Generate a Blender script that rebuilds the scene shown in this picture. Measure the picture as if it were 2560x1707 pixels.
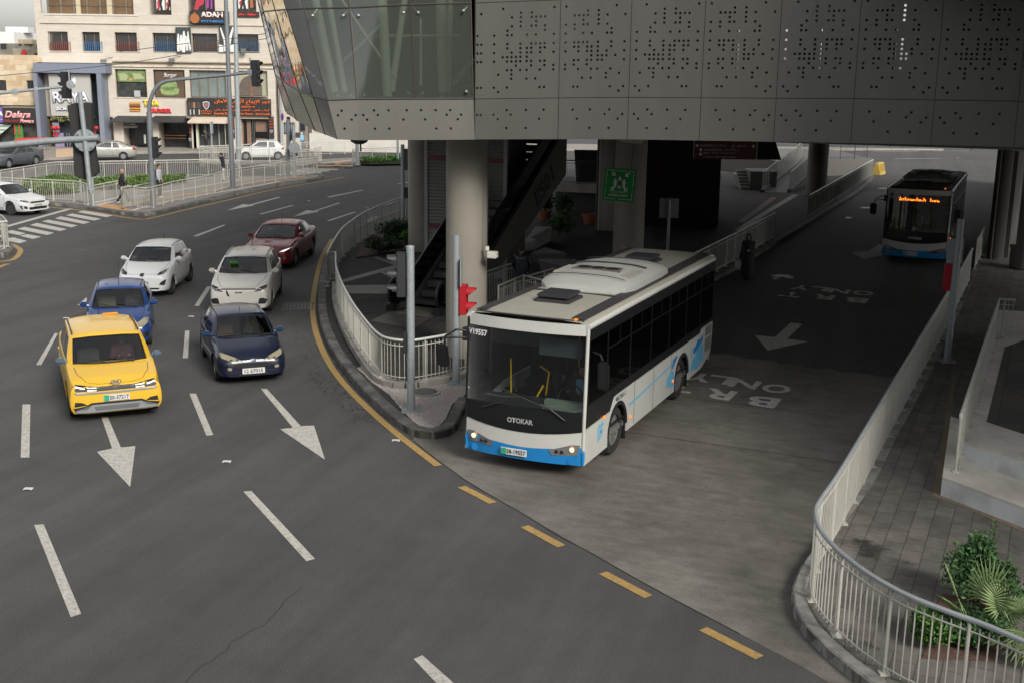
import bpy, bmesh, math, random
from mathutils import Vector, Matrix
from mathutils.bvhtree import BVHTree
R=math.radians
SC=bpy.context.scene
for o in list(bpy.data.objects): bpy.data.objects.remove(o)
COL=SC.collection
# ---------------------------------------------------------------- camera
CF,CP,CR,CH=2970.0,.23,.0133,7.42          # focal length in photo pixels, pitch, roll, height in metres
fw=Vector((0,math.cos(CP),-math.sin(CP))); _rt=Vector((1,0,0)); _up=_rt.cross(fw)
rt=math.cos(CR)*_rt+math.sin(CR)*_up; up=-math.sin(CR)*_rt+math.cos(CR)*_up
CO=Vector((0,0,CH))
cd=bpy.data.cameras.new('camera'); cam=bpy.data.objects.new('camera',cd); COL.objects.link(cam)
cam.matrix_world=Matrix(((rt.x,up.x,-fw.x,0),(rt.y,up.y,-fw.y,0),(rt.z,up.z,-fw.z,CH),(0,0,0,1)))
cd.sensor_width=36; cd.lens=CF/2560*36; cd.clip_end=3000; cd.clip_start=.1
SC.camera=cam
# ---------------------------------------------------------------- world, sun, exposure
SUN_EL,SUN_AZ=R(33),R(148)                 # azimuth clockwise from +y: sun behind the camera, a little left
w=bpy.data.worlds.new('World'); SC.world=w; w.use_nodes=True
nt=w.node_tree; bg=nt.nodes['Background']
sky=nt.nodes.new('ShaderNodeTexSky'); sky.sky_type='NISHITA'; sky.sun_disc=False
sky.sun_elevation=SUN_EL; sky.sun_rotation=SUN_AZ; sky.dust_density=2.2; sky.air_density=1.2; sky.ozone_density=1
hs=nt.nodes.new('ShaderNodeHueSaturation'); hs.inputs['Saturation'].default_value=.16
nt.links.new(sky.outputs[0],hs.inputs['Color']); nt.links.new(hs.outputs[0],bg.inputs[0])
bg.inputs[1].default_value=.1
sl=bpy.data.lights.new('sun','SUN'); sl.energy=2.15; sl.angle=R(20); sl.color=(1,.95,.87)
sun=bpy.data.objects.new('sun',sl); COL.objects.link(sun)
_d=Vector((math.sin(SUN_AZ)*math.cos(SUN_EL),math.cos(SUN_AZ)*math.cos(SUN_EL),math.sin(SUN_EL)))
sun.rotation_euler=_d.to_track_quat('Z','Y').to_euler(); sun.location=(-20,-20,30)
vs=SC.view_settings; SC.display_settings.display_device='sRGB'
vs.view_transform='Standard'; vs.look='None'; vs.gamma=1; vs.exposure=0.83
SC.cycles.max_bounces=6; SC.cycles.diffuse_bounces=3; SC.cycles.transparent_max_bounces=10; SC.cycles.glossy_bounces=3
# ---------------------------------------------------------------- where a photo pixel meets a real plane
def ray(u,v): return fw+rt*((u-1280)/CF)-up*((v-853.5)/CF)
def G(u,v,z=0.0):
    d=ray(u,v); return CO+d*((z-CH)/d.z)
def AY(u,v,Y):
    d=ray(u,v); return CO+d*(Y/d.y)
def onpl(u,v,P,n):
    d=ray(u,v); return CO+d*((Vector(P)-CO).dot(n)/d.dot(n))
def zat(base,v):                            # height over a ground point that the photo row v shows
    b=Vector(base)
    lo,hi=-2.0,40.0
    for _ in range(45):
        m=(lo+hi)/2; q=Vector((b.x,b.y,m))-CO
        vv=853.5-CF*q.dot(up)/q.dot(fw)
        if vv>v: lo=m
        else: hi=m
    return lo
LA=Vector((math.sin(R(24.2)),math.cos(R(24.2)),0)); LR=Vector((LA.y,-LA.x,0))   # along the bus lane, to its right
# ---------------------------------------------------------------- materials
def S(r,g,b):
    f=lambda c:(c/255/12.92) if c/255<=.04045 else ((c/255+.055)/1.055)**2.4
    return (f(r),f(g),f(b))
MC={}
def M(name,col,rough=.6,metal=0,var=0,scale=3.0,bump=0,bscale=40,coat=0,emit=None,estr=1,stretch=None,spec=.5,dirt=None,dscale=.7,damt=.5):
    if name in MC: return MC[name]
    m=bpy.data.materials.new(name); m.use_nodes=True; t=m.node_tree; N=t.nodes; Lk=t.links
    b=N['Principled BSDF']; c4=(*col,1)
    b.inputs['Base Color'].default_value=c4; b.inputs['Roughness'].default_value=rough; b.inputs['Metallic'].default_value=metal
    b.inputs['Specular IOR Level'].default_value=spec
    if coat: b.inputs['Coat Weight'].default_value=coat; b.inputs['Coat Roughness'].default_value=.06
    if emit: b.inputs['Emission Color'].default_value=(*emit,1); b.inputs['Emission Strength'].default_value=estr
    if var or bump or dirt:
        tc=N.new('ShaderNodeTexCoord'); mp=N.new('ShaderNodeMapping'); Lk.new(tc.outputs['Object'],mp.inputs[0])
        if stretch: mp.inputs['Scale'].default_value=stretch
    if var or dirt:
        n=N.new('ShaderNodeTexNoise'); n.inputs['Scale'].default_value=scale; n.inputs['Detail'].default_value=6; n.inputs['Roughness'].default_value=.65
        Lk.new(mp.outputs[0],n.inputs['Vector'])
        r=N.new('ShaderNodeMapRange'); r.inputs[1].default_value=.3; r.inputs[2].default_value=.7; r.inputs[3].default_value=1-var; r.inputs[4].default_value=1+var
        Lk.new(n.outputs[0],r.inputs[0])
        mx=N.new('ShaderNodeMix'); mx.data_type='RGBA'; mx.blend_type='MULTIPLY'; mx.inputs[0].default_value=1; mx.inputs[6].default_value=c4
        Lk.new(r.outputs[0],mx.inputs[7]); out=mx.outputs[2]
        if dirt:
            n2=N.new('ShaderNodeTexNoise'); n2.inputs['Scale'].default_value=dscale; n2.inputs['Detail'].default_value=8; Lk.new(mp.outputs[0],n2.inputs['Vector'])
            r2=N.new('ShaderNodeMapRange'); r2.inputs[1].default_value=.48; r2.inputs[2].default_value=.7; r2.inputs[3].default_value=0; r2.inputs[4].default_value=damt; Lk.new(n2.outputs[0],r2.inputs[0])
            m2=N.new('ShaderNodeMix'); m2.data_type='RGBA'; Lk.new(r2.outputs[0],m2.inputs[0]); Lk.new(out,m2.inputs[6]); m2.inputs[7].default_value=(*dirt,1); out=m2.outputs[2]
        Lk.new(out,b.inputs['Base Color'])
    if bump:
        n3=N.new('ShaderNodeTexNoise'); n3.inputs['Scale'].default_value=bscale; n3.inputs['Detail'].default_value=4; Lk.new(mp.outputs[0],n3.inputs['Vector'])
        bp=N.new('ShaderNodeBump'); bp.inputs['Strength'].default_value=bump; bp.inputs['Distance'].default_value=.02
        Lk.new(n3.outputs[0],bp.inputs['Height']); Lk.new(bp.outputs[0],b.inputs['Normal'])
    MC[name]=m; return m
def mglass(name,tint=(.25,.3,.3),refl=1.0,rough=.02,base=.03,body=None):
    if name in MC: return MC[name]
    m=bpy.data.materials.new(name); m.use_nodes=True; t=m.node_tree; N=t.nodes; N.clear()
    o=N.new('ShaderNodeOutputMaterial'); tr=N.new('ShaderNodeBsdfTransparent'); tr.inputs[0].default_value=(*tint,1)
    g=N.new('ShaderNodeBsdfGlossy'); g.inputs['Roughness'].default_value=rough; g.inputs[0].default_value=(refl,refl,refl,1)
    fr=N.new('ShaderNodeFresnel'); fr.inputs[0].default_value=1.5
    mr=N.new('ShaderNodeMath'); mr.operation='MULTIPLY_ADD'; mr.inputs[1].default_value=1.3; mr.inputs[2].default_value=base; mr.use_clamp=True
    mx=N.new('ShaderNodeMixShader'); t.links.new(fr.outputs[0],mr.inputs[0]); t.links.new(mr.outputs[0],mx.inputs[0])
    src=tr.outputs[0]
    if body:
        d=N.new('ShaderNodeBsdfDiffuse'); d.inputs[0].default_value=(*body[:3],1); m2=N.new('ShaderNodeMixShader'); m2.inputs[0].default_value=body[3]
        t.links.new(tr.outputs[0],m2.inputs[1]); t.links.new(d.outputs[0],m2.inputs[2]); src=m2.outputs[0]
    t.links.new(src,mx.inputs[1]); t.links.new(g.outputs[0],mx.inputs[2]); t.links.new(mx.outputs[0],o.inputs[0])
    MC[name]=m; return m
# ---------------------------------------------------------------- mesh builder
def V(*a): return Vector(a)
class MB:
    def __init__(s): s.v=[]; s.f=[]
    def add(s,vs,fs):
        n=len(s.v); s.v+=[tuple(x) for x in vs]; s.f+=[tuple(i+n for i in f) for f in fs]; return s
    def box(s,c,sz,rz=0,ax=None):
        c=Vector(c); hx,hy,hz=sz[0]/2,sz[1]/2,sz[2]/2
        if ax: X,Y,Z=ax
        else: X=V(math.cos(rz),math.sin(rz),0); Y=V(-math.sin(rz),math.cos(rz),0); Z=V(0,0,1)
        p=[c+X*(i*hx)+Y*(j*hy)+Z*(k*hz) for k in (-1,1) for j in (-1,1) for i in (-1,1)]
        return s.add(p,[(0,2,3,1),(4,5,7,6),(0,1,5,4),(2,6,7,3),(0,4,6,2),(1,3,7,5)])
    def cyl(s,p,q,r,r2=None,n=12,cap=True):
        p=Vector(p); q=Vector(q); r2=r if r2 is None else r2; d=(q-p).normalized()
        a=d.cross(V(0,0,1)); a=a.normalized() if a.length>1e-4 else V(1,0,0); b=d.cross(a)
        vs=[]
        for c,rr in ((p,r),(q,r2)): vs+=[c+(a*math.cos(2*math.pi*i/n)+b*math.sin(2*math.pi*i/n))*rr for i in range(n)]
        fs=[(i,(i+1)%n,n+(i+1)%n,n+i) for i in range(n)]
        if cap: fs+=[tuple(range(n))[::-1],tuple(range(n,2*n))]
        return s.add(vs,fs)
    def tube(s,pts,r,n=8,cap=True):
        pts=[Vector(p) for p in pts]; m=len(pts); rs=r if isinstance(r,(list,tuple)) else [r]*m
        vs=[]; pa=None
        for i,p in enumerate(pts):
            d=(pts[min(i+1,m-1)]-pts[max(i-1,0)]); d=d.normalized() if d.length>1e-9 else V(0,0,1)
            if pa is None: a=d.cross(V(0,0,1)); a=a.normalized() if a.length>1e-3 else V(1,0,0)
            else: a=(pa-d*pa.dot(d)); a=a.normalized() if a.length>1e-6 else V(1,0,0)
            pa=a; b=d.cross(a)
            vs+=[p+(a*math.cos(2*math.pi*k/n)+b*math.sin(2*math.pi*k/n))*rs[i] for k in range(n)]
        fs=[(i*n+k,i*n+(k+1)%n,(i+1)*n+(k+1)%n,(i+1)*n+k) for i in range(m-1) for k in range(n)]
        if cap: fs+=[tuple(range(n))[::-1],tuple(range((m-1)*n,m*n))]
        return s.add(vs,fs)
    def prism(s,poly,z0,z1):
        n=len(poly); vs=[(p[0],p[1],z0) for p in poly]+[(p[0],p[1],z1) for p in poly]
        return s.add(vs,[tuple(range(n))[::-1],tuple(range(n,2*n))]+[(i,(i+1)%n,n+(i+1)%n,n+i) for i in range(n)])
    def ext(s,poly,d):                      # any planar 3D polygon pushed along d
        n=len(poly); d=Vector(d); P=[Vector(p) for p in poly]; vs=P+[p+d for p in P]
        return s.add(vs,[tuple(range(n))[::-1],tuple(range(n,2*n))]+[(i,(i+1)%n,n+(i+1)%n,n+i) for i in range(n)])
    def lathe(s,prof,c,n=24,ax=None):       # prof: (radius, height)
        c=Vector(c); X,Y,Z=ax or (V(1,0,0),V(0,1,0),V(0,0,1)); vs=[]
        for r,h in prof: vs+=[c+(X*math.cos(2*math.pi*k/n)+Y*math.sin(2*math.pi*k/n))*r+Z*h for k in range(n)]
        m=len(prof); fs=[(i*n+k,i*n+(k+1)%n,(i+1)*n+(k+1)%n,(i+1)*n+k) for i in range(m-1) for k in range(n)]
        fs+=[tuple(range(n))[::-1],tuple(range((m-1)*n,m*n))]
        return s.add(vs,fs)
    def sph(s,c,r,n=10,sc=(1,1,1)):
        c=Vector(c); prof=[(math.sin(math.pi*i/n),-math.cos(math.pi*i/n)) for i in range(n+1)]
        k=len(s.v); s.lathe([(max(a,.001)*r,b*r) for a,b in prof],(0,0,0),n=max(8,n))
        for i in range(k,len(s.v)): x=s.v[i]; s.v[i]=(c.x+x[0]*sc[0],c.y+x[1]*sc[1],c.z+x[2]*sc[2])
        return s
    def build(s,name,mat,parent=None,smooth=False,bevel=0,ang=40,origin=None,fix=True):
        me=bpy.data.meshes.new(name)
        vs=s.v
        if origin is not None: ox=Vector(origin); vs=[(x[0]-ox.x,x[1]-ox.y,x[2]-ox.z) for x in vs]
        me.from_pydata(vs,[],s.f); me.update()
        bm=bmesh.new(); bm.from_mesh(me)
        if fix:
            bmesh.ops.remove_doubles(bm,verts=bm.verts,dist=1e-5); bmesh.ops.recalc_face_normals(bm,faces=bm.faces)
        if bevel:
            es=[e for e in bm.edges if len(e.link_faces)==2 and e.calc_face_angle(0)>R(30)]
            bmesh.ops.bevel(bm,geom=es,offset=bevel,segments=2,affect='EDGES',clamp_overlap=True)
        bm.to_mesh(me); bm.free()
        if mat: me.materials.append(mat)
        if smooth or bevel:
            me.shade_smooth(); me.set_sharp_from_angle(angle=R(ang))
        o=bpy.data.objects.new(name,me); COL.objects.link(o)
        if origin is not None: o.location=ox
        if parent: o.parent=parent
        return o
def tag(o,label=None,cat=None,group=None,kind=None):
    if label: o['label']=label
    if cat: o['category']=cat
    if group: o['group']=group
    if kind: o['kind']=kind
    return o
def thing(name,label,cat,loc=(0,0,0),rz=0,group=None):
    o=bpy.data.objects.new(name,None); COL.objects.link(o); o.location=loc; o.rotation_euler=(0,0,rz); o.empty_display_size=.2
    return tag(o,label,cat,group)
def dup(o,parent=None,loc=None,rz=None,label=None):
    c=o.copy(); COL.objects.link(c); c.parent=parent
    if loc is not None: c.location=loc
    if rz is not None: c.rotation_euler=(0,0,rz)
    if label: c['label']=label
    for ch in list(o.children): dup(ch,c)
    return c
def struct(mb,name,mat,**k): return tag(mb.build(name,mat,**k),kind='structure')
def cat(pts,n=6,closed=False):              # Catmull-Rom through points
    P=[Vector(p) for p in pts]; out=[]; m=len(P)
    rg=range(m) if closed else range(m-1)
    for i in rg:
        p0=P[(i-1)%m] if closed or i>0 else P[i]*2-P[i+1]; p1=P[i]; p2=P[(i+1)%m]; p3=P[(i+2)%m] if closed or i+2<m else P[i+1]*2-P[i]
        for k in range(n):
            t=k/n; out.append(.5*((2*p1)+(p2-p0)*t+(2*p0-5*p1+4*p2-p3)*t*t+(3*p1-p0-3*p2+p3)*t**3))
    if not closed: out.append(P[-1])
    return out
def interp(keys,x):
    if x<=keys[0][0]: return keys[0][1]
    for (a,b),(c,d) in zip(keys,keys[1:]):
        if x<=c: t=(x-a)/(c-a); return b+(d-b)*t
    return keys[-1][1]
def sm(keys,x):                             # smooth (monotone cubic-ish) interpolation
    n=len(keys)
    if x<=keys[0][0]: return keys[0][1]
    if x>=keys[-1][0]: return keys[-1][1]
    for i in range(n-1):
        if x<=keys[i+1][0]:
            x0,y0=keys[i]; x1,y1=keys[i+1]; h=x1-x0; d=(y1-y0)/h
            def sl(j):
                if j<=0 or j>=n-1: return d
                a=(keys[j][1]-keys[j-1][1])/(keys[j][0]-keys[j-1][0]); b=(keys[j+1][1]-keys[j][1])/(keys[j+1][0]-keys[j][0])
                return 0 if a*b<=0 else 2*a*b/(a+b)
            m0,m1=sl(i),sl(i+1); t=(x-x0)/h
            return y0*(2*t**3-3*t*t+1)+m0*h*(t**3-2*t*t+t)+y1*(3*t*t-2*t**3)+m1*h*(t**3-t*t)
# ---------------------------------------------------------------- lettering
AR={'ا':(0xFE8D,2),'أ':(0xFE83,2),'إ':(0xFE87,2),'ب':(0xFE8F,4),'ت':(0xFE95,4),'ج':(0xFE9D,4),'خ':(0xFEA5,4),'د':(0xFEA9,2),'ذ':(0xFEAB,2),'ر':(0xFEAD,2),
 'س':(0xFEB1,4),'ش':(0xFEB5,4),'ص':(0xFEB9,4),'ض':(0xFEBD,4),'ط':(0xFEC1,4),'ع':(0xFEC9,4),'ف':(0xFED1,4),'ق':(0xFED5,4),'ك':(0xFED9,4),'ل':(0xFEDD,4),'م':(0xFEE1,4),
 'ن':(0xFEE5,4),'ه':(0xFEE9,4),'ة':(0xFE93,2),'و':(0xFEED,2),'ي':(0xFEF1,4),'ى':(0xFEEF,2),'ح':(0xFEA1,4),'ز':(0xFEAF,2),'ﻻ':(0xFEFB,2),'ﻷ':(0xFEF7,2),'ﻹ':(0xFEF9,2)}
def ar(s):
    s=s.replace('لا','ﻻ').replace('لأ','ﻷ').replace('لإ','ﻹ')
    out=[]
    for i,c in enumerate(s):
        if c not in AR: out.append(c); continue
        b,n=AR[c]; pv=i>0 and s[i-1] in AR and AR[s[i-1]][1]==4; nx=n==4 and i+1<len(s) and s[i+1] in AR
        out.append(chr(b+(3 if pv and nx else 2 if nx else 1 if pv else 0)))
    return ''.join(out[::-1])
def txt(s,name,mat,O,X,Y,w,h,parent=None,depth=.01,bold=0,shear=0):
    """lettering fitted into a w x h box: O lower-left corner, X reading direction, Y up"""
    c=bpy.data.curves.new(name,'FONT'); c.body=s; c.extrude=0; c.offset=bold; c.shear=shear; c.resolution_u=3
    o=bpy.data.objects.new(name,c); COL.objects.link(o)
    bpy.context.view_layer.update()
    me=bpy.data.meshes.new_from_object(o.evaluated_get(bpy.context.evaluated_depsgraph_get()))
    bpy.data.objects.remove(o); bpy.data.curves.remove(c)
    if not me.vertices: return None
    xs=[v.co.x for v in me.vertices]; ys=[v.co.y for v in me.vertices]
    x0,x1,y0,y1=min(xs),max(xs),min(ys),max(ys); X=Vector(X).normalized(); Y=Vector(Y).normalized(); O=Vector(O); Z=X.cross(Y)
    for v in me.vertices: v.co=O+X*((v.co.x-x0)/(x1-x0)*w)+Y*((v.co.y-y0)/max(y1-y0,1e-6)*h)+Z*depth
    if depth>.004:
        bm=bmesh.new(); bm.from_mesh(me); r=bmesh.ops.extrude_face_region(bm,geom=bm.faces[:])
        for g in r['geom']:
            if isinstance(g,bmesh.types.BMVert): g.co-=Z*(depth+.002)
        bmesh.ops.recalc_face_normals(bm,faces=bm.faces); bm.to_mesh(me); bm.free()
    me.name=name; me.materials.clear(); me.materials.append(mat)
    o=bpy.data.objects.new(name,me); COL.objects.link(o)
    if parent: o.parent=parent
    return o
# ---------------------------------------------------------------- common materials
white=M('white_marking_paint',(.44,.42,.38),.8,var=.22,scale=9,dirt=(.10,.10,.10),dscale=22,damt=.5)
yellow=M('yellow_marking_paint',(.36,.23,.07),.8,var=.2,scale=8,dirt=(.12,.11,.09),dscale=20,damt=.6)
galv=M('galvanised_steel',(.30,.33,.34),.5,metal=.3,var=.16,scale=18)
cream=M('cream_painted_steel',(.42,.41,.365),.5,var=.08,scale=5)
black=M('black_plastic',(.012,.012,.013),.45)
rubber=M('tyre_rubber',(.018,.018,.018),.85,var=.2,scale=8)
darkm=M('dark_metal',(.05,.05,.055),.5)
chrome=M('chrome',(.6,.6,.6),.15,metal=1)
# ================================================================ GROUND
def nodes(name):
    m=bpy.data.materials.new(name); m.use_nodes=True; MC[name]=m; return m,m.node_tree,m.node_tree.nodes,m.node_tree.links
def noise(N,Lk,vec,sc,det=5,rough=.6):
    n=N.new('ShaderNodeTexNoise'); n.inputs['Scale'].default_value=sc; n.inputs['Detail'].default_value=det; n.inputs['Roughness'].default_value=rough; Lk.new(vec,n.inputs['Vector']); return n.outputs[0]
def mrange(N,Lk,x,a,b,c,d):
    r=N.new('ShaderNodeMapRange'); Lk.new(x,r.inputs[0])
    for i,k in enumerate((a,b,c,d)): r.inputs[i+1].default_value=k
    return r.outputs[0]
def mixc(N,Lk,f,a,b,blend='MIX'):
    m=N.new('ShaderNodeMix'); m.data_type='RGBA'; m.blend_type=blend
    for i,x in ((0,f),(6,a),(7,b)):
        if isinstance(x,(int,float)): m.inputs[i].default_value=x
        elif isinstance(x,tuple): m.inputs[i].default_value=(*x,1)
        else: Lk.new(x,m.inputs[i])
    return m.outputs[2]
def mapped(N,Lk,rz=0,sc=(1,1,1)):
    tc=N.new('ShaderNodeTexCoord'); mp=N.new('ShaderNodeMapping'); mp.inputs['Rotation'].default_value=(0,0,rz); mp.inputs['Scale'].default_value=sc
    m0=N.new('ShaderNodeMapping'); m0.inputs['Rotation'].default_value=(0,0,rz); Lk.new(tc.outputs['Object'],m0.inputs[0]); mp.inputs['Rotation'].default_value=(0,0,0)
    Lk.new(m0.outputs[0],mp.inputs[0]); return mp.outputs[0]
def asphalt(name,base,cool):
    m,t,N,Lk=nodes(name); b=N['Principled BSDF']; b.inputs['Roughness'].default_value=.82; b.inputs['Specular IOR Level'].default_value=.3
    v=mapped(N,Lk)
    big=mrange(N,Lk,noise(N,Lk,v,.13,6,.6),.35,.65,.88,1.12)
    mid=mrange(N,Lk,noise(N,Lk,v,1.6,6,.7),.3,.7,.92,1.08)
    trk=mapped(N,Lk,R(18),(1.1,.07,1)); tr2=mrange(N,Lk,noise(N,Lk,trk,1.0,5,.65),.35,.65,.86,1.12); big=mixc(N,Lk,1.0,big,tr2,'MULTIPLY')
    fine=mrange(N,Lk,noise(N,Lk,v,45,2,.8),.35,.7,.72,1.4)
    c=mixc(N,Lk,1.0,base,big,'MULTIPLY'); c=mixc(N,Lk,1.0,c,mid,'MULTIPLY'); c=mixc(N,Lk,1.0,c,fine,'MULTIPLY')
    vo=N.new('ShaderNodeTexVoronoi'); vo.inputs['Scale'].default_value=26; Lk.new(v,vo.inputs['Vector'])
    sp=mrange(N,Lk,vo.outputs['Distance'],.03,.10,.55,0); c=mixc(N,Lk,sp,c,(.16,.15,.14))
    s=mrange(N,Lk,noise(N,Lk,v,.45,8,.75),.56,.72,0,.22); c=mixc(N,Lk,s,c,cool)
    # hairline cracks
    dv=N.new('ShaderNodeTexVoronoi'); dv.feature='DISTANCE_TO_EDGE'; dv.inputs['Scale'].default_value=.11
    wv=N.new('ShaderNodeMixRGB'); wv.inputs[0].default_value=.06; nz=N.new('ShaderNodeTexNoise'); nz.inputs['Scale'].default_value=1.5; nz.inputs['Detail'].default_value=6; Lk.new(v,nz.inputs['Vector'])
    ad=N.new('ShaderNodeVectorMath'); ad.operation='SCALE'; ad.inputs[3].default_value=2.0; Lk.new(nz.outputs[1],ad.inputs[0])
    a2=N.new('ShaderNodeVectorMath'); Lk.new(v,a2.inputs[0]); Lk.new(ad.outputs[0],a2.inputs[1]); Lk.new(a2.outputs[0],dv.inputs['Vector'])
    cr=mrange(N,Lk,dv.outputs['Distance'],.0006,.0022,.75,0)
    gate=mrange(N,Lk,noise(N,Lk,v,.12,2,.5),.66,.7,0,1); mm=N.new('ShaderNodeMath'); mm.operation='MULTIPLY'; Lk.new(cr,mm.inputs[0]); Lk.new(gate,mm.inputs[1])
    c=mixc(N,Lk,mm.outputs[0],c,(.012,.012,.012))
    Lk.new(c,b.inputs['Base Color'])
    bp=N.new('ShaderNodeBump'); bp.inputs['Strength'].default_value=.35; bp.inputs['Distance'].default_value=.01; Lk.new(noise(N,Lk,v,70,3,.7),bp.inputs['Height']); Lk.new(bp.outputs[0],b.inputs['Normal'])
    return m
asph=asphalt('asphalt',(.068,.0665,.066),(.055,.054,.053))
m,t,N,Lk=nodes('concrete_lane'); slabm=m; b=N['Principled BSDF']; b.inputs['Specular IOR Level'].default_value=.22
v=mapped(N,Lk,-R(65.8)); 
tc=N.new('ShaderNodeMapping'); tc.inputs['Scale'].default_value=(1.6,.6,1); Lk.new(v,tc.inputs[0])
st=noise(N,Lk,tc.outputs[0],2.2,8,.8); c=mixc(N,Lk,1.0,(.140,.131,.116),mrange(N,Lk,st,.3,.7,.72,1.25),'MULTIPLY')
c=mixc(N,Lk,1.0,c,mrange(N,Lk,noise(N,Lk,v,.30,7,.7),.35,.7,1.22,.60),'MULTIPLY')
c=mixc(N,Lk,mrange(N,Lk,noise(N,Lk,v,.8,9,.7),.60,.70,0,.5),c,(.045,.043,.04))
wv_=N.new('ShaderNodeTexWave'); wv_.wave_type='BANDS'; wv_.bands_direction='X'; wv_.inputs['Scale'].default_value=.95; wv_.inputs['Distortion'].default_value=1.2; wv_.inputs['Detail'].default_value=3; Lk.new(v,wv_.inputs['Vector']); c=mixc(N,Lk,1.0,c,mrange(N,Lk,wv_.outputs[1],0,1,.975,1.02),'MULTIPLY')
c=mixc(N,Lk,1.0,c,mrange(N,Lk,noise(N,Lk,v,40,2,.8),.3,.7,.8,1.25),'MULTIPLY')
Lk.new(c,b.inputs['Base Color']); Lk.new(mrange(N,Lk,noise(N,Lk,v,.25,5,.6),.46,.62,.78,.48),b.inputs['Roughness'])
bp=N.new('ShaderNodeBump'); bp.inputs['Strength'].default_value=.3; bp.inputs['Distance'].default_value=.008; Lk.new(st,bp.inputs['Height']); Lk.new(bp.outputs[0],b.inputs['Normal'])
def tiles(name,c1,c2,mortar,bw,rh,rz=-R(65.8),rough=.7,msz=.012,stain=(.02,.02,.02),stamt=.6,var=.16):
    m,t,N,Lk=nodes(name); b=N['Principled BSDF']; b.inputs['Roughness'].default_value=rough; b.inputs['Specular IOR Level'].default_value=.22
    v=mapped(N,Lk,rz); br=N.new('ShaderNodeTexBrick'); Lk.new(v,br.inputs['Vector']); br.inputs['Scale'].default_value=1
    br.inputs['Brick Width'].default_value=bw; br.inputs['Row Height'].default_value=rh; br.inputs['Mortar Size'].default_value=msz; br.inputs['Mortar Smooth'].default_value=.3
    br.inputs['Color1'].default_value=(*c1,1); br.inputs['Color2'].default_value=(*c2,1); br.inputs['Mortar'].default_value=(*mortar,1)
    c=mixc(N,Lk,1.0,br.outputs[0],mrange(N,Lk,noise(N,Lk,v,2.2,7,.7),.3,.7,1-var,1+var),'MULTIPLY')
    c=mixc(N,Lk,mrange(N,Lk,noise(N,Lk,v,.7,8,.7),.6,.68,0,stamt),c,stain); Lk.new(c,b.inputs['Base Color'])
    bp=N.new('ShaderNodeBump'); bp.inputs['Strength'].default_value=.5; bp.inputs['Distance'].default_value=.008; bp.invert=True; Lk.new(br.outputs['Fac'],bp.inputs['Height']); Lk.new(bp.outputs[0],b.inputs['Normal'])
    return m
pave=tiles('pavement_tiles',(.150,.140,.126),(.112,.106,.098),(.075,.070,.064),.50,.30,msz=.010,stain=(.022,.021,.02),stamt=.8,var=.3)
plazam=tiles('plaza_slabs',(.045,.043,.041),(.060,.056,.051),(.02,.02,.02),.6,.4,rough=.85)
islm=tiles('island_pavers',(.20,.19,.175),(.25,.235,.215),(.12,.115,.105),.24,.12,rz=0,msz=.008,stain=(.12,.11,.10))
kerbm=M('kerb_stone',(.085,.082,.076),.85,var=.3,scale=5,bump=.4,bscale=14,dirt=(.26,.25,.23),dscale=2.2,damt=.55)
kerbl=M('light_kerb_stone',(.24,.235,.22),.85,var=.25,scale=6,bump=.4,bscale=14,dirt=(.07,.065,.06),dscale=1.6,damt=.75)
conc=M('light_concrete',(.34,.32,.29),.8,var=.15,scale=4,dirt=(.14,.12,.10),dscale=1.2,damt=.6)
paleconc=M('pale_concrete',(.60,.62,.64),.75,var=.10,scale=4,dirt=(.26,.23,.19),dscale=1.5,damt=.5)

g=MB(); g.add([(-500,-60,0),(500,-60,0),(500,900,0),(-500,900,0)],[(0,1,2,3)]); struct(g,'ground',asph)

def PX(l,z=0): return [G(u,v_,z) for u,v_ in l]
# concrete bus lane slab
seam=[(1028.5,1099),(1143,1186),(1306,1284),(1469,1377),(1632.6,1469),(1850,1583.6),(2002.7,1665),(2120,1735)]
K1=[(1010,530),(975,542),(920,563),(870,590),(835,618),(812,650),(804,684),(799,709),(795.5,757.5),(799,802),(811,847),(833,892),(862,933),(898,978),(943,1023),(984,1060),(1017,1084),(1049,1096),(1090,1098),(1123,1090),(1143,1074),(1155,1045),(1175,1010)]
K1b=[(1786,705),(1892,642),(1989,585.6),(2086,524),(2150,483),(2181,452),(2181,438)]
K2=[(2390,771),(2344,868),(2275,1003),(2215,1110),(2160,1215),(2105,1290),(2060,1350),(2030.5,1394),(1998,1442.5),(1979,1491),(1980,1526.6),(1995,1565.5),(2017.6,1598),(2069,1649.5),(2134,1704.5),(2230,1775)]
k1=PX(K1); k1b=PX(K1b); k2=PX(K2)
farR=k2[0]+LA*60; 
slab=PX(seam)+[k2[-1]+V(.1,.1,0)]+[p+LR*.3 for p in k2[::-1]]+[farR+LR*.3]+[G(2470,440)]+[G(2181,436)-LR*.3]+[p-LR*.3 for p in k1b[::-1]]+[k1[-1]-LR*.3,G(1120,1040),G(1060,1075)]
m_=MB(); m_.add([(p.x,p.y,.004) for p in slab],[tuple(range(len(slab)))]); struct(m_,'bus_lane',slabm)
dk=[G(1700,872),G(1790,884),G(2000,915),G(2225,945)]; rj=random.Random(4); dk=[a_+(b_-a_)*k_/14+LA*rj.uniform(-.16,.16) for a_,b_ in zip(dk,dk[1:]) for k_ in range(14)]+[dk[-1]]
dpoly=[k1b[0]-LA*7.5-LR*.3,*dk,*[p+LR*.2 for p in k2[::-1] if p.y>G(2225,945).y],farR+LR*.3,G(2470,440),G(2181,436)-LR*.3]+[p-LR*.3 for p in k1b[::-1]]
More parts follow.
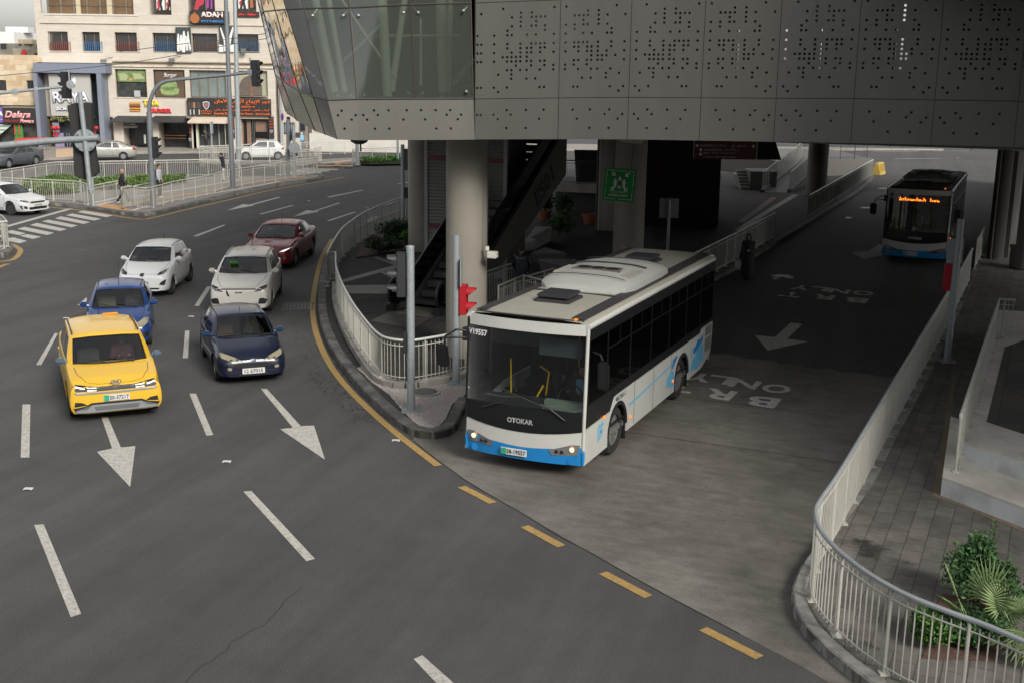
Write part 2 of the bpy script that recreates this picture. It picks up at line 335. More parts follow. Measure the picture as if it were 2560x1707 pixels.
m_=MB(); m_.add([(p.x,p.y,.0065) for p in dpoly],[tuple(range(len(dpoly)))]); m2_=asphalt('lane_shade_dark',(.072,.069,.065),(.048,.046,.044)); m2_.node_tree.nodes['Principled BSDF'].inputs['Specular IOR Level'].default_value=.16; struct(m_,'bus_lane_shade',m2_)  # ragged dark sheet: the bridge's shade painted as a darker lane surface
# plaza platform
back=PX([(2130,433),(1900,436),(1500,452),(1200,482)])
# lane-side edge between the tip and the far kerb is straight
pl=[p for p in k1[:-1]]+[G(1200,985)]+k1b+back
def inset(path,d):
    out=[]
    for i,p in enumerate(path):
        a=path[max(i-1,0)]; b=path[min(i+1,len(path)-1)]; t_=(b-a).normalized(); out.append(p+V(-t_.y,t_.x,0)*d)
    return out
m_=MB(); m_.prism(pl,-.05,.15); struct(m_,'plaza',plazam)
def resamp(path,step):
    P=[Vector(p) for p in path]; out=[P[0].copy()]; acc=0
    for a,b in zip(P,P[1:]):
        L=(b-a).length
        if L<1e-6: continue
        d=step-acc
        while d<=L+1e-9: out.append(a+(b-a)*(d/L)); d+=step
        acc=(acc+L)%step if L>0 else acc
        acc=L-(d-step)
    return out
def kerb(path,side,name='kerb',mat=kerbm,wd=.2,z1=.165,bl=.55,seed=1,lip=.03):
    P=resamp(cat(path,6),bl); mb=MB(); rr=random.Random(seed)
    nn=[]
    for i in range(len(P)):
        t_=(P[min(i+1,len(P)-1)]-P[max(i-1,0)]).normalized(); nn.append(V(-t_.y,t_.x,0)*side)
    for i in range(len(P)-1):
        a,b=P[i],P[i+1]; t_=(b-a).normalized(); a2=a+t_*.006; b2=b-t_*.006; na,nb=nn[i],nn[i+1]; dz=rr.uniform(-.006,.006)
        zt=z1+dz; zl=zt-lip
        vs=[]
        for p,n_ in ((a2,na),(b2,nb)):
            for o_,z_ in ((-.005,-.03),(0,zl),(.03,zt),(wd,zt),(wd,-.03)): q=p+n_*o_; vs.append((q.x,q.y,z_))
        mb.add(vs,[(0,1,6,5),(1,2,7,6),(2,3,8,7),(3,4,9,8),(0,4,3,2,1),(5,6,7,8,9)])
    return struct(mb,name,mat)
kerb(k1,-1 if False else 1,'kerb',kerbm,.24,.175)
kerb([G(1200,985),*k1b],1,'kerb',kerbm,.22,.17,seed=3)
# right-hand pavement
rp=k2+[G(2600,1790),G(2900,1500),k2[0]+LR*22+LA*-4,k2[0]+LR*22+LA*45,farR]
m_=MB(); m_.prism(rp,-.05,.15); struct(m_,'pavement',pave)
kerb(k2,1,'kerb',kerbl,.19,.17,seed=5)
m_=MB(); 
kk=inset([farR]+[k2[0]],0); kerb([farR,k2[0]],1,'kerb',kerbm,.19,.17,seed=6)

# gravel tip
fence_px=[(839,631),(841,668),(857.6,713),(882,757.5),(915,802),(943,832),(972,846),(1025,850.6),(1082,843),(1135,833),(1200,820)]
f1=[G(u,v_,1.27) for u,v_ in fence_px]; f1=[V(p.x,p.y,0) for p in f1]
f1s=cat(f1,5)
lw=MB()
P=resamp(f1s,.25); 
for i in range(len(P)-1):
    a,b=P[i],P[i+1]; t_=(b-a).normalized(); n_=V(-t_.y,t_.x,0)
    vs=[a+n_*.14,a-n_*.14,b-n_*.14,b+n_*.14]; lw.prism([vs[0],vs[3],vs[2],vs[1]],.14,.30)
tag(lw.build('fence_base_wall',conc),'pale concrete low wall curving under the fence round the plaza tip','low wall')
gp=PX([(893,920),(930,955),(972,985),(1000,1018),(1037,1058),(1060,1072),(1095,1068),(1115,1045),(1130,1010),(1165,985),(1165,940),(1131,948),(1082,960),(1033,968),(1000,968),(972,958),(943,940),(915,912)],.15)
grm=M('gravel_stone',(.36,.325,.305),.9,var=.35,scale=30)
gb=MB(); gb.add([(p.x,p.y,.156) for p in gp],[tuple(range(len(gp)))]); 
def inside(p,poly):
    c_=False; j=len(poly)-1
    for i in range(len(poly)):
        a,b=poly[i],poly[j]
        if (a.y>p.y)!=(b.y>p.y) and p.x<(b.x-a.x)*(p.y-a.y)/(b.y-a.y)+a.x: c_=not c_
        j=i
    return c_
rr=random.Random(7)
xs=[p.x for p in gp]; ys=[p.y for p in gp]; cnt=0
while cnt<5200:
    p=V(rr.uniform(min(xs),max(xs)),rr.uniform(min(ys),max(ys)),.158)
    if not inside(p,gp): continue
    cnt+=1; s_=rr.uniform(.012,.028); q=[V(rr.uniform(.7,1.2)*s_,0,0),V(0,rr.uniform(.7,1.2)*s_,0),V(-s_,rr.uniform(-.4,.4)*s_,0),V(rr.uniform(-.4,.4)*s_,-s_,0)]
    a=rr.uniform(0,6); rot=Matrix.Rotation(a,3,'Z'); q=[rot@x for x in q]; tp=V(rr.uniform(-.3,.3)*s_,rr.uniform(-.3,.3)*s_,s_*rr.uniform(.6,1.1))
    gb.add([p+x for x in q]+[p+tp],[(0,1,4),(1,2,4),(2,3,4),(3,0,4)])
tag(gb.build('gravel',grm,fix=False),'pinkish grey gravel filling the plaza tip round the signal poles','gravel',kind='stuff')
# manhole cover in the gravel
c0=G(1061,981,.16); t0=thing('manhole_cover','round concrete manhole cover set in the gravel tip','manhole cover',c0)
MB().lathe([(.001,.0),(.36,.0),(.36,.03),(.30,.035),(.30,.028)],(0,0,0),32).build('surround',conc,t0,smooth=True)
MB().lathe([(.001,.02),(.29,.02),(.29,.036),(.001,.038)],(0,0,0),32).build('lid',M('manhole_lid',(.10,.098,.092),.8,var=.4,scale=20),t0)

# ---------------------------------------------------------------- markings
def sheet(name,polys,mat,z=.009):
    mb=MB()
    for p in polys:
        q=[G(u,v_,z) for u,v_ in p]; mb.add(q,[tuple(range(len(q)))])
    return tag(mb.build(name,mat,fix=True),kind='structure')
dash=[[(56,1010),(76,1010),(73.5,1142.6),(51.7,1142.6)],[(85.4,1311),(109,1309),(203,1533),(177,1541.5)],[(473.5,983),(490,983),(533,1086),(516,1088)],
 [(608.4,1227.5),(628.6,1226),(787.5,1395.6),(766,1401.6)],[(1034,1646),(1056,1636.7),(1152,1722),(1118,1735)],[(137,833),(145,833),(103,912),(90,912)],[(462.6,827),(473.5,827),(470,894.7),(457,894.7)],
 [(518,716),(529,716.5),(497,766),(486,765)],[(194,763.5),(203.6,764),(217,753),(217,743)],[(481.5,591),(493,592),(565,563.4),(557,563)],[(646.7,535.7),(655,536.4),(736,514.3),(728.8,513.6)],
 [(815.7,493.3),(825,494.5),(911.4,476),(905,475.5)],[(815.7,552.4),(825,553),(890.7,531.4),(883.6,530.5)],[(993,460),(999,461),(1022,457),(1020,456)],[(961,512),(970,513),(1004,502.4),(1000,501.5)]]
arrows=[[(253,1041),(269.4,1041),(302,1117),(338.5,1114),(325.4,1216),(242,1128),(280.3,1119.7)],[(652,971),(667,971),(752,1064),(785,1062.6),(812.5,1148),(700.4,1071.8),(732,1068)],
 [(568,526.7),(607.4,511),(622.9,512.6),(695.5,493.3),(702,494),(630,513.6),(637,514.3)],[(733.6,542.4),(767,526),(783.6,527.9),(845.5,507.6),(852,508.3),(790.7,528.6),(799,529.8)],
 [(908.6,558.3),(932.4,541.7),(946.7,542.9),(1000,524),(1004,526.2),(953.8,543.3),(967,544)],
 [(1888,838),(1937,843),(1976.8,806.8),(2006,810.6),(1968,847),(2020,853.5),(1919.4,875.7)],[(2128,631),(2172,628),(2196,612),(2215,614),(2200,630),(2215,636),(2159,648)]]
zebra=[[(20.4,595.4),(34.4,594.5),(68,603),(49.7,609),(20.4,603)],[(21,577.6),(30,576.3),(65,584),(47,588.5),(21,583)],[(49,590),(69,586),(103.3,592.9),(82.3,598.4)],[(43.4,572.9),(61.2,567.8),(135.2,583),(118,588.4)],
 [(74,563.5),(92.5,558),(167,573.5),(151,578.5)],[(104.6,554.4),(121.2,550),(194.5,564.2),(178.6,569.3)],[(137,546.7),(152.6,541.6),(225.5,556.2),(209,560.7)],[(164.7,539),(180.2,534.6),(253,547.8),(235.5,552.3)],
 [(193.5,531.2),(207.8,527.5),(282,539.6),(266.4,543.9)],[(-40,584),(18,564),(171,521.5),(183.7,522.7),(19,568.5),(-40,590)],[(-30,590),(0,588),(14,590.5),(-10,597)]]
zeb2=[[(754,421.6),(863,420),(860,421.5),(750,423)],[(742,425.2),(847,423.8),(843,425.6),(738,427)],[(728,428.8),(825,427.3),(821,429.3),(724,430.9)],[(712,432.3),(806,430.8),(801,433),(706,434.6)],[(690,436),(785,434.5),(779,437),(684,438.5)],[(668,440),(772,438.4),(766,441),(662,442.6)]]
sheet('lane_dash_markings',dash,white); sheet('lane_arrow_markings',arrows,white); sheet('crosswalk_markings',zebra+zeb2,white)
def strip(pts,wd,z=.009,mb=None,n=4):
    P=cat([G(u,v_,z) for u,v_ in pts],n); mb=mb or MB(); vs=[]
    for i in range(len(P)):
        t_=(P[min(i+1,len(P)-1)]-P[max(i-1,0)]).normalized(); n_=V(-t_.y,t_.x,0)*wd/2; vs+=[P[i]+n_,P[i]-n_]
    mb.add(vs,[(2*i,2*i+1,2*i+3,2*i+2) for i in range(len(P)-1)]); return mb
yl=strip([(830,598),(806,640),(797,670),(788,712.6),(782,757.5),(784,802),(794,843),(812.6,888),(837,929),(870,969.8),(914.7,1014.7),(959.6,1055.5),(1008.6,1096),(1050,1128),(1096,1163)],.16)
for a,b in (((1153.7,1215),(1232.6,1255.8)),((1311.5,1314),(1404,1364)),((1507,1430),(1621.7,1490)),((1757.8,1570),(1899,1642))): strip([a,b],.16,mb=yl)
strip([(115,518),(212,527.5),(265,536),(305,543),(345,548.5),(364,549)],.16,mb=yl,n=2); strip([(364,549),(400,541),(480,521.4),(587,497),(694,473),(858.6,444.8)],.16,mb=yl); strip([(861,444.2),(806,442.8)],.12,mb=yl)
strip([(-30,657),(20,652),(36,647),(46,638),(51,628),(47,621),(33,613),(18,609)],.2,mb=yl); strip([(-10,672),(8,664),(22,660)],.18,mb=yl)
struct(yl,'yellow_edge_line',yellow)
# cracks
ck=strip([(1028,1090),(1040,1105),(1080,1138),(1143,1184),(1190,1216),(1306,1282),(1400,1340),(1469,1376),(1632,1468),(1850,1583)],.016,.0075,n=5)
strip([(463,1707),(478,1688),(497,1668),(508,1660),(530,1652),(545,1636),(568,1624),(575,1606),(600,1592),(618,1581),(640,1569),(660,1562),(672,1548),(688,1532),(703,1515),(716,1494),(735,1484),(748,1472),(757,1466)],.009,.0075,mb=ck,n=2)
for k_ in range(4,8):
    a_=G(1306,1284)+LA*(3.1*k_-1.0); 
    pa=a_-LR*(6.0-1.6*k_ if k_<3 else 1.6); 
    L0=k1b[0]-LR*.0
    # joint across the lane between the kerbs
    q_=V(k2[3].x,k2[3].y,0)+LA*(3.1*k_-14.0); w_l=7.6 if (3.1*k_-14.0)>-6 else 6.0
    mbj=[q_-LR*w_l,q_-LR*.3]; vs_=[]
    for p_ in mbj: vs_+=[p_+LA*.009,p_-LA*.009]
    ck.add([(p_.x,p_.y,.0085) for p_ in vs_],[(0,1,3,2)])
struct(ck,'road_crack',M('crack_fill',(.015,.015,.015),.9))
pud=M('wet_patch',(.026,.026,.027),.42,spec=.3); rp_=random.Random(12); pm_=MB()
def blob(u,v_,ru,rv,z,mb,n=18,seed=0):
    q=random.Random(seed); pts=[]
    for k in range(n): a=2*math.pi*k/n; r_=q.uniform(.55,1.1); pts.append(G(u+ru*r_*math.cos(a),v_+rv*r_*math.sin(a),z))
    c_=G(u,v_,z); mb.add([c_]+pts,[(0,k+1,(k+1)%n+1) for k in range(n)])
for i,(u,v_,ru,rv) in enumerate(((1950,690,26,4),(1972,694,14,3),(1938,697,12,2),(2215,472,26,2.5),(2250,486,15,2),(2236,478,10,1.5),(2165,520,16,2),(2120,545,12,2),(2195,500,10,1.5))): blob(u,v_,ru,rv,.0095,pm_,seed=i)
struct(pm_,'puddle',pud)
tm=MB(); ylc=cat([G(u,v_) for u,v_ in [(806,640),(788,712.6),(782,757.5),(784,802),(794,843),(812.6,888),(837,929),(870,969.8),(914.7,1014.7),(959.6,1055.5)]],10)
for k in range(1500):
    i=rp_.randrange(len(ylc)-1); p=ylc[i]+(ylc[i+1]-ylc[i])*rp_.random(); t_=(ylc[i+1]-ylc[i]).normalized(); n_=V(-t_.y,t_.x,0); off_=rp_.choice((rp_.uniform(.10,.55),rp_.uniform(-.65,-.08)-.0 if rp_.random()<.6 else rp_.gauss(.3,.1))); p=p+n_*off_; r_=rp_.uniform(.006,.022)
    m_=7; tm.add([(p.x+math.cos(2*math.pi*j/m_)*r_*rp_.uniform(.5,1.3)*(1+abs(t_.x)),p.y+math.sin(2*math.pi*j/m_)*r_*rp_.uniform(.5,1.3)*(1+1.2*abs(t_.y)),.0082) for j in range(m_)],[tuple(range(m_))])
struct(tm,'tar_spots',M('tar_black',(.036,.035,.034),.8))
# words on the bus lane
def word(s,cx,wd,ht,parent=None):
    pass
wtxt=[('ONLY',[(1941,971),(1863,959),(1802,949),(1748.5,943)],.66,.78),('BRT',[(1906.6,1003.5),(1797,984.8),(1700,968)],.70,.86),('ONLY',[(2158,733.6),(2099,728.5),(2049.5,723),(2001,719.5)],.66,.80),('BRT',[(2141,751),(2057,743),(1976.8,737)],.70,.86)]
for s_,pp,cw,chh in wtxt:
    root=None
    for ch_,(u,v_) in zip(s_,pp):
        c_=G(u,v_,0.008); X=-LR; Y=-LA
        o_=txt(ch_,'lane_word_marking',white,c_-X*cw/2-Y*chh/2,X,Y,cw,chh,depth=.0035,bold=.03)
        tag(o_,kind='structure')
# road studs
stud=M('road_stud_white',(.55,.55,.53),.4)
for i,(u,v_,lab) in enumerate([(567,1155,'nearest the arrow under the dark blue hatchback'),(71,1223,'at the bottom left of the road'),(166,797,'beside the yellow taxi'),(478,793,'between the taxi and the dark blue car'),(772,504,'beyond the red sedan'),(919,522,'by the far curved fence'),(990,1102,'beside the yellow line at the kerb tip'),(2350,378,'on the far road, left one'),(2394,396,'on the far road, right one')]):
    t_=thing('road_stud','white road stud '+lab,'road stud',G(u,v_),0,'road studs')
    MB().box((0,0,.018),(.16,.10,.022)).build('stud_body',stud,t_,bevel=.008); MB().box((0,-.052,.02),(.10,.004,.012)).build('reflector',chrome,t_)
# storm drain
t_=thing('storm_drain','rectangular iron gutter grate beside the yellow line','storm drain',G(745,767,0.006),R(8))
dg=MB()
for k in range(9): dg.box((0.0-.44+k*.11,0,.006),(.04,1.0,.014))
dg.box((0,.52,.006),(1.05,.06,.014)); dg.box((0,-.52,.006),(1.05,.06,.014)); dg.build('grate',M('iron_grate',(.06,.06,.06),.6,var=.3),t_)
MB().box((0,0,.001),(1,1.02,.003)).build('pit',M('pit_black',(.01,.01,.01)),t_)
# ================================================================ FENCES
def fence(name,label,path,z0,h,sp=1.25,mat=cream,group='tubular barrier fences',rail_r=.03,step=.115,smooth=True,rmat=None,ends=True,bal_r=.0085,br=None):
    P=cat(path,8) if smooth and len(path)>2 else resamp([Vector(path[0]),Vector(path[-1])],.25)+[Vector(path[-1])] if len(path)==2 else [Vector(p) for p in path]
    P=[V(p.x,p.y,0) for p in P]
    org=V(P[0].x,P[0].y,z0); P=[p-V(org.x,org.y,0) for p in P]
    t_=thing(name,label,'fence',org,0,group)
    at=lambda z:[V(p.x,p.y,z) for p in P]
    rp=at(h)
    if ends: rp=[rp[0]-V(0,0,.06)]+rp+[rp[-1]-V(0,0,.06)]
    MB().tube(rp,rail_r,8).build('handrail',rmat or mat,t_,smooth=True,fix=False)
    MB().tube(at(h-.14),.013,6).build('rail',mat,t_,smooth=True,fix=False); MB().tube(at(.10),.013,6).build('rail',mat,t_,smooth=True,fix=False)
    Q=resamp(P,sp)
    if (Q[-1]-P[-1]).length>.3: Q.append(P[-1].copy())
    for i,q in enumerate(Q):
        MB().cyl((q.x,q.y,0),(q.x,q.y,h-.05),.024,n=8).cyl((q.x,q.y,h-.06),(q.x,q.y,h),.010,n=6).box((q.x,q.y,.012),(.13,.13,.024)).build('post',mat,t_,fix=False)
    B=resamp(P,step); k=0; seg=MB(); per=max(1,round(sp/step))
    for i,q in enumerate(B):
        if min((q-x).length for x in Q)>.05: seg.cyl((q.x,q.y,.05),(q.x,q.y,h-.07),bal_r,n=5)
        if (i+1)%per==0 or i==len(B)-1:
            if seg.v: seg.build('baluster_bay',mat,t_,fix=False)
            seg=MB()
    return t_
def fpx(l,z): return [V(*G(u,v_,z).xy,0) for u,v_ in l]
fence('curved_fence','cream tubular fence curving round the gravel tip of the plaza, behind the two signal poles',f1,.30,.97,mat=cream,rmat=M('light_handrail',(.48,.49,.47),.4))
fence('gate_fence','short cream fence return at the corner facing the yellow line',fpx([(818,633),(839,631)],1.27),.30,.97,smooth=False,sp=.6)
fence('curved_fence','long cream fence curving away behind the red sedan to the far columns',fpx([(818,633),(830,609.5),(851,576),(866,562),(899,538),(932,521),(980,502),(1030,485),(1110,462),(1200,442),(1300,422)],1.27),.15,1.12,mat=M('grey_painted_steel',(.36,.36,.33),.5,var=.08),rmat=M('light_handrail',(.5,.5,.5),.4))
rr_px=[(2640,1640),(2560,1602.6),(2457.5,1559),(2367,1526.6),(2263,1484.6),(2176,1436),(2114.6,1390.8),(2076,1355),(2046.7,1316),(2038.6,1277.6),(2050,1250),(2095,1185),(2160,1078),(2230,962),(2300,846),(2372,726),(2431,622)]
fence('curved_fence','long grey-railed fence sweeping along the right side of the bus lane to the planter',fpx(rr_px,1.30),.15,1.15,sp=1.05,mat=cream,rmat=M('grey_handrail',(.27,.29,.30),.4,var=.1),rail_r=.034,bal_r=.010)
fence('pavement_fence','short dark fence beside the far pier on the right of the bus lane',fpx([(2444,597),(2462,566)],1.3),.15,1.1,smooth=False)
# far left island fences
fence('island_fence','cream fence along the left kerb of the traffic island, behind the white sedan',fpx([(-60,438),(0,442),(93,447),(177,450.5),(205,455),(217,458)],1.25),.15,1.05,group='traffic island fences')
fence('island_fence','cream fence along the right kerb of the traffic island out to its pointed end',fpx([(303,467),(327,464),(354,468),(374,467),(398,461.6),(440,451),(520,437),(573,423.8),(685,408),(750,398),(789.5,393),(792,390.5),(777.6,388.8),(742,390.5),(700,398)],1.25),.15,1.05,group='traffic island fences')
fence('island_fence','cream fence along the back edge of the traffic island, in front of the silver sedan',fpx([(-60,435),(0,425),(70,414),(137,404.6),(181,403.7),(300,401.5),(420,399.5),(520,398),(597,399.5)],1.25),.15,1.05,group='traffic island fences')
fence('island_fence','short inner fence left of the tactile paving behind the overhead signal',fpx([(230,460.5),(262,454),(296,448)],1.25),.15,1.0,group='traffic island fences')
fence('island_fence','short inner fence beside the man in black on the traffic island',fpx([(303,467),(340,460),(374,453)],1.25),.15,1.0,group='traffic island fences')
# ================================================================ BRIDGE BUILDING OVER THE BUS LANE
clad=M('grey_metal_cladding',(.132,.129,.115),.45,metal=.25,var=.07,scale=.9,spec=.4,stretch=(1,1,.25),dirt=(.12,.115,.10),dscale=2.5,damt=.35)
cladl=M('brushed_metal_band',(.34,.33,.30),.16,metal=.8,var=.05,scale=2)
hole_in=M('hole_edge',(.03,.03,.03),.6)
dark=M('dark_interior',(.05,.052,.05),.8)
ceil_m=M('soffit_panels',(.12,.12,.115),.8)
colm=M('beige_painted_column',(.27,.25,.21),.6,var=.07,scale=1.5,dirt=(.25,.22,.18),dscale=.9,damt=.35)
WP=AY(1187,350,27.3); WD=V(math.cos(R(17)),-math.sin(R(17)),0); WN=V(-WD.y,WD.x,0)      # WN points into the building
def wp(u,v): return onpl(u,v,WP,WN)
zc=WP.z; zb=wp(1187,248.5).z; za=wp(1187,8.5).z
sx=[(wp(u,350)-WP).dot(WD) for u in (1187,1394.5,1566.5,1747,1931,2123,2324,2536)]; w0=(sx[-1]-sx[1])/6
sx=[0]+[sx[1]+w0*k for k in range(0,11)]
PA={0:([3],[6]),1:([7],[1]),2:([5,7],[1,2,3,4]),3:([7],[2]),4:([5,7],[1,2,4]),5:([4],[4]),6:([1,4,5],[0,2,6]),8:([1,4,7],[1,2,3,4,6]),9:([4,7],[0,1,3,4]),10:([1,5,7],[0,1,3,6]),11:([3,4,5,6,7],[0]),
 12:([1,4,5,6,7],[0,1,3,4]),13:([6],[1,4,6]),14:([4,5,7],[0,3,6]),15:([2,5],[]),16:([5],[0,2]),18:([1,4],[3,4]),19:([2],[])}
PB={0:([1],[4]),1:([6],[0]),2:([3,4,5,6],[0,2,6]),3:([5],[0]),4:([1,3,5,6],[0,2]),5:([3],[3]),6:([1,5,7],[2,3]),8:([1,3,4,5,6],[0,3,6]),9:([3,4,6,7],[0,3]),10:([1,4,6,7],[0,2,6]),
 11:([7],[0,1,2,4]),12:([3,4,6,7],[0,1,6]),13:([1,3,6],[]),14:([1,4,7],[0,3]),15:([],[2,5]),16:([5,7],[2]),18:([3,4],[3,6]),19:([],[5])}
LAp={0:([4],[0,4]),1:([1,5],[]),2:([2],[3]),4:([4],[0])}; LBp={0:([3,7],[3]),1:([],[2,6]),2:([4],[5]),4:([7],[3])}
_zp=[(0,0)]+[((wp(u,350)-WP).dot(WD),wp(u,v_).z-zc) for u,v_ in ((1394,349.5),(1570,350),(1747,353),(1931,355.8),(2123,359),(2324,364),(2536,369.5),(2760,375))]
def dz(s_): return interp(_zp,s_)
def holes(pat,r0,extra=0):
    out=set()
    for r,(l,rr_) in pat.items(): out|={(r+r0,k+extra) for k in l}|{(r+r0,k+9+extra) for k in rr_}
    return out
XC=[0,.76,1.76,2.76,3.76,4.76,5.76,6.76,7.76,8.2,9.2,10.2,11.2,12.2,13.2,14.2,15.2,16.0]
def twomat(mb,hb,name,m1,m2,root):
    n_=len(mb.f); mb.add(hb.v,hb.f); o=mb.build(name,m1,root,fix=False); o.data.materials.append(m2)
    for i,p in enumerate(o.data.polygons): p.material_index=1 if i>=n_ else 0
    return o
def panel(s0,s1,z0,z1,rows,hs_,root,extra=0,P=WP,D=WD,Nn=WN,mat=None):
    xc=[x+extra for x in XC]; 
    if extra: xc=[i*.85 for i in range(extra)]+[max(x,extra*.85) for x in xc][0:1]+xc[1:]
    tot=xc[-1]; g=.006; s0+=g; s1-=g; z0+=g; z1-=g
    X=[s0+(s1-s0)*x/tot for x in xc]; Z=[z1-(z1-z0)*i/rows for i in range(rows+1)]
    mb=MB(); hb=MB(); rad=(s1-s0)/tot*.27
    pt=lambda s,z,d=0: P+D*s+V(0,0,z-P.z+dz(s))+Nn*d
    for r in range(rows):
        c=0
        while c<len(X)-1:
            if (r,c) in hs_:
                a,b,t_,bo=X[c],X[c+1],Z[r],Z[r+1]; cx,cz=(a+b)/2,(t_+bo)/2
                sq=[]; hc=[]
                for k in range(12):
                    an=2*math.pi*k/12+math.pi/12; ca,sa=math.cos(an),math.sin(an); m_=max(abs(ca)/((b-a)/2),abs(sa)/((t_-bo)/2)); sq.append((cx+ca/m_,cz+sa/m_)); hc.append((cx+rad*ca,cz+rad*sa))
                n=12; vs=[pt(*q) for q in sq]+[pt(*q) for q in hc]; mb.add(vs,[(k,(k+1)%n,n+(k+1)%n,n+k) for k in range(n)])
                for kx,kz in ((b,t_),(a,t_),(a,bo),(b,bo)):
                    an=math.atan2(kz-cz,kx-cx); q=sorted(range(n),key=lambda i:(sq[i][0]-kx)**2+(sq[i][1]-kz)**2)[:2]; mb.add([pt(kx,kz),pt(*sq[q[0]]),pt(*sq[q[1]])],[(0,1,2)])
                vs=[pt(*q) for q in hc]+[pt(q[0],q[1],.03) for q in hc]; hb.add(vs,[(k,(k+1)%n,n+(k+1)%n,n+k) for k in range(n)])
                c+=1
            else:
                e=c+1
                while e<len(X)-1 and (r,e) not in hs_ and e-c<6: e+=1
                mb.add([pt(X[c],Z[r]),pt(X[e],Z[r]),pt(X[e],Z[r+1]),pt(X[c],Z[r+1])],[(0,1,2,3)]); c=e
    return twomat(mb,hb,'facade_panel',mat or clad,hole_in,root)
br=thing('bridge_building','long grey metal clad bridge building with punched panels and glazed corner over the bus lane','bridge building')
for i in range(len(sx)-1):
    A=(i%2==0); ex=3 if i==0 else 0
    up_=holes(PA if A else PB,1,ex); lo=holes(LAp if A else LBp,2,ex)
    if i==0: up_|={(2,1),(7,0),(9,0),(9,1),(11,0),(11,1),(13,0),(13,1),(19,0),(19,1)}; lo|={(3,0),(3,1)}
    panel(sx[i],sx[i+1],zb,za,22,up_,br,ex); panel(sx[i],sx[i+1],zc,zb,9,lo,br,ex)
    panel(sx[i],sx[i+1],za,za+2.1,22,{(20,4),(20,11)},br,ex)
# seam frames behind the joints, so that no light leaks through them
sf=MB()
for s_ in sx: sf.box(WP+WD*s_+V(0,0,(za+2.1-zc)/2+dz(s_)+.01)+WN*.05,(.05,.05,za+2.1-zc),math.atan2(WD.y,WD.x))
for z_ in (zc+.03,zb,za): sf.tube([WP+WD*s_+V(0,0,z_-zc+dz(s_))+WN*.045 for s_ in sx],.026,4)
for i in range(len(sx)-1): sf.box(WP+WD*((sx[i]+sx[i+1])/2)+V(0,0,(za-zc)/2+.12)+WN*.045,(.02,.02,za-zc),math.atan2(WD.y,WD.x))
sf.build('panel_frame',M('frame_bronze',(.06,.045,.03),.6),br,fix=False)
# glazed corner bays
cols_c=[AY(843,349.5,26.9),AY(898,351.5,27.0),AY(1042,351,27.15),WP]
cols_b=[AY(818.6,251,26.9),AY(892.5,248.5,27.0),AY(1038,247.5,27.15),wp(1183,247.5)]
cols_a=[AY(760,22.5,27.5),AY(875,20.5,27.3),AY(1026.5,12.5,27.25),wp(1177,8.5)]
cols_t=[a+(a-b)*.95 for a,b in zip(cols_a,cols_b)]
gl=mglass('dirty_green_glass',(.60,.66,.61),.6,.06,.04,body=(.12,.135,.115,.36))
gap=.012
def quadpart(a,b,c,d,name,mat,th=.02,sh=.008):
    ce=(a+b+c+d)/4; q=[p+(ce-p).normalized()*sh for p in (a,b,c,d)]; n=(q[1]-q[0]).cross(q[3]-q[0]).normalized()
    return MB().ext(q,n*th).build(name,mat,br)
def bow(a,b,c,d,name,mat):
    mb=MB(); n=8; n0=(b-a).cross(d-a).normalized(); q=[]
    ce=(a+b+c+d)/4; a,b,c,d=[p+(ce-p)*.012 for p in (a,b,c,d)]
    for j in range(n+1):
        for i in range(n+1):
            s_,t_=i/n,j/n; q.append((a*(1-s_)+b*s_)*(1-t_)+(d*(1-s_)+c*s_)*t_)
    mb.add(q,[(j*(n+1)+i,j*(n+1)+i+1,(j+1)*(n+1)+i+1,(j+1)*(n+1)+i) for j in range(n) for i in range(n)]); return mb.build(name,mat,br,smooth=True)
mull=MB()
for i in range(3):
    bow(cols_b[i],cols_b[i+1],cols_a[i+1],cols_a[i],'glass_pane',gl); bow(cols_a[i],cols_a[i+1],cols_t[i+1],cols_t[i],'glass_pane',gl)
    # punched lower strip
    a,b=cols_c[i],cols_c[i+1]; a2,b2=cols_b[i],cols_b[i+1]
    wdt=(b-a).length; rows=9; n_=[6,16,16][i]; mb=MB(); hb=MB()
    hsx=[{(2,2),(3,1),(3,5),(4,4),(6,2)},{(2,4),(3,1),(3,5),(4,2),(6,4),(2,8),(6,8),(2,13),(4,12)},{(2,1),(2,5),(4,2),(6,5),(2,9),(6,9),(3,8),(3,12),(4,11)}][i]
    nn=(b-a).cross(a2-a).normalized(); 
    if nn.y<0: nn=-nn
    def bp(s,t): return (a+(b-a)*s)*(1-t)+(a2+(b2-a2)*s)*t
    for r in range(rows):
        for c in range(n_):
            s0,s1,t0,t1=c/n_,(c+1)/n_,1-(r+1)/rows,1-r/rows
            q=[bp(s0,t0),bp(s1,t0),bp(s1,t1),bp(s0,t1)]
            if (r,c) in hsx:
                cc=(q[0]+q[1]+q[2]+q[3])/4; ex_=(q[1]-q[0]).normalized(); ez_=(q[3]-q[0]).normalized(); hr=.027
                hc=[cc+ex_*hr*math.cos(2*math.pi*k/12+math.pi/4)+ez_*hr*math.sin(2*math.pi*k/12+math.pi/4) for k in range(12)]
                rect=[q[2],q[3],q[0],q[1]]
                for k in range(4): mb.add([rect[k],rect[(k+1)%4]]+[hc[(3*k+3-j)%12] for j in range(4)],[(0,1,2,3,4,5)])
                hb.add(hc+[h+nn*.03 for h in hc],[(k,(k+1)%12,12+(k+1)%12,12+k) for k in range(12)])
            else: mb.add(q,[(0,1,2,3)])
    twomat(mb,hb,'facade_panel',clad,hole_in,br)
    MB().ext([a+nn*.25,b+nn*.25,b2+nn*.25,a2+nn*.25],nn*.05).build('backing_panel',dark,br)
for i in range(4):
    mull.tube([cols_c[i]+WN*.02,cols_b[i]+WN*.02],.012,6).tube([cols_b[i],cols_a[i],cols_t[i]],.02,6)
mull.tube(cols_b,.02,6).tube(cols_a,.02,6)
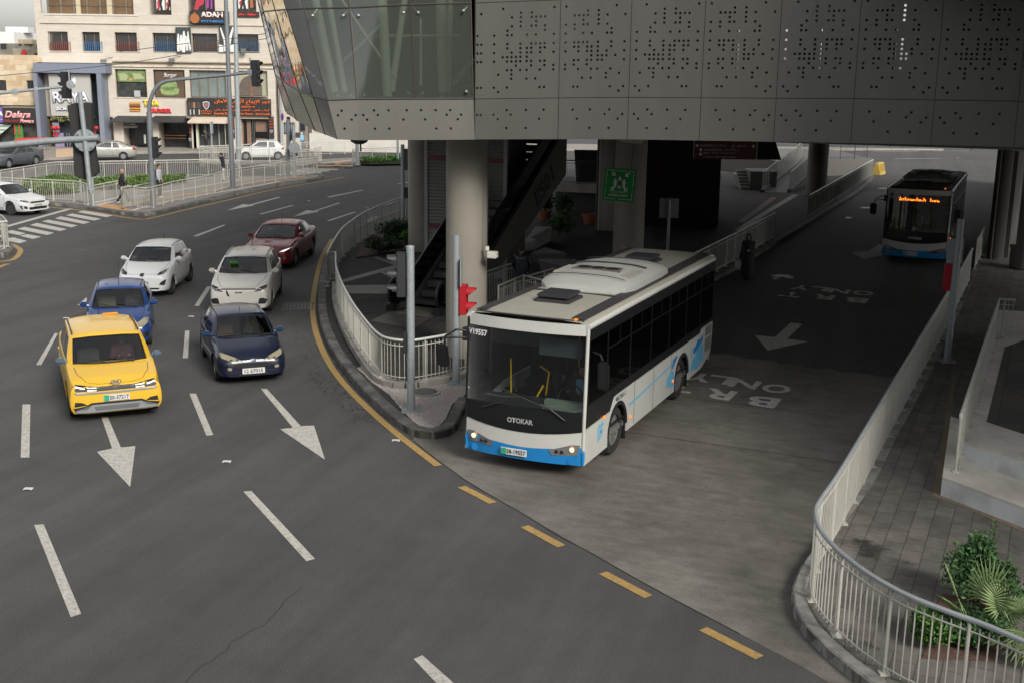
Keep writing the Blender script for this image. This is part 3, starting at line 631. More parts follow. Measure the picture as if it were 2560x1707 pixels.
mull.build('glazing_bars',M('bronze_bars',(.035,.028,.022),.5),br,fix=False)
steel=M('stainless_fitting',(.35,.37,.35),.3,metal=.7)
for u,v_,du in [(781,40,12),(858,40,14),(896,40,-12),(1008.6,32.6,13),(1045.6,32.6,-14),(1159,28,14),(844,240,-8),(876,240,8),(911,238.5,-8),(1020.6,233,10),(1056,234,-10),(1166,230,10)]:
    p=AY(u,v_,27.22); q=AY(u+du,v_-16 if v_<100 else v_+8,27.4)
    MB().sph(p,.036,8).tube([p,q],.012,6).build('spider_fitting',steel,br,smooth=True,fix=False)
trm=M('pale_green_tube',(.22,.25,.20),.7)
for a,b,r_ in [((793,25),(836,232),.10),((826,25),(862,232),.07),((956,10),(969,244),.12),((1002,64),(979,230),.08),((1102,10),(1109,232),.13),((834,179),(951,64),.035),((868,20),(990,200),.03),((1020,90),(1150,90),.03),((1052,110),(1052,215),.03),((1130,215),(1185,150),.06),((1125,20),(1120,235),.07)]:
    q0=AY(a[0],a[1],29.6); q1=AY(b[0],b[1],29.2); d_=(q0-q1); MB().tube([q1,q0+d_*.6],r_,10).build('truss_tube',trm,br,smooth=True,fix=False)
# reflective flank curving away to the left
ma=[cols_a[0],AY(716,25,28.2),AY(688,27,29.6),AY(659,30,31.6),AY(653,40,36)]
mb_=[cols_b[0],AY(782,242,27.8),AY(748,229,29.2),AY(704,201,31.7),AY(688,188,36)]
mc=[cols_c[0],AY(813,338,27.9),AY(788,329,29.2),AY(742,303,32),AY(714,280,36.2)]
mt=[a+(a-b)*.95 for a,b in zip(ma,mb_)]
m,t,N,Lk=nodes('mirror_glass'); mirror=m; b=N['Principled BSDF']; b.inputs['Base Color'].default_value=(.62,.63,.62,1); b.inputs['Metallic'].default_value=1; b.inputs['Roughness'].default_value=.03
bp_=N.new('ShaderNodeBump'); bp_.inputs['Strength'].default_value=.22; bp_.inputs['Distance'].default_value=.05; Lk.new(noise(N,Lk,mapped(N,Lk),1.1,2,.5),bp_.inputs['Height']); Lk.new(bp_.outputs[0],b.inputs['Normal'])
for i in range(4):
    bow(mb_[i],mb_[i+1],ma[i+1],ma[i],'mirror_pane',mirror); bow(ma[i],ma[i+1],mt[i+1],mt[i],'mirror_pane',mirror); bow(mc[i],mc[i+1],mb_[i+1],mb_[i],'metal_band_panel',cladl)
fl=MB()
for r_ in (mb_,ma): fl.tube(r_,.02,6)
for i in range(5): fl.tube([mc[i],mb_[i],ma[i],mt[i]],.012,6)
fl.build('flank_joints',M('bronze_bars',(.03,.025,.02)),br,fix=False)
# body: soffit, floors, roof and rear walls
rise=WP+WD*sx[-1]
Cb=V(cols_c[0].x,cols_c[0].y,0)
foot=[V(p.x,p.y,0) for p in (mc[4],mc[3],mc[2],mc[1],mc[0],cols_c[1],cols_c[2],WP,rise)]+[V(rise.x,rise.y,0)+LA*46,V(-3.4,74,0)]
foot2=[p+V(.0,.12,0) for p in foot[:9]]+foot[9:]
s_=MB(); s_.prism(foot2,zc+.14,zc+.36); s_.build('soffit',ceil_m,br)
hi=[p for p in foot]; 
s_=MB(); s_.prism(foot2,za+3.2,za+3.5); s_.build('roof_slab',dark,br)
s_=MB(); s_.prism([foot2[8]-WD*.1,foot2[8],foot2[9],foot2[9]-LR*.3],zc+.36,za+3.2); s_.build('side_wall',dark,br)
s_=MB(); 
f9,f10=foot[9],foot[10]; L_=(f10-f9).length; dd=(f10-f9).normalized(); nb=V(-dd.y,dd.x,0)
for a_,b_ in ((0,.345),(.362,.462),(.470,.51),(.518,.572),(.580,1)): s_.box((f9+dd*L_*(a_+b_)/2)+V(0,0,(zc+za+3.5)/2),(L_*(b_-a_),.3,za+3.2-zc-.3),math.atan2(dd.y,dd.x))
s_.box((f9+f10)/2+V(0,0,zc+.75),(L_,.28,1.0),math.atan2(dd.y,dd.x)); s_.build('rear_wall',dark,br)
s_=MB(); s_.prism([V(mc[4].x,mc[4].y,0)+V(.1,0,0),V(mc[4].x,mc[4].y,0)+V(.4,0,0),V(-3.1,74,0),V(-3.4,74,0)],zc+.3,za+3.2); s_.build('side_wall',dark,br)
rd=M('dark_red_panel',(.12,.02,.025),.6)
for (u0,u1,v0,v1,Dd,mt_) in [(2185,2200,105,130,34,rd),(1500,1640,20,70,36,rd),(1300,1480,20,110,33,trm),(1900,1960,100,150,38,steel),(2080,2170,120,170,35,steel),(2040,2130,10,60,44,M('lit_partition',(.6,.6,.58)))]:
    a=AY(u0,v1,Dd); b_=AY(u1,v0,Dd); MB().box(((a.x+b_.x)/2,Dd,(a.z+b_.z)/2),(b_.x-a.x,.1,b_.z-a.z)).build('inner_partition',mt_,br)
# dome camera under the corner
dc=AY(898,352,27.6); t_=thing('dome_camera','small dark dome camera hanging under the corner of the bridge building','camera',dc+V(0,0,.0))
MB().lathe([(.001,-.09),(.10,-.08),(.19,-.03),(.21,.02)],(0,0,0),20).build('dome',darkm,t_,smooth=True); MB().cyl((.03,0,-.25),(.03,0,-.05),.02).build('stem',darkm,t_)
# ---------------------------------------------------------------- columns
def column(u,D,dia,label,pipe=None,zt=None,mat=None):
    g=AY(u,600,D); p=V(g.x,D,.15) 
    t_=thing('column',label,'column',p,0,'round columns under the bridge building')
    MB().cyl((0,0,0),(0,0,(zt or zc)-.15+.03),dia/2,n=48).build('shaft',mat or colm,t_,smooth=True)
    MB().lathe([(dia/2+.012,0),(dia/2+.012,.06),(dia/2,.065)],(0,0,0),48).build('base_ring',darkm,t_,smooth=True)
    if pipe: MB().cyl((pipe,-dia/2*.75,0),(pipe,-dia/2*.75,zc-.2),.05,n=10).build('downpipe',M('pipe_dark',(.06,.04,.035),.6),t_,smooth=True)
    return t_
column(1166.5,29.3,1.02,'big beige round column just behind the fence, with the white floodlight')
column(1053,46.2,1.0,'beige round column left of the louvred wall')
column(1516,53,1.0,'beige round column half hidden behind the green sign column',pipe=-.5)
column(1571,38.5,1.0,'beige round column carrying the green assembly point sign')
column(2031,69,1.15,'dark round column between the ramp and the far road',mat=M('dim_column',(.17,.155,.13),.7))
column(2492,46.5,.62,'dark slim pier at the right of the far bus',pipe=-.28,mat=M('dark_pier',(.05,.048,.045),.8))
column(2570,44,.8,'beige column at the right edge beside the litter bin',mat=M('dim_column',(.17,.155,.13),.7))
pq=AY(2492,600,46.5); wq=V(pq.x,46.5,0)+LR*.25+LA*.4; t_=thing('dark_gap_wall','long dark wall added behind the slim pier on the right','wall',wq,math.atan2(LA.y,LA.x)); MB().box((17,-.1,2.85),(34,.2,5.4)).build('wall',M('dark_pier',(.05,.048,.045)),t_)  # dark wall added to close the bright gap beside the pier
# security floodlight on the big column
p=AY(1218,636,28.75); t_=thing('floodlight','white boxy floodlight on the right side of the big column','floodlight',p)
MB().box((.13,-.08,0),(.24,.20,.16),R(-15)).build('housing',M('white_plastic',(.62,.6,.52),.5),t_,bevel=.015)
MB().box((.235,-.115,-.005),(.012,.15,.11),R(-15)).build('lens',darkm,t_); MB().box((0,.02,.14),(.09,.09,.10)).build('junction_box',M('white_plastic',(.6,.6,.5)),t_,bevel=.01); MB().tube([(0,.02,.1),(.03,-.02,.02)],.02).build('bracket',cream,t_)
MB().tube([(0,.03,.18),(.0,.03,2.6)],.011).build('conduit',M('pipe_dark',(.06,.04,.035)),t_)
# louvred wall
a=G(1063,688,.15); t_=thing('louvred_wall','tall grey louvred service enclosure between the beige columns','louvred wall',V(a.x,a.y,.15),math.atan2(LR.y,LR.x))
lm=M('louvre_grey',(.24,.235,.22),.5,var=.06); H_=zc-.15; W_=3.1
MB().box((W_/2,.9,H_/2),(W_-.1,1.6,H_)).build('core',darkm,t_)
l=MB(); k=0; z=.15
while z<H_-.08:
    c0=.13+0*k; l.add([(.13,-.02,z),(W_-.1,-.02,z),(W_-.1,.06,z+.085),(.13,.06,z+.085),(.13,-.02,z-.014),(W_-.1,-.02,z-.014)],[(0,1,2,3),(4,5,1,0)]); z+=.115; k+=1
l.build('louvre_blades',lm,t_,fix=False)
for z in (1.75,4.1): MB().box((W_/2,-.035,z),(W_-.25,.02,.16)).build('red_band',M('dark_red_panel',(.12,.02,.025)),t_)
for x in (.06,W_-.05): MB().box((x,.02,H_/2),(.13,.12,H_)).build('jamb',M('jamb_grey',(.26,.27,.26),.5),t_)
# ---------------------------------------------------------------- escalator (rises along the lane direction)
eb=G(1035,784,.15); t_=thing('escalator','dark escalator rising from the plaza behind the big column','escalator',V(eb.x,eb.y,.15),math.atan2(LA.y,LA.x))
SL=math.tan(R(31)); Lh=9.6
def ez(s): return 0 if s<1.3 else (s-1.3)*SL
prof=[(x,ez(x)) for x in (0,.6,1.3,Lh)]
em=M('escalator_cladding',(.085,.08,.074),.5); eg=mglass('escalator_glass',(.42,.46,.45),.8,.04,.04)
hand=M('handrail_rubber',(.012,.012,.014),.4)
stp=MB(); x=.1
while x<Lh: 
    z=ez(x+.2); stp.box((x+.2,0,z-.1),(.4,1.34,.2)); x+=.4
stp.build('steps',M('step_metal',(.09,.09,.09),.5),t_)
MB().box((.35,0,.01),(1.1,1.0,.02)).build('comb_plate',M('comb',(.16,.15,.12),.5),t_)
for sy in (-1,1):
    y=sy*.80
    MB().ext([(.1,y-.13,-.1),(1.3,y-.13,-.1),(1.75,y-.13,-.1),(Lh,y-.13,ez(Lh)-1.55),(Lh,y-.13,ez(Lh)+.16),(1.3,y-.13,.16),(.1,y-.13,.16)],(0,.26,0)).build('truss_cladding',em,t_)
    MB().ext([(.2,y,.16),(1.3,y,.16),(Lh,y,ez(Lh)+.16),(Lh,y,ez(Lh)+.9),(1.3,y,.9),(.2,y,.9),(.0,y,.75),(-.05,y,.5),(.02,y,.25)],(0,.012,0)).build('balustrade_glass',eg,t_)
    loop=[(.5,y,.10),(.2,y,.14),(-.02,y,.3),(-.1,y,.52),(-.03,y,.78),(.2,y,.93),(.6,y,.96),(1.3,y,.97),(Lh,y,ez(Lh)+.97)]
    MB().tube(cat(loop[:7],4)+[Vector(p) for p in loop[7:]],.045,8).build('handrail',hand,t_,smooth=True,fix=False)
    MB().box((.12,y,.06),(.34,.26,.34)).build('newel_base',M('newel_black',(.015,.016,.018),.35),t_,bevel=.03)
# underside cladding and number
MB().ext([(2.2,-.92,.1),(Lh,-.92,ez(Lh)-1.5),(Lh,-.92,ez(Lh)-1.6),(2.2,-.92,.0)],(0,1.84,0)).build('underside',em,t_)
dsl=V(math.cos(R(31)),0,math.sin(R(31)))
o_=txt('ES01','escalator_number',M('number_black',(.008,.008,.008),.6),V(7.0,-.935,ez(7.0)-.98),dsl,V(-dsl.z,0,dsl.x),1.7,.62,t_,depth=.004,bold=.02)
# ---------------------------------------------------------------- plaza furniture
def box3(name,label,cat_,P,ax,sz,mat,part='body'):
    t_=thing(name,label,cat_,P,ax); MB().box((sz[0]/2,sz[1]/2,sz[2]/2),sz).build(part,mat,t_); return t_
mar=tiles('maroon_tiles',(.075,.020,.026),(.055,.016,.020),(.028,.014,.014),.10,.10,rz=0,rough=.4,msz=.006)
# floor patterns
stl=M('light_floor_stone',(.17,.155,.13),.6,var=.2,scale=3); stm=M('mid_floor_stone',(.10,.095,.087),.6,var=.2,scale=3)
fl=MB()
for poly in ([(849,714),(1020,712),(1022,735),(872,734)],[(852,701),(860,706),(1016,664),(1005,658)],[(935,645),(941,641),(1002,662),(996,667)],[(947,680),(955,677),(990,692),(983,697)]):
    q=PX(poly,.154); fl.add(q,[tuple(range(4))])
struct(fl,'floor_strips',stl)
fl=MB()
for poly in ([(927,802),(984,774),(1090,786),(1033,822)],): q=PX(poly,.154); fl.add(q,[tuple(range(len(q)))])
struct(fl,'floor_patches',stm)
str_=strip([(1846,577),(1900,541),(1990,487)],.34,.156,n=2); struct(str_,'floor_strips',stl); str_=strip([(1852,556),(1890,528),(1935,494)],.34,.156,n=2); struct(str_,'tactile_strip',M('tactile_brown',(.20,.12,.06),.8))
# ticket box
a=G(1611,565,.15); b_=G(1792,571,.15); wdir=(b_-a); wl=wdir.length; an=math.atan2(wdir.y,wdir.x)
t_=thing('ticket_kiosk','dark maroon tiled kiosk block with grey doors in the middle of the plaza','kiosk',a,an)
MB().box((wl/2,2.2,2.7),(wl,4.4,5.4)).build('wall',mar,t_)
MB().box((wl+.02,1.6,2.5),(.05,2.9,4.9)).build('side_panel',M('grey_door_panel',(.075,.08,.085),.4),t_); MB().box((wl+.05,1.2,1.15),(.03,.9,2.3)).build('door',M('door_dark',(.01,.01,.012),.4),t_)
txt('WC','door_sign',white,V(wl+.06,2.0,2.75),V(0,1,0),V(0,0,1),.22,.14,t_,depth=.003)
# overhead direction sign
a=AY(1734,398,50); b_=AY(1893,355,50); t_=thing('direction_sign','hanging dark maroon direction sign with white Arabic and English lines','sign',V(a.x,50,a.z))
W_=b_.x-a.x; H_=b_.z-a.z+.5
MB().box((W_/2,.06,H_/2),(W_,.12,H_)).build('board',M('maroon_board',(.09,.018,.022),.4),t_)
wt=M('sign_grey_white',(.6,.6,.6),.6)
for s_,x,z,w_,h_ in [('WAITING SEATS',.22,.50,.58,.10),(ar('مقاعد الانتظار'),.84,.50,.5,.12),('EXIT',1.55,.50,.16,.09),(ar('مخرج طوارئ'),1.76,.49,.42,.12),('TO CONCOURSE LEVEL',.42,.34,.75,.09),(ar('الى صالة المسافرين'),1.25,.34,.62,.12),(ar('المدينة الرياضية - المحطة - صويلح'),.40,.19,1.3,.12),('TO SPORT CITY - SWEILEH - MAHATTA - AL ZARQA',.40,.04,1.35,.08)]:
    txt(s_,'lettering',wt,V(x,-.003,z),V(1,0,0),V(0,0,1),w_,h_,t_,depth=.003)
for x,z in ((.12,.55),(.28,.38),(.28,.2),(W_-.15,.55)): MB().lathe([(.05,0),(.065,0),(.065,.004),(.05,.004)],(x,-.004,z),16,(V(1,0,0),V(0,0,1),V(0,-1,0))).build('arrow_ring',wt,t_); MB().box((x,-.008,z),(.06,.004,.012),ax=(V(.7,0,.7),V(0,1,0),V(-.7,0,.7))).build('arrow',wt,t_)
# green assembly point sign
P4=[AY(1506.8,418.5,36.2),AY(1587,423.2,36.2),AY(1583.5,507,36.2),AY(1505,500.4,36.2)]
t_=thing('assembly_point_sign','square green assembly point sign hanging on rods before a column','sign',P4[3])
X=(P4[2]-P4[3]); W_=X.length; X.normalize(); Y=V(0,0,1); Y=(Y-X*Y.dot(X)).normalized(); H_=(P4[0]-P4[3]).dot(Y); Nn=X.cross(Y)
def sg(x,y,d=0): return X*x+Y*y+Nn*d
grn=M('sign_green',(.012,.30,.06),.45); wsg=M('sign_white',(.8,.8,.8),.5)
MB().ext([sg(0,0),sg(W_,0),sg(W_,H_),sg(0,H_)],-Nn*.12).build('board',grn,t_)
bd=MB()
for x0,x1,y0,y1 in [(.07,.38,.93,.942),(.44,.70,.93,.942),(.76,.93,.93,.942),(.07,.42,.06,.072),(.50,.93,.06,.072),(.07,.082,.06,.42),(.07,.082,.48,.93),(.918,.93,.06,.40),(.918,.93,.46,.93)]:
    bd.ext([sg(x0*W_,y0*H_),sg(x1*W_,y0*H_),sg(x1*W_,y1*H_),sg(x0*W_,y1*H_)],Nn*.004)
bd.build('border_line',wsg,t_)
def disc(mb,cx,cy,r,n=14): mb.ext([sg(cx+r*math.cos(2*math.pi*k/n),cy+r*math.sin(2*math.pi*k/n)) for k in range(n)],Nn*.005)
for cx,cy in ((.36,.55),(.5,.62),(.64,.55),(.5,.52)):
    f=MB(); disc(f,cx*W_,(cy+.10)*H_,.033*W_)
    f.ext([sg((cx-.05)*W_,cy*H_-.0),sg((cx+.05)*W_,cy*H_),sg((cx+.055)*W_,(cy+.065)*H_),sg((cx-.055)*W_,(cy+.065)*H_)],Nn*.005)
    for sx_ in (-1,1): f.ext([sg((cx+sx_*.02-.018)*W_,(cy-.13)*H_),sg((cx+sx_*.02+.018)*W_,(cy-.13)*H_),sg((cx+sx_*.02+.018)*W_,(cy)*H_),sg((cx+sx_*.02-.018)*W_,(cy)*H_)],Nn*.005)
    f.build('figure_icon',wsg,t_)
for cx,cy,dx,dy in ((.28,.83,1,-1),(.72,.83,-1,-1),(.28,.36,1,1),(.72,.36,-1,1)):
    d_=V(dx,dy,0).normalized(); e_=V(-d_.y,d_.x,0); f=MB()
    T=lambda p: sg(cx*W_+p.x*.1*W_*1.0,cy*H_+p.y*.1*H_)
    f.ext([T(-d_*.9+e_*.16),T(-d_*.9-e_*.16),T(d_*.3-e_*.16),T(d_*.3+e_*.16)],Nn*.005); f.ext([T(d_*.9),T(d_*.9-(d_*.95+e_*.95)*.75),T(d_*.55-(d_*.95+e_*.95)*.75),T(d_*.3)],Nn*.005); f.ext([T(d_*.9),T(d_*.9-(d_*.95-e_*.95)*.75),T(d_*.55-(d_*.95-e_*.95)*.75),T(d_*.3)],Nn*.006)
    f.build('arrow_icon',wsg,t_)
txt(ar('نقطة تجمع'),'lettering',wsg,sg(.27*W_,.235*H_),X,Y,.44*W_,.085*H_,t_,depth=.004,bold=.01); txt('ASSEMBLY POINT','lettering',wsg,sg(.17*W_,.14*H_),X,Y,.62*W_,.075*H_,t_,depth=.004,bold=.02)
for x_ in (.25,.82): MB().tube([sg(x_*W_,H_),sg(x_*W_,H_+.9)],.012).build('rod',darkm,t_)
# grey plate on a post in the plaza
g_=G(1668,648,.15); t_=thing('plate_sign_post','blank grey plate on a round post beside the bus roof','sign post',V(g_.x,g_.y,.15))
zt=zat(g_,502); MB().cyl((0,0,0),(0,0,zt-.15),.055,n=12).build('post',galv,t_,smooth=True); MB().box((0,.07,zat(g_,522)-.15),(.74,.02,.74)).build('plate',M('plate_grey',(.20,.21,.22),.5),t_)
# benches of folded concrete
bm_=M('bench_concrete',(.22,.22,.22),.7,var=.12,scale=6)
def bench(label,top,zt=.62,inset_=.12):
    q=[G(u,v_,zt) for u,v_ in top]; c_=sum(q,V(0,0,0))/len(q); base=[c_+(p-c_)*(1-inset_) for p in q]
    t_=thing('concrete_bench',label,'bench',V(c_.x,c_.y,.15),0,'angular concrete benches')
    n=len(q); vs=[V(p.x-c_.x,p.y-c_.y,0) for p in base]+[V(p.x-c_.x,p.y-c_.y,zt-.15-.05) for p in q]+[V((p.x-c_.x)*.95,(p.y-c_.y)*.95,zt-.15) for p in q]
    MB().add(vs,[tuple(range(n))[::-1]]+[(k*n+i,k*n+(i+1)%n,(k+1)*n+(i+1)%n,(k+1)*n+i) for k in (0,1) for i in range(n)]+[tuple(range(2*n,3*n))]).build('block',bm_,t_)
bench('angular pale concrete bench farthest back, beside the leafy shrub',[(1318,594),(1338,566),(1380,567),(1322,597)],.75)
bench('narrow concrete bench against the escalator, behind the triangular ones',[(1290,598),(1308,594),(1341,597),(1333,607),(1296,610)],.8)
bench('triangular concrete bench behind the nearest one',[(1326,633),(1361,618),(1416,633)],.55)
bench('triangular concrete bench nearest the railings beside the bus roof',[(1346,647.5),(1440,647.5),(1404,664)],.55)
t_=None
# concrete landing and its railing at the back of the plaza
a=AY(1380,481,60); b_=AY(1500,487,58.5); zt=AY(1440,459,60).z
t_=thing('stair_landing','raised concrete landing slab behind the potted plants','landing',V(a.x,60,0))
MB().prism([(0,0),(3.0,-1.0),(3.8,2.5),(.9,3.5)],zt-.42,zt).build('slab',conc,t_); MB().prism([(.2,.6),(3.0,-.4),(3.4,2.3),(1,3)],.15,zt-.42).build('base_wall',dark,t_)
fence('landing_fence','dark railing on the raised concrete landing at the back of the plaza',[V(a.x+.1,60.1,0),V(a.x+2.9,59.1,0)],zt,1.15,mat=darkm,smooth=False,group='station railings')
st=MB()
for k in range(9): st.box((2.0+k*.0,1.2+k*.3-.2,zt-.02+.17*k),(1.5,.3,.17))
st.build('stair_flight',M('black_stair',(.02,.02,.02),.6),t_)
# ramp, platform and stairs on the far right of the plaza
pf=[G(2055,441,.15),G(2178,437,.15)]; pz=1.25
pts=[V(p.x,p.y,0) for p in pf]; back2=[pts[1]+V(-.5,9,0),pts[0]+V(-8,12,0),pts[0]+V(-6.5,4,0)]
MBp=MB().prism([pts[0]-(pts[1]-pts[0])*.9]+[pts[1]]+back2[:2],.0,pz); struct(MBp,'upper_platform',M('grey_wall',(.12,.115,.105),.8))
fence('platform_fence','dark railing along the edge of the far raised platform',[pts[0]-(pts[1]-pts[0])*.5+V(0,.3,0),pts[1]+V(-.3,.3,0)],pz,1.1,mat=darkm,smooth=False,group='station railings')
r0,r1=G(1905,482,.15),G(1973,482,.15); e0=AY(2003,397,80)
dr=V(e0.x-r0.x,e0.y-r0.y,0); w_=V(r1.x-r0.x,r1.y-r0.y,0)
A0,A1,B0,B1=V(r0.x,r0.y,0),V(r1.x,r1.y,0),V(r0.x,r0.y,0)+dr,V(r1.x,r1.y,0)+dr
t_=thing('ramp','sloping concrete access ramp behind the long railing','ramp',A0)
q=[V(0,0,.155),w_+V(0,0,.155),w_+dr+V(0,0,pz),dr+V(0,0,pz)]; MB().add(q+[V(p.x,p.y,0) for p in q],[(0,1,2,3),(4,7,6,5),(0,4,5,1),(1,5,6,2),(2,6,7,3),(3,7,4,0)]).build('slope',stm,t_)
for k,(p,lab) in enumerate(((V(0,0,0),1),(w_,2))):
    up1=p+V(0,0,.30); 
    MB().add([p+V(-.12,0,.15),p+V(.12,0,.15),p+dr+V(.12,0,pz),p+dr+V(-.12,0,pz),p+V(-.12,0,.33),p+V(.12,0,.33),p+dr+V(.12,0,pz+.18),p+dr+V(-.12,0,pz+.18)],[(0,1,2,3),(4,7,6,5),(0,4,5,1),(1,5,6,2),(2,6,7,3),(3,7,4,0)]).build('kerb_wall',M('grey_wall',(.12,.115,.105)),t_)
    mb=MB(); mb.tube([p+V(0,0,1.35),p+dr+V(0,0,pz+1.3)],.03); n=14
    for i in range(n+1): s_=i/n; z_=.3+(pz-.0)*s_*.9; q_=p+dr*s_; mb.cyl(q_+V(0,0,z_),q_+V(0,0,z_+1.05),.02,n=6)
    for i in range(90): s_=i/90; z_=.35+(pz)*s_*.9; q_=p+dr*s_; mb.cyl(q_+V(0,0,z_),q_+V(0,0,z_+.92),.008,n=4)
    mb.build('railing',M('grey_painted_steel',(.36,.36,.33)),t_,fix=False)
a=AY(1853,443,72); t_=thing('concrete_stairs','short flight of pale concrete steps beside the kiosk','stairs',V(a.x,72,.15))
sm_=MB()
for k in range(6): sm_.box((.25,k*.32,(.09+.17*k)),(.55,.34,.17+.0))
for k in range(6): sm_.box((.25,k*.32+.9,.085+.17*k-.2 if k else .08),(.5,1.6,.02))
sm_.build('steps',M('grey_step',(.22,.21,.19),.8),t_); MB().box((1.35,1.2,.55),(1.6,2.4,1.1)).build('cheek_wall',M('grey_wall',(.12,.115,.105),.8),t_)
a=AY(1892,400,66); b_=AY(1955,355,66); t_=thing('stair_soffit','dark wedge shaped underside of an upper stair beyond the direction sign','stairs',V(a.x,66,a.z))
MB().add([(0,0,0),(1.35,0,0),(.9,0,1.2),(0,0,1.3),(0,2,0),(1.35,2,0),(.9,2,1.2),(0,2,1.3)],[(0,1,2,3),(4,7,6,5),(0,4,5,1),(1,5,6,2),(2,6,7,3),(3,7,4,0)]).build('wedge',dark,t_)
# lane-side railings
fence('lane_fence','dark railing beside the kerb right of the kiosk, running to the far kerb corner',fpx([(1762+261-0*1,487),(2183,398)],1.3),.15,1.1,mat=M('dim_steel',(.20,.20,.18),.5),rmat=M('light_handrail',(.5,.5,.5)),smooth=False,group='station railings') if True else None
fence('lane_fence','cream railing beside the kerb behind the woman in black',fpx([(1700,650),(1739,629),(1850,575),(1938,530)],1.3),.15,1.1,mat=M('grey_painted_steel',(.36,.36,.33)),rmat=M('light_handrail',(.5,.5,.5)),smooth=False,group='station railings')
fence('lane_fence','railing behind the man in the leather jacket beside the bus roof',fpx([(1215,680),(1270,662),(1300,655)],1.25),.15,1.1,mat=cream,smooth=False,group='station railings')
fence('lane_fence','bent railing between the man in the leather jacket and the bus roof',fpx([(1246,715),(1308,689),(1366,703),(1420,720)],1.25),.15,1.1,mat=cream,smooth=False,group='station railings')
fence('lane_fence','short railing between the triangular bench and the bent railing',fpx([(1310,693),(1388,671)],1.25),.15,1.1,mat=M('grey_painted_steel',(.36,.36,.33)),smooth=False,group='station railings')
# far road marks
dd_=MB()
for (a_,b_) in (((2186,380.5),(2297,379)),((2237,397.7),(2348,396.7)),((2330,378.6),(2420,377.6)),((620,372),(760,371))): strip([a_,b_],.18,mb=dd_,n=1)
struct(dd_,'far_lane_line',white)
# ---------------------------------------------------------------- steps and terrace on the right
A_=G(2351,1238,.15); B_=G(2560,1320,.15); ex=(B_-A_); ex.z=0; ex.normalize(); C_=G(2368.6,1112,.15); ey=(V(C_.x,C_.y,0)-V(A_.x,A_.y,0)); ey.z=0; ey=(ey-ex*0).normalized()
z1_=zat(A_,1191); T2=G(2410.7,1103,z1_+.33)
t_=thing('terrace_steps','two broad white concrete seating steps with pale stone top at the right','steps',V(A_.x,A_.y,.15))
def par(o_,x0,x1,y0,y1): return [o_+ex*x0+ey*y0,o_+ex*x1+ey*y0,o_+ex*x1+ey*y1,o_+ex*x0+ey*y1]
O=V(0,0,0); h1=z1_-.15
s2=V(T2.x-A_.x,T2.y-A_.y,0)
import itertools
det=ex.x*ey.y-ex.y*ey.x; px=(s2.x*ey.y-s2.y*ey.x)/det; py=(ex.x*s2.y-ex.y*s2.x)/det
MB().prism([tuple(p.xy) for p in par(O,0,9,0,4)],0,h1-.04).build('lower_riser',paleconc,t_); MB().prism([tuple(p.xy) for p in par(O,-.0,9,0,4)],h1-.04,h1).build('lower_tread',M('pale_stone_top',(.60,.57,.51),.8,var=.12,scale=5,dirt=(.24,.21,.17),damt=.5),t_)
ua=G(2406,1103,.15+h1+.33)-V(A_.x,A_.y,0); ub=G(2498,775,.15+h1+.33)-V(A_.x,A_.y,0); upl=[V(ua.x,ua.y,0),V(ua.x,ua.y,0)+ex*9,V(ub.x,ub.y,0)+LR*12+LA*2,V(ub.x,ub.y,0)]
MB().prism([tuple(p.xy) for p in upl],h1,h1+.29).build('upper_riser',paleconc,t_); 
MB().prism([tuple(p.xy) for p in upl],h1+.29,h1+.33).build('upper_tread',M('pale_stone_top',(.4,.385,.345)),t_)
top=.15+h1+.33
q=[G(2466,1054,top),G(2512,868,top),G(2700,800,top),G(2760,1150,top)]
ft=MB(); ft.add([V(p.x,p.y,top+.004) for p in q],[(0,1,2,3)]); tag(ft.build('terrace_paving',tiles('terrace_tiles',(.11,.10,.09),(.075,.07,.066),(.05,.048,.045),.9,.45)),kind='structure')
bs=MB(); w_=.16
for a_,b_ in ((V(-.0,-w_,0),V(9,-w_,0)),): pass
bs.prism([tuple((A_+p).xy) for p in par(O,-w_,9,-w_,-.002)],.15,.156); bs.prism([tuple((A_+p).xy) for p in par(O,-w_,-.002,0,9)],.15,.156); struct(bs,'border_stone',M('brown_border_stone',(.17,.13,.09),.8,var=.2))
fence('terrace_fence','cream fence with a bent end running up the edge of the white steps',fpx([(2403,1036),(2440,925),(2475,818),(2498,748),(2538,750)],top+1.0),top-.0,1.0,sp=.95,smooth=False) 
pl_=G(2397,1174,z1_); MB_=thing('step_post','slim cream post standing on the lower white step','post',V(pl_.x,pl_.y,z1_)); MB().cyl((0,0,0),(0,0,1.33),.024,n=8).box((0,0,.012),(.13,.13,.024)).build('post_shaft',cream,MB_)
for u_,v_,D_,lab in ((1572,352,31,'pale bent pipe hanging under the soffit beside the green sign'),(2555,372,24.5,'pale pipe end under the soffit at the right edge')):
    p=AY(u_,v_,D_); tag(MB().tube([p+V(-.45,.3,.12),p+V(-.1,0,.02),p+V(.3,-.05,-.02),p+V(.42,-.05,.12)],.075,10).build('soffit_pipe',M('pipe_cream',(.42,.40,.33),.5),smooth=True,fix=False),lab,'pipe')
# litter bin
g_=G(2540,668,.15); t_=thing('litter_bin','grey metal litter bin with yellowish top beside the beige column','bin',V(g_.x,g_.y,.15))
MB().lathe([(.26,.06),(.27,.66),(.27,.66)],(0,0,0),24).build('drum',M('bin_grey',(.10,.115,.13),.4,metal=.4),t_,smooth=True); MB().lathe([(.24,.66),(.31,.76),(.30,.84),(.001,.86)],(0,0,0),24).build('lid',M('bin_lid',(.16,.14,.07),.5),t_,smooth=True); MB().cyl((0,0,0),(0,0,.1),.05).build('foot',darkm,t_)
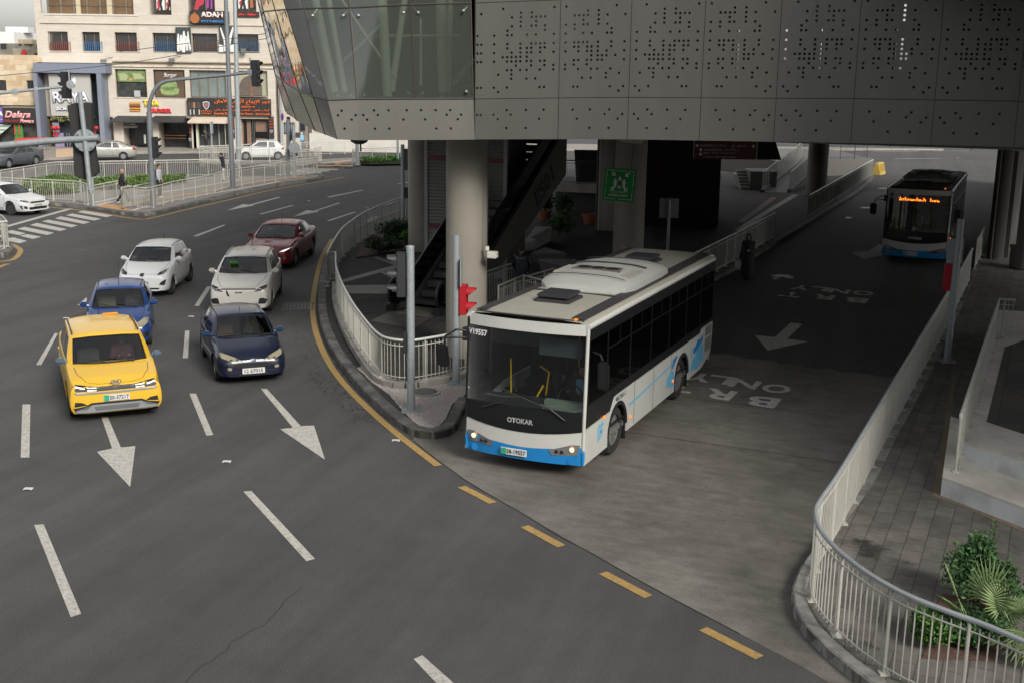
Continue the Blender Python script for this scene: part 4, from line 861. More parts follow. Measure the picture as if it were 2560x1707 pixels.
# yellow jersey barrier
g_=G(2196,437,0); t_=thing('road_barrier','yellow plastic jersey barrier at the far kerb corner','barrier',V(g_.x,g_.y,0),R(58))
yb=M('barrier_yellow',(.42,.30,.07),.6,var=.15)
MB().ext([(-.7,-.33,0),(-.7,.33,0),(-.7,.28,.25),(-.7,.12,.85),(-.7,-.12,.85),(-.7,-.28,.25)],(1.4,0,0)).build('barrier_body',yb,t_,bevel=.02)
for x in (-.45,-.15,.15,.45): MB().box((x,-.19,.5),(.08,.16,.55),ax=(V(1,0,0),V(0,.96,-.25),V(0,.25,.96))).build('rib',yb,t_)
# ================================================================ BUILDINGS ACROSS THE ROAD
# unseen wing and overhang added on the right to shade the cladding
wg=thing('unseen_shade_wing','unseen grey clad wing added at the right to shade the bridge cladding','bridge building')
MB().prism([(8.6,18.6),(11.9,24.9),(40,17.5),(40,2),(14,8)],6.0,21).build('shade_wing_body',clad,wg)
MB().prism([(6.5,25.2),(11.2,23.7),(24,19),(24,8),(13,8)],9.6,10.0).build('shade_overhang',dark,wg)  # slab added out of view to darken the cladding on the right
for p in ((17,12),(26,4),(27,18)): MB().cyl((p[0],p[1],.1),(p[0],p[1],6.2),.5,n=32).build('shade_wing_column',colm,wg,smooth=True)
FY=100.0
tw=thing('sun_blocker','tall plain unseen block added behind the viewpoint to block sunlight','building')  # unseen block added behind the camera to keep sunlight off nearby surfaces
MB().prism([(-30,-24),(70,-24),(70,-40),(-30,-40)],0,21).build('blocker_body',M('blocker_render',(.30,.29,.27),.8),tw)
def F(u,v): p=AY(u,v,FY); return p.x,p.z
def stonem(name,c1,c2,mo,bw,rh,var=.1,stain=(.42,.33,.22),amt=.5,freq=.6):
    m,t,N,Lk=nodes(name); b=N['Principled BSDF']; b.inputs['Roughness'].default_value=.85
    tc=N.new('ShaderNodeTexCoord'); mp=N.new('ShaderNodeMapping'); mp.inputs['Rotation'].default_value=(R(-90),0,0); Lk.new(tc.outputs['Object'],mp.inputs[0]); v=mp.outputs[0]
    br_=N.new('ShaderNodeTexBrick'); Lk.new(v,br_.inputs['Vector']); br_.inputs['Scale'].default_value=1; br_.inputs['Brick Width'].default_value=bw; br_.inputs['Row Height'].default_value=rh; br_.inputs['Mortar Size'].default_value=.012; br_.inputs['Mortar Smooth'].default_value=.2
    br_.inputs['Color1'].default_value=(*c1,1); br_.inputs['Color2'].default_value=(*c2,1); br_.inputs['Mortar'].default_value=(*mo,1)
    c=mixc(N,Lk,1.0,br_.outputs[0],mrange(N,Lk,noise(N,Lk,v,1.2,7,.7),.3,.7,1-var,1+var),'MULTIPLY'); c=mixc(N,Lk,mrange(N,Lk,noise(N,Lk,v,freq,8,.7),.52,.72,0,amt),c,stain); Lk.new(c,b.inputs['Base Color']); return m
cstone=stonem('cream_stone',(.51,.465,.405),(.465,.42,.36),(.45,.40,.33),.8,.30,.06,(.46,.37,.26),.40)
tstone=stonem('tan_stone',(.55,.47,.35),(.42,.31,.19),(.38,.30,.2),.95,.42,.12,(.36,.24,.13),.7,.9)
rough_st=M('rusticated_stone',(.55,.48,.38),.9,var=.25,scale=2.2,bump=1,bscale=3,dirt=(.42,.32,.2),dscale=1.2)
wglass=M('dark_window_glass',(.035,.038,.04),.08,spec=.6); bronze=M('bronze_frame',(.16,.13,.09),.5)
def R3(mb,u0,v0,u1,v1,y0,y1):
    x0,z1=F(u0,v0); x1,z0=F(u1,v1); mb.box(((x0+x1)/2,(y0+y1)/2,(z0+z1)/2),(x1-x0,abs(y1-y0),z1-z0)); return mb
def wallgrid(us,vs,holes_,y0=0,th=.35):
    """wall in the facade plane as boxes around openings; us/vs pixel grid lines, holes_ = set of (i,j) open cells"""
    mb=MB()
    X=[AY(u,200,FY).x for u in us]; Z=[AY(400,v,FY).z for v in vs]
    for j in range(len(Z)-1):
        i=0
        while i<len(X)-1:
            if (i,j) in holes_: i+=1; continue
            e=i
            while e<len(X)-1 and (e,j) not in holes_: e+=1
            mb.add([(X[i],y0,Z[j]),(X[e],y0,Z[j]),(X[e],y0,Z[j+1]),(X[i],y0,Z[j+1])],[(0,1,2,3)]); i=e
    for (i,j) in holes_:
        a,b,c,d=X[i],X[i+1],Z[j],Z[j+1]; y1=y0+th
        mb.add([(a,y0,c),(b,y0,c),(b,y0,d),(a,y0,d),(a,y1,c),(b,y1,c),(b,y1,d),(a,y1,d)],[(0,1,5,4),(1,2,6,5),(2,3,7,6),(3,0,4,7)])
    return mb
def off(o): o.location.y+=FY; return o
mbld=thing('shop_building','tall cream stone building with shops, gym signs and railed windows across the road','building',V(0,FY,0))
# row of wall bands (rows are separate so that every storey has its own openings)
rows=[(-260,38,[(115,344),(384,437),(479,545),(590,647)],None),(38,83,[],None),(83,130.5,[(127.5,177),(212,256),(293,348),(387,447),(484,547.5),(592,649.5)],None),(130.5,175,[],None),
      (175,245,[(288,366),(383,462),(473.5,565),(584,668.6)],None),(245,295,[],None)]
# the top storey openings stop at the sills; windows above are out of view
for k,(v0,v1,op,_) in enumerate(rows):
    if k==0:
        us=[99,*[x for a in op for x in a],688]; W=wallgrid(us,[v0,-60,38 if 1 else 0],{(2*i+1,1) for i in range(len(op))})
    else: us=[99,*[x for a in op for x in a],688]; W=wallgrid(us,[v0,v1],{(2*i+1,0) for i in range(len(op))})
    W.build('wall',cstone,mbld)
us=[276,301,370,390.5,468,484,573,597,668,688]; wallgrid(us,[295,376],{(1,0),(3,0),(5,0),(7,0)},th=1.6).build('wall',cstone,mbld)
x0=AY(99,0,FY).x; x1=AY(688,200,FY).x; zt_=AY(400,-260,FY).z
MB().box(((x0+x1)/2,8.5,zt_/2),(x1-x0-.02,13.8,zt_)).build('body',cstone,mbld)
# windows
def window(u0,v0,u1,v1,rail=None,root=mbld,nm=2,glassm=None,y=.34):
    f=R3(MB(),u0,v0,u1,v1,y-.02,y).build('window',glassm or wglass,root)
    fr=MB()
    for k in range(nm+1):
        u=u0+(u1-u0)*k/nm; R3(fr,u-.7,v0,u+.7,v1,y-.10,y-.03)
    R3(fr,u0,v0,u1,v0+1.3,y-.1,y-.03); R3(fr,u0,v1-1.3,u1,v1,y-.1,y-.03); fr.build('frame',bronze,f)
    R3(MB(),u0-3,v1,u1+3,v1+1.6,-.06,.2).build('sill',M('sill_stone',(.55,.52,.48),.7),f)
    if rail:
        rb=MB(); vt=v0+(v1-v0)*.45; 
        for vv in (vt,(vt+v1)/2,v1-1.2): R3(rb,u0-1,vv-.35,u1+1,vv+.35,-.1,-.06)
        n=int((u1-u0)/4.6)
        for k in range(n+1): u=u0+(u1-u0)*k/n; R3(rb,u-.2,vt,u+.2,v1-1,-.1,-.07)
        rb.build('window_guard',rail,f)
    return f
redr=M('red_rail',(.22,.05,.03),.5); blur=M('blue_rail',(.03,.14,.32),.5); brr=M('brown_rail',(.17,.09,.07),.5)
for (a,b),rl in zip(rows[2][2],(redr,blur,redr,blur,brr,blur)): window(a,84,b,130,rl)
bz=M('bronze_glass',(.13,.075,.035),.1,var=.4,scale=.8,spec=.7); cp_=M('cream_spandrel',(.45,.40,.27),.6)
f=window(115,-60,344,38,None,nm=7,glassm=bz)
for a,b in ((182,200),(260,279)): R3(MB(),a,-60,b,37,.2,.3).build('cream_panel',cp_,f)
R3(MB(),116,13,343,15.5,.18,.24).build('transom',bronze,f)
# poster windows on the gym floor: generic red and violet pictures
def poster(u0,v0,u1,v1,name,base,blobs,y=.30,root=mbld,th=.03,seed=0):
    o=R3(MB(),u0,v0,u1,v1,y-th,y).build(name,base,root)
    for q,(mt,polys) in enumerate(blobs):
        mb=MB()
        for pl_ in polys:
            pts=[]
            for (a,b) in pl_: X,Z=F(u0+(u1-u0)*a,v0+(v1-v0)*b); pts.append((X,y-th-.012-.004*q,Z))
            mb.ext(pts,(0,.01,0))
        mb.build('printed_figure',mt,o)
    return o
prd=M('print_red',(.40,.03,.05),.6); pbk=M('print_black',(.015,.015,.018),.6); pwh=M('print_white',(.62,.62,.60),.6); pvi=M('print_violet',(.35,.04,.30),.6); por=M('print_orange',(.32,.11,.035),.6); pgr=M('print_green',(.13,.19,.07),.7,var=.4,scale=3); plg=M('print_lettuce',(.19,.27,.10),.7,var=.5,scale=4); pbr=M('print_brown',(.085,.055,.035),.7,var=.25,scale=1.5); pbun=M('print_bun',(.5,.24,.08),.6)
man=[(.35,0),(.65,0),(.72,.25),(.66,.55),(.8,1),(.55,1),(.5,.7),(.42,1),(.18,1),(.33,.5),(.27,.22)]
def shift(p,s,o): return [(a*s+o,b) for a,b in p]
poster(385,-60,436,26,'window_poster',pwh,[(pbk,[shift([(a,b*.4+.6) for a,b in man],.5,0),shift([(a,b*.45+.55) for a,b in man],.5,.48)]),(prd,[[(.1,.75),(.2,.7),(.25,.95),(.15,1)],[(.55,.8),(.68,.72),(.62,.98)]])])
poster(480,-60,544,25,'window_poster',pbk,[(prd,[[(.05,1),(.12,.72),(.3,.62),(.45,.72),(.4,.85),(.25,.9),(.2,1)]]),(pvi,[[(.55,.6),(.62,.6),(.62,.95),(.55,.95)],[(.7,.6),(.76,.6),(.76,.98),(.7,.98)],[(.84,.6),(.97,.6),(.97,.9),(.84,.94)]])])
poster(591,-60,646,23,'window_poster',pwh,[(pbk,[shift([(a,b*.45+.55) for a,b in man],.5,.02),[(.5,.55),(1,.55),(1,1),(.5,1)]]),(prd,[[(.08,.8),(.2,.72),(.16,.95)]]),(por,[[(.58,.7),(.7,.66),(.75,.95),(.6,.98)],[(.8,.68),(.9,.66),(.94,.9),(.82,.95)]])])
for u in (410.5,512,618.5): R3(MB(),u-.8,-60,u+.8,26,.2,.27).build('poster_mullion',bronze,mbld)
poster(440,69,480.6,133,'wall_banner',M('banner_dark',(.035,.045,.045),.7),[(pwh,[[(.14,.25),(.22,.25),(.25,.45),(.3,.95),(.12,.95),(.1,.5)],[(.3,.3),(.4,.3),(.42,.5),(.4,.9),(.25,.95)],[(.48,.15),(.56,.15),(.66,.5),(.6,.98),(.42,.98),(.42,.45)],[(.74,.18),(.8,.16),(.84,.4),(.97,.85),(.9,.95),(.72,.5)],[(.62,.35),(.7,.35),(.8,.9),(.68,.92)]])],y=-.12,th=.06)
poster(549,67,586,131,'wall_banner',M('banner_dark',(.035,.045,.045)),[(pwh,[[(.05,.05),(.14,.05),(.42,.5),(.62,.5),(.9,.02),(.99,.05),(.8,.6),(.72,.98),(.35,.98),(.32,.6)],[(.5,.2),(.62,.18),(.66,.33),(.58,.42),(.49,.35)],[(0,.7),(.3,.75),(.3,1),(0,1)],[(.75,.72),(1,.7),(1,1),(.75,1)]])],y=-.12,th=.06)
# stone bands and ledge
R3(MB(),100,58,688,66,-.12,.1).build('stone_band',rough_st,mbld); R3(MB(),283,163.5,688,172.5,-.12,.1).build('stone_band',rough_st,mbld); R3(MB(),283,155.5,684,158,-.25,.1).build('ledge',M('ledge_stone',(.28,.23,.16),.8,var=.3),mbld)
# first floor windows
f=window(288,176,366,245,None,nm=1,glassm=M('shop_upper_dark',(.04,.042,.04),.1,var=.6,scale=2)); poster(291,177,364,206,'food_poster',pgr,[(M('poster_pale',(.3,.34,.18),.7),[[(.05,.3),(.25,.2),(.4,.5),(.3,.9),(.1,.85)],[(.5,.2),(.8,.3),(.95,.7),(.6,.8)]]),(pbun,[[(.4,.7),(.5,.66),(.52,.85),(.42,.88)]])],y=.22)
R3(MB(),336,227,352,243,-.12,-.06).build('condenser_plate',M('plate_pale',(.34,.36,.34),.6),f)
f=window(383,175,462,245,None,nm=1); o_=poster(385,176.5,461,244,'food_poster',pbr,[(plg,[[(.2,.55),(.3,.42),(.45,.36),(.6,.38),(.72,.46),(.74,.6),(.82,.72),(.78,.88),(.6,.93),(.35,.93),(.22,.86),(.18,.7)]]),(M('print_patty',(.12,.16,.05),.7,var=.6,scale=5),[[(.25,.66),(.4,.6),(.7,.64),(.66,.72),(.3,.75)]])],y=.24)
def FT(s,u0,v0,u1,v1,mat,name='lettering',y=-.02,root=mbld,depth=.06,bold=.01,shear=0):
    x0_,z1_=F(u0,v0); x1_,z0_=F(u1,v1); return txt(s,name,mat,V(x0_,y,z0_),V(1,0,0),V(0,0,1),x1_-x0_,z1_-z0_,root,depth=depth,bold=bold,shear=shear)
FT('Burger',407,183,441,197,pwh,y=.19,root=mbld,depth=.01,shear=.3)
grg=M('grey_green_glass',(.16,.19,.18),.12,var=.3,scale=.6); window(473.5,174,565,244,None,nm=4,glassm=grg)
f=window(584,171,668.6,241,None,nm=1,glassm=M('pale_showroom',(.32,.32,.22),.3)); 
xa,za_=F(596,190); xb,zb_=F(654,240)
ar_=MB(); n=14; cx=(xa+xb)/2; rx=(xb-xa)/2; ar_.ext([(cx-rx,.26,zb_)]+[(cx-rx*math.cos(math.pi*k/n),.26,za_-.9+.9*math.sin(math.pi*k/n)+.0) for k in range(n+1)]+[(cx+rx,.26,zb_)],(0,.04,0)); ar_.build('arched_door',M('door_brown_grey',(.11,.085,.07),.5,var=.2),f)
R3(MB(),622,200,632,241,.20,.25).build('door_leaf',M('door_brown',(.17,.09,.06),.5),f)
# TATA / BURGER letters, logo
yel=M('letter_yellow',(.75,.55,.02),.5); red=M('letter_red',(.55,.02,.03),.5)
FT('TATA',358.7,251,398,267,yel,depth=.12,bold=.05); FT('BURGER',378,272,429,283,red,depth=.12,bold=.06)
lg=thing('burger_emblem','round burger emblem of bun, lettuce and patty on the cream wall','emblem',V(*[F(338,268)[0],FY-.05,F(338,268)[1]]))
for (z,h,w_,mt) in ((.28,.20,.46,pbun),(.13,.06,.48,plg),(.06,.06,.46,red),(-.02,.08,.47,M('patty',(.09,.035,.015),.7)),(-.12,.07,.47,yel),(-.2,.07,.46,prd),(-.32,.14,.44,pbun)): MB().box((0,0,z),(w_*2,.12,h)).build('burger_layer',mt,lg,bevel=.05)
# awnings and shops below
awm=M('black_awning',(.03,.032,.035),.6,stretch=(6,1,1),var=.4,scale=3)
def awning(u0,v0,u1,v1,mat,dpt=1.2,root=mbld,slope=.0,name='awning'):
    x0_,z1_=F(u0,v0); x1_,z0_=F(u1,v1); mb=MB(); mb.add([(x0_+.25,-.02,z1_),(x1_-.05,-.02,z1_),(x1_,-dpt,z0_+.12),(x0_-.1,-dpt,z0_+.12),(x1_,-dpt,z0_),(x0_-.1,-dpt,z0_),(x0_+.1,-.02,z0_),(x1_,-.02,z0_)],[(0,1,2,3),(3,2,4,5),(0,3,5,6),(1,7,4,2),(6,5,4,7)]); return mb.build(name,mat,root)
awning(287,290,370,306,awm); awning(381,290,468,306,awm); 
awning(478,291,571,309,M('beige_canvas',(.50,.42,.33),.8,var=.06),.9)
inm=M('shop_interior',(.035,.035,.037),.3,var=.6,scale=1.5); R3(MB(),300,300,371,376,1.5,1.55).build('shopfront',inm,mbld); 
ck_=MB()
for k in range(16):
    for j in range(2):
        if (k+j)%2: R3(ck_,302+k*2.5,316+j*2.6,304.5+k*2.5,318.6+j*2.6,.2,.26)
ck_.build('checker_band',pwh,mbld); R3(MB(),342,307,370,364,.2,.3).build('shop_door',M('door_near_black',(.008,.009,.01),.2),mbld); R3(MB(),358,338,364,360,.14,.19).build('notice',M('plate_pale',(.3,.3,.3)),mbld)
FT('Cafe',313,308,338,314,pwh,y=.15,depth=.02)
o_=R3(MB(),390,300,468,376,1.45,1.5).build('shopfront',M('shop_glass_dark',(.03,.03,.032),.12,var=.5,scale=.8),mbld)
for vv in (340,347): R3(MB(),398,vv,458,vv+1.8,.8,.95).build('counter_board',M('wood_board',(.35,.17,.06),.5),mbld)
wf=MB(); 
for k in range(24): R3(wf,392+k*3.2,349,393+k*3.2,371,.55,.58)
wf.build('low_grille',darkm,mbld)
# security door shop sign
bks=M('sign_black',(.02,.018,.018),.6); org=M('letter_orange',(.85,.16,.02),.5)
sg_=R3(MB(),470,246,679,289.5,-.35,-.03).build('shop_sign',bks,mbld)
def ST(s,u0,v0,u1,v1,mt=org,bold=.015): return FT(s,u0,v0,u1,v1,mt,y=-.36,root=sg_,depth=.03,bold=bold)
ST(ar('فجر الإبداع لأبواب الأمان'),538,247,677,264); ST("FAJR AL EBDA'A",569,265,640,271); ST(ar('أبواب أمان - أبواب داخلية - قفل ذكي'),538,271.5,676,280.5,bold=.02); ST('Securite Doors - Interior Doors - Smart Look',538,281.5,677,288.5,bold=.02)
ST(ar('م بشار الطاهر'),505,275.5,533,281); ST('0797128812',507,282.5,531,286)
def shield(cx,cy,r,root,y):
    x,z=F(cx,cy); rr_=r/CF*FY
    for s_,mt in ((1,pwh),(.82,M('shield_blue',(.03,.09,.25),.4)),(.55,por)):
        p=[(x+rr_*s_*a,y-.01*(2-s_),z+rr_*s_*b) for a,b in ((-.8,.75),(0,1),(.8,.75),(.75,-.1),(.4,-.7),(0,-1.05),(-.4,-.7),(-.75,-.1))]
        MB().ext(p,(0,.02,0)).build('shield_logo',mt,root)
shield(518.5,264,10,sg_,-.38)
for k,(u,mt) in enumerate(((474,pbr),(481,pbr),(486,M('door_tan',(.30,.17,.11),.6)),(494,pbr),(499,pbr))): R3(MB(),u,256,u+5,271,-.37,-.35).build('door_picture',mt,sg_)
for u in (477,486,499): R3(MB(),u,274,u+4,287,-.37,-.35).build('handle_picture',M('plate_pale',(.34,.36,.34)),sg_)
wst=M('shop_grey_glass',(.07,.075,.075),.1,var=.35,scale=.8); R3(MB(),484,309,573,376,.9,.95).build('shopfront',wst,mbld); R3(MB(),482,309,497,372,.0,.3).build('white_pier',M('cream_pier',(.52,.54,.42),.8),mbld)
fr=MB(); 
for u in (509,543,559): R3(fr,u,309,u+1.1,367,.5,.6)
R3(fr,497,366,573,368,.5,.6); fr.build('shopfront_frame',M('alu_pale',(.42,.42,.38),.5),mbld)
R3(MB(),596,294,669,376,.8,.85).build('shopfront',M('shop_black',(.025,.03,.03),.15),mbld)
dbr=M('door_brown_mid',(.20,.12,.085),.5,var=.15)
for a,b in ((598,607),(613,626),(635,665)): R3(MB(),a,304,b,364,.5,.6).build('wooden_door',dbr,mbld)
R3(MB(),636,331,665,347,.44,.49).build('door_panel',M('door_near_black',(.008,.009,.01)),mbld); R3(MB(),608,306,612,362,.44,.5).build('door_panel',M('shop_black',(.02,.02,.02)),mbld)
fr=MB()
for u in (597,629,633,666): R3(fr,u,294,u+1.4,364,.35,.42)
R3(fr,597,301,668,303,.35,.42); fr.build('shopfront_frame',M('frame_green_grey',(.10,.12,.115),.4),mbld)
for a,b,c_,d_ in ((472,481,296,375),(577.5,588,295,346),(672.6,686,292,347)):
    o_=R3(MB(),a,c_,b,d_,-.12,-.02).build('vertical_sign',bks,mbld)
    for k in range(4): FT(ar(('أبواب','أمان','أقفال','ذكية')[k]),a+2,c_+3+k*(d_-c_)*.13,b-2,c_+7+k*(d_-c_)*.13,org,y=-.13,root=o_,depth=.02)
    shield((a+b)/2,c_+(d_-c_)*.68,4.2,o_,-.14)
# gym sign
sg_=R3(MB(),477,28,575,62,-.5,-.05).build('gym_sign',bks,mbld,bevel=.05)
ST2=lambda s,u0,v0,u1,v1,mt,b=.03: FT(s,u0,v0,u1,v1,mt,y=-.52,root=sg_,depth=.04,bold=b)
ST2('ADAM',506,32,562,46,M('print_red_shadow',(.5,.10,.03)),.07); FT('ADAM',505.5,31,561,45,pwh,y=-.56,root=sg_,depth=.02,bold=.05); ST2('FITNESS',507,52,562,58,M('letter_blue',(.04,.25,.6),.5),.02)
x,z=F(491,46); em_=MB(); em_.lathe([(.34,0),(.38,0),(.38,.02),(.34,.02)],(x,-.52,z-.05),24,(V(1,0,0),V(0,0,1),V(0,-1,0))); em_.ext([(x-.16,-.53,z-.3),(x+.16,-.53,z-.3),(x+.26,-.53,z+.05),(x+.1,-.53,z+.2),(x+.06,-.53,z+.42),(x-.06,-.53,z+.42),(x-.1,-.53,z+.2),(x-.26,-.53,z+.05)],(0,.02,0)); em_.build('muscle_emblem',por,sg_)
sg_=R3(MB(),588,30,649,44,-.15,-.03).build('led_sign',bks,mbld); FT('- '+ar('بخار')+' - '+ar('ساونا')+' -',591,33,646,41,M('led_red',(.5,.02,.02),.5,emit=(1,.05,.03),estr=.6),y=-.17,root=sg_,depth=.01)
# spotlights on brackets and air units
for u,v_ in ((263,155),(433,152),(612,128)):
    x,z=F(u,v_); MB().box((x,-.45,z),(.42,.3,.36),0).build('wall_spotlight',M('lamp_grey',(.13,.13,.12),.5),mbld,bevel=.03); MB().tube([(x,-.4,z+.1),(x+.3,-.3,z+.3),(x+.65,-.02,z+.35)],.02).build('lamp_bracket',darkm,mbld)
# blue grey portal of the boutique
bg_=M('portal_blue_grey',(.165,.185,.235),.5,var=.05,scale=1); pt_=thing('boutique_portal','blue grey portal frame with a big pale sign panel reading RAYA BOUTIQUE','shop portal',V(0,FY,0))
R3(MB(),101,158,281,184,-1.6,-.05).build('lintel',bg_,pt_); R3(MB(),101,184,125,376,-1.6,-.05).build('pillar',bg_,pt_); R3(MB(),257,184,281,376,-1.6,-.05).build('pillar',bg_,pt_)
R3(MB(),100,156,282,158,-1.65,-.05).build('coping',pwh,pt_); R3(MB(),125,184,257,374,-.35,-.1).build('dark_glazing',M('portal_glass',(.03,.038,.045),.12,var=.5,scale=1),pt_)
o_=R3(MB(),134,184.5,243,290,-1.15,-.9).build('sign_panel',M('sign_panel_grey',(.36,.36,.34),.6),pt_)
silv=M('silver_letter',(.66,.66,.72),.35); shd=M('letter_side',(.08,.08,.12),.5)
for s_,u0,v0,u1,v1,b_ in (('RAYA',145,229,237,257,.02),('BOUTIQUE',155,268,231,277,.03)):
    FT(s_,u0+1,v0+1,u1+1,v1+1,shd,y=-1.16,root=o_,depth=.05,bold=b_+.01); FT(s_,u0,v0,u1,v1,silv,y=-1.22,root=o_,depth=.08,bold=b_)
x,z=F(195,208); lf=MB(); lf.ext([(x-.25,-1.2,z-.42),(x-.28,-1.2,z-.1),(x-.08,-1.2,z+.25),(x+.2,-1.2,z+.5),(x+.25,-1.2,z+.1),(x+.12,-1.2,z-.25)],(0,.06,0)); lf.ext([(x-.5,-1.2,z-.45),(x-.36,-1.2,z-.2),(x-.3,-1.2,z-.5)],(0,.06,0)); lf.build('leaf_logo',silv,o_)
gar=MB(); rr=random.Random(3); ga2=MB()
for k in range(420):
    u=rr.uniform(139,246); v_=rr.uniform(290,302)+2*math.sin(u*.2); x,z=F(u,v_); y=-1.0+rr.uniform(-.2,.2)
    (gar if k%4 else ga2).box((x,y,z),(.13,.08,.05),rr.uniform(0,3)) if k%4 else ga2.sph((x,y-.1,z),.045,5)
gar.build('garland',M('garland_green',(.04,.09,.03),.8),pt_,fix=False); ga2.build('garland_baubles',M('bauble_gold',(.6,.42,.2),.3,metal=.5),pt_,fix=False)
for u in (151,247):
    x,z=F(u,322); bw=MB(); bw.sph((x-.19,-1.1,z+.12),.2,8,(1,.5,.8)).sph((x+.19,-1.1,z+.12),.2,8,(1,.5,.8)).sph((x,-1.15,z+.08),.1,8); bw.ext([(x-.05,-1.1,z),(x-.28,-1.1,z-.62),(x-.1,-1.1,z-.55)],(0,.05,0)); bw.ext([(x+.0,-1.1,z),(x+.18,-1.1,z-.6),(x+.02,-1.1,z-.62)],(0,.05,0)); bw.build('red_bow',M('bow_red',(.42,.015,.02),.5),pt_,smooth=True,fix=False)
R3(MB(),142,306,160,330,-1.0,-.95).build('curtain',bg_,pt_)
for a,b in ((143,168),(172,176),(178,182)): R3(MB(),a,332,b,372,-.6,-.5).build('display',M('display_lilac',(.22,.17,.27),.6,var=.4),pt_)
R3(MB(),196,300,212,374,-.55,-.4).build('entrance_door',M('blue_door',(.03,.05,.09),.2),pt_)
# two storey tan stone building on the left with its shops
tb=thing('flower_shop_building','two storey tan stone building with flower shop at the left edge','building',V(0,FY,0))
wallgrid([-260,-120,-50,0,22,73,105,109],[143,206,232,268],{(1,1),(3,1),(5,1)},y0=-.6).build('wall',tstone,tb)
x0_=AY(-260,200,FY).x; x1_=AY(109,200,FY).x; zt2=AY(60,143,FY).z
MB().box(((x0_+x1_)/2,7,zt2/2),(x1_-x0_-.02,14.3,zt2-.05)).build('body',tstone,tb)
for a,b in ((-120,-50),(0,22),(73,105)): R3(MB(),a,206,b,232,-.4,-.3).build('window',wglass,tb)
R3(MB(),-260,300,-40,376,-.6,-.3).build('wall',tstone,tb)
R3(MB(),-40,305,110,376,-.9,-.85).build('shopfront',M('shop_mixed',(.06,.06,.055),.3,var=.8,scale=1.2),tb)
dl=R3(MB(),25,270,111,308,-1.5,-.6).build('delara_sign',bks,tb); R3(MB(),25,265.5,111,270,-1.5,-.6).build('sign_cap',M('cap_grey',(.16,.15,.12),.7),tb)
FT('Delara',29,276,95,294,M('letter_pink',(.75,.35,.35),.5),y=-1.52,root=dl,depth=.04,bold=.035,shear=.35); FT('Flowers',68,296,103,306,M('letter_pink',(.75,.35,.35)),y=-1.52,root=dl,depth=.04,bold=.03,shear=.35); FT('WWWWWW',31,298,65,304,M('letter_dark_red',(.4,.02,.02)),y=-1.52,root=dl,depth=.02,bold=.04) if 0 else FT(ar('ازهار ديلارا'),31,297.5,65,304.5,M('letter_dark_red',(.4,.02,.02)),y=-1.52,root=dl,depth=.02,bold=.04)
pu=R3(MB(),-60,268,26,305,-1.3,-.6).build('purple_sign',M('purple_sign_board',(.16,.09,.36),.6),tb); FT('DANA',-22,277,26,291,pwh,y=-1.32,root=pu,depth=.04,bold=.06); FT(ar('عطور ومكياج'),-10,295,25,301,pwh,y=-1.32,root=pu,depth=.02)
gw=M('green_wall_paint',(.05,.19,.04),.8,var=.1); R3(MB(),48,309,74,376,-1.15,-.95).build('green_panel',gw,tb)
rf=MB()
for u in (53,63):
    for k in range(9): x,z=F(u+rr.uniform(-1.5,1.5),311+k*3); rf.sph((x,-1.25,z),.06,5)
rf.build('hanging_flowers',M('flower_red',(.5,.06,.04)),tb,fix=False)
stw=MB(); stg=MB()
for k in range(7):
    z0=F(0,308+k*4)[1]; z1=F(0,308+k*4+4)[1]; y0,y1=-.9-k*.35,-.9-(k+1)*.35; xa_,xb_=F(-60,300)[0],F(44-k*1.5,300)[0]
    (stw if k%2==0 else stg).add([(xa_,y0,z0),(xb_,y0,z0),(xb_-.05,y1,z1),(xa_,y1,z1)],[(0,1,2,3)])
stw.build('awning_stripe_white',M('canvas_white',(.5,.48,.42),.8),tb); stg.build('awning_stripe_green',M('canvas_green',(.16,.25,.2),.8),tb)
R3(MB(),-60,335,20,341,-3.4,-3.3).build('awning_valance',M('canvas_pinkish',(.38,.30,.29),.8),tb); R3(MB(),11,341,13,378,-3.35,-3.3).build('awning_post',galv,tb)
# flower stand in front of the shop
t_=thing('flower_stand','heap of red, yellow and white flowers in front of the flower shop','flower stand',V(*[F(14,392)[0],FY-8,.15]))
for mt,n_ in ((M('flower_red',(.5,.06,.04)),60),(M('flower_yellow',(.7,.45,.03),.6),30),(pwh,30),(M('leaf_dark',(.04,.10,.03),.7),80)):
    f=MB()
    for k in range(n_): f.sph((rr.uniform(-2.3,1.5),rr.uniform(-.6,.6),rr.uniform(.1,1.1)),rr.uniform(.07,.15),5)
    f.build('flowers',mt,t_,fix=False)
t_=thing('red_canopy','bright red low canopy on the patio in front of the boutique','canopy',V(F(134,372)[0],FY-5,.2)); MB().add([(-1.5,0,.55),(1.5,0,.7),(1.2,1.2,.95),(-1.3,1.2,.85),(-1.3,0,.45),(1.2,0,.4)],[(0,1,2,3),(0,4,5,1)]).build('canvas',M('canopy_red',(.55,.04,.02),.7),t_); MB().cyl((-1.2,.2,-.2),(-1.2,.2,.6),.03).cyl((1.1,.2,-.2),(1.1,.2,.6),.03).build('legs',galv,t_)
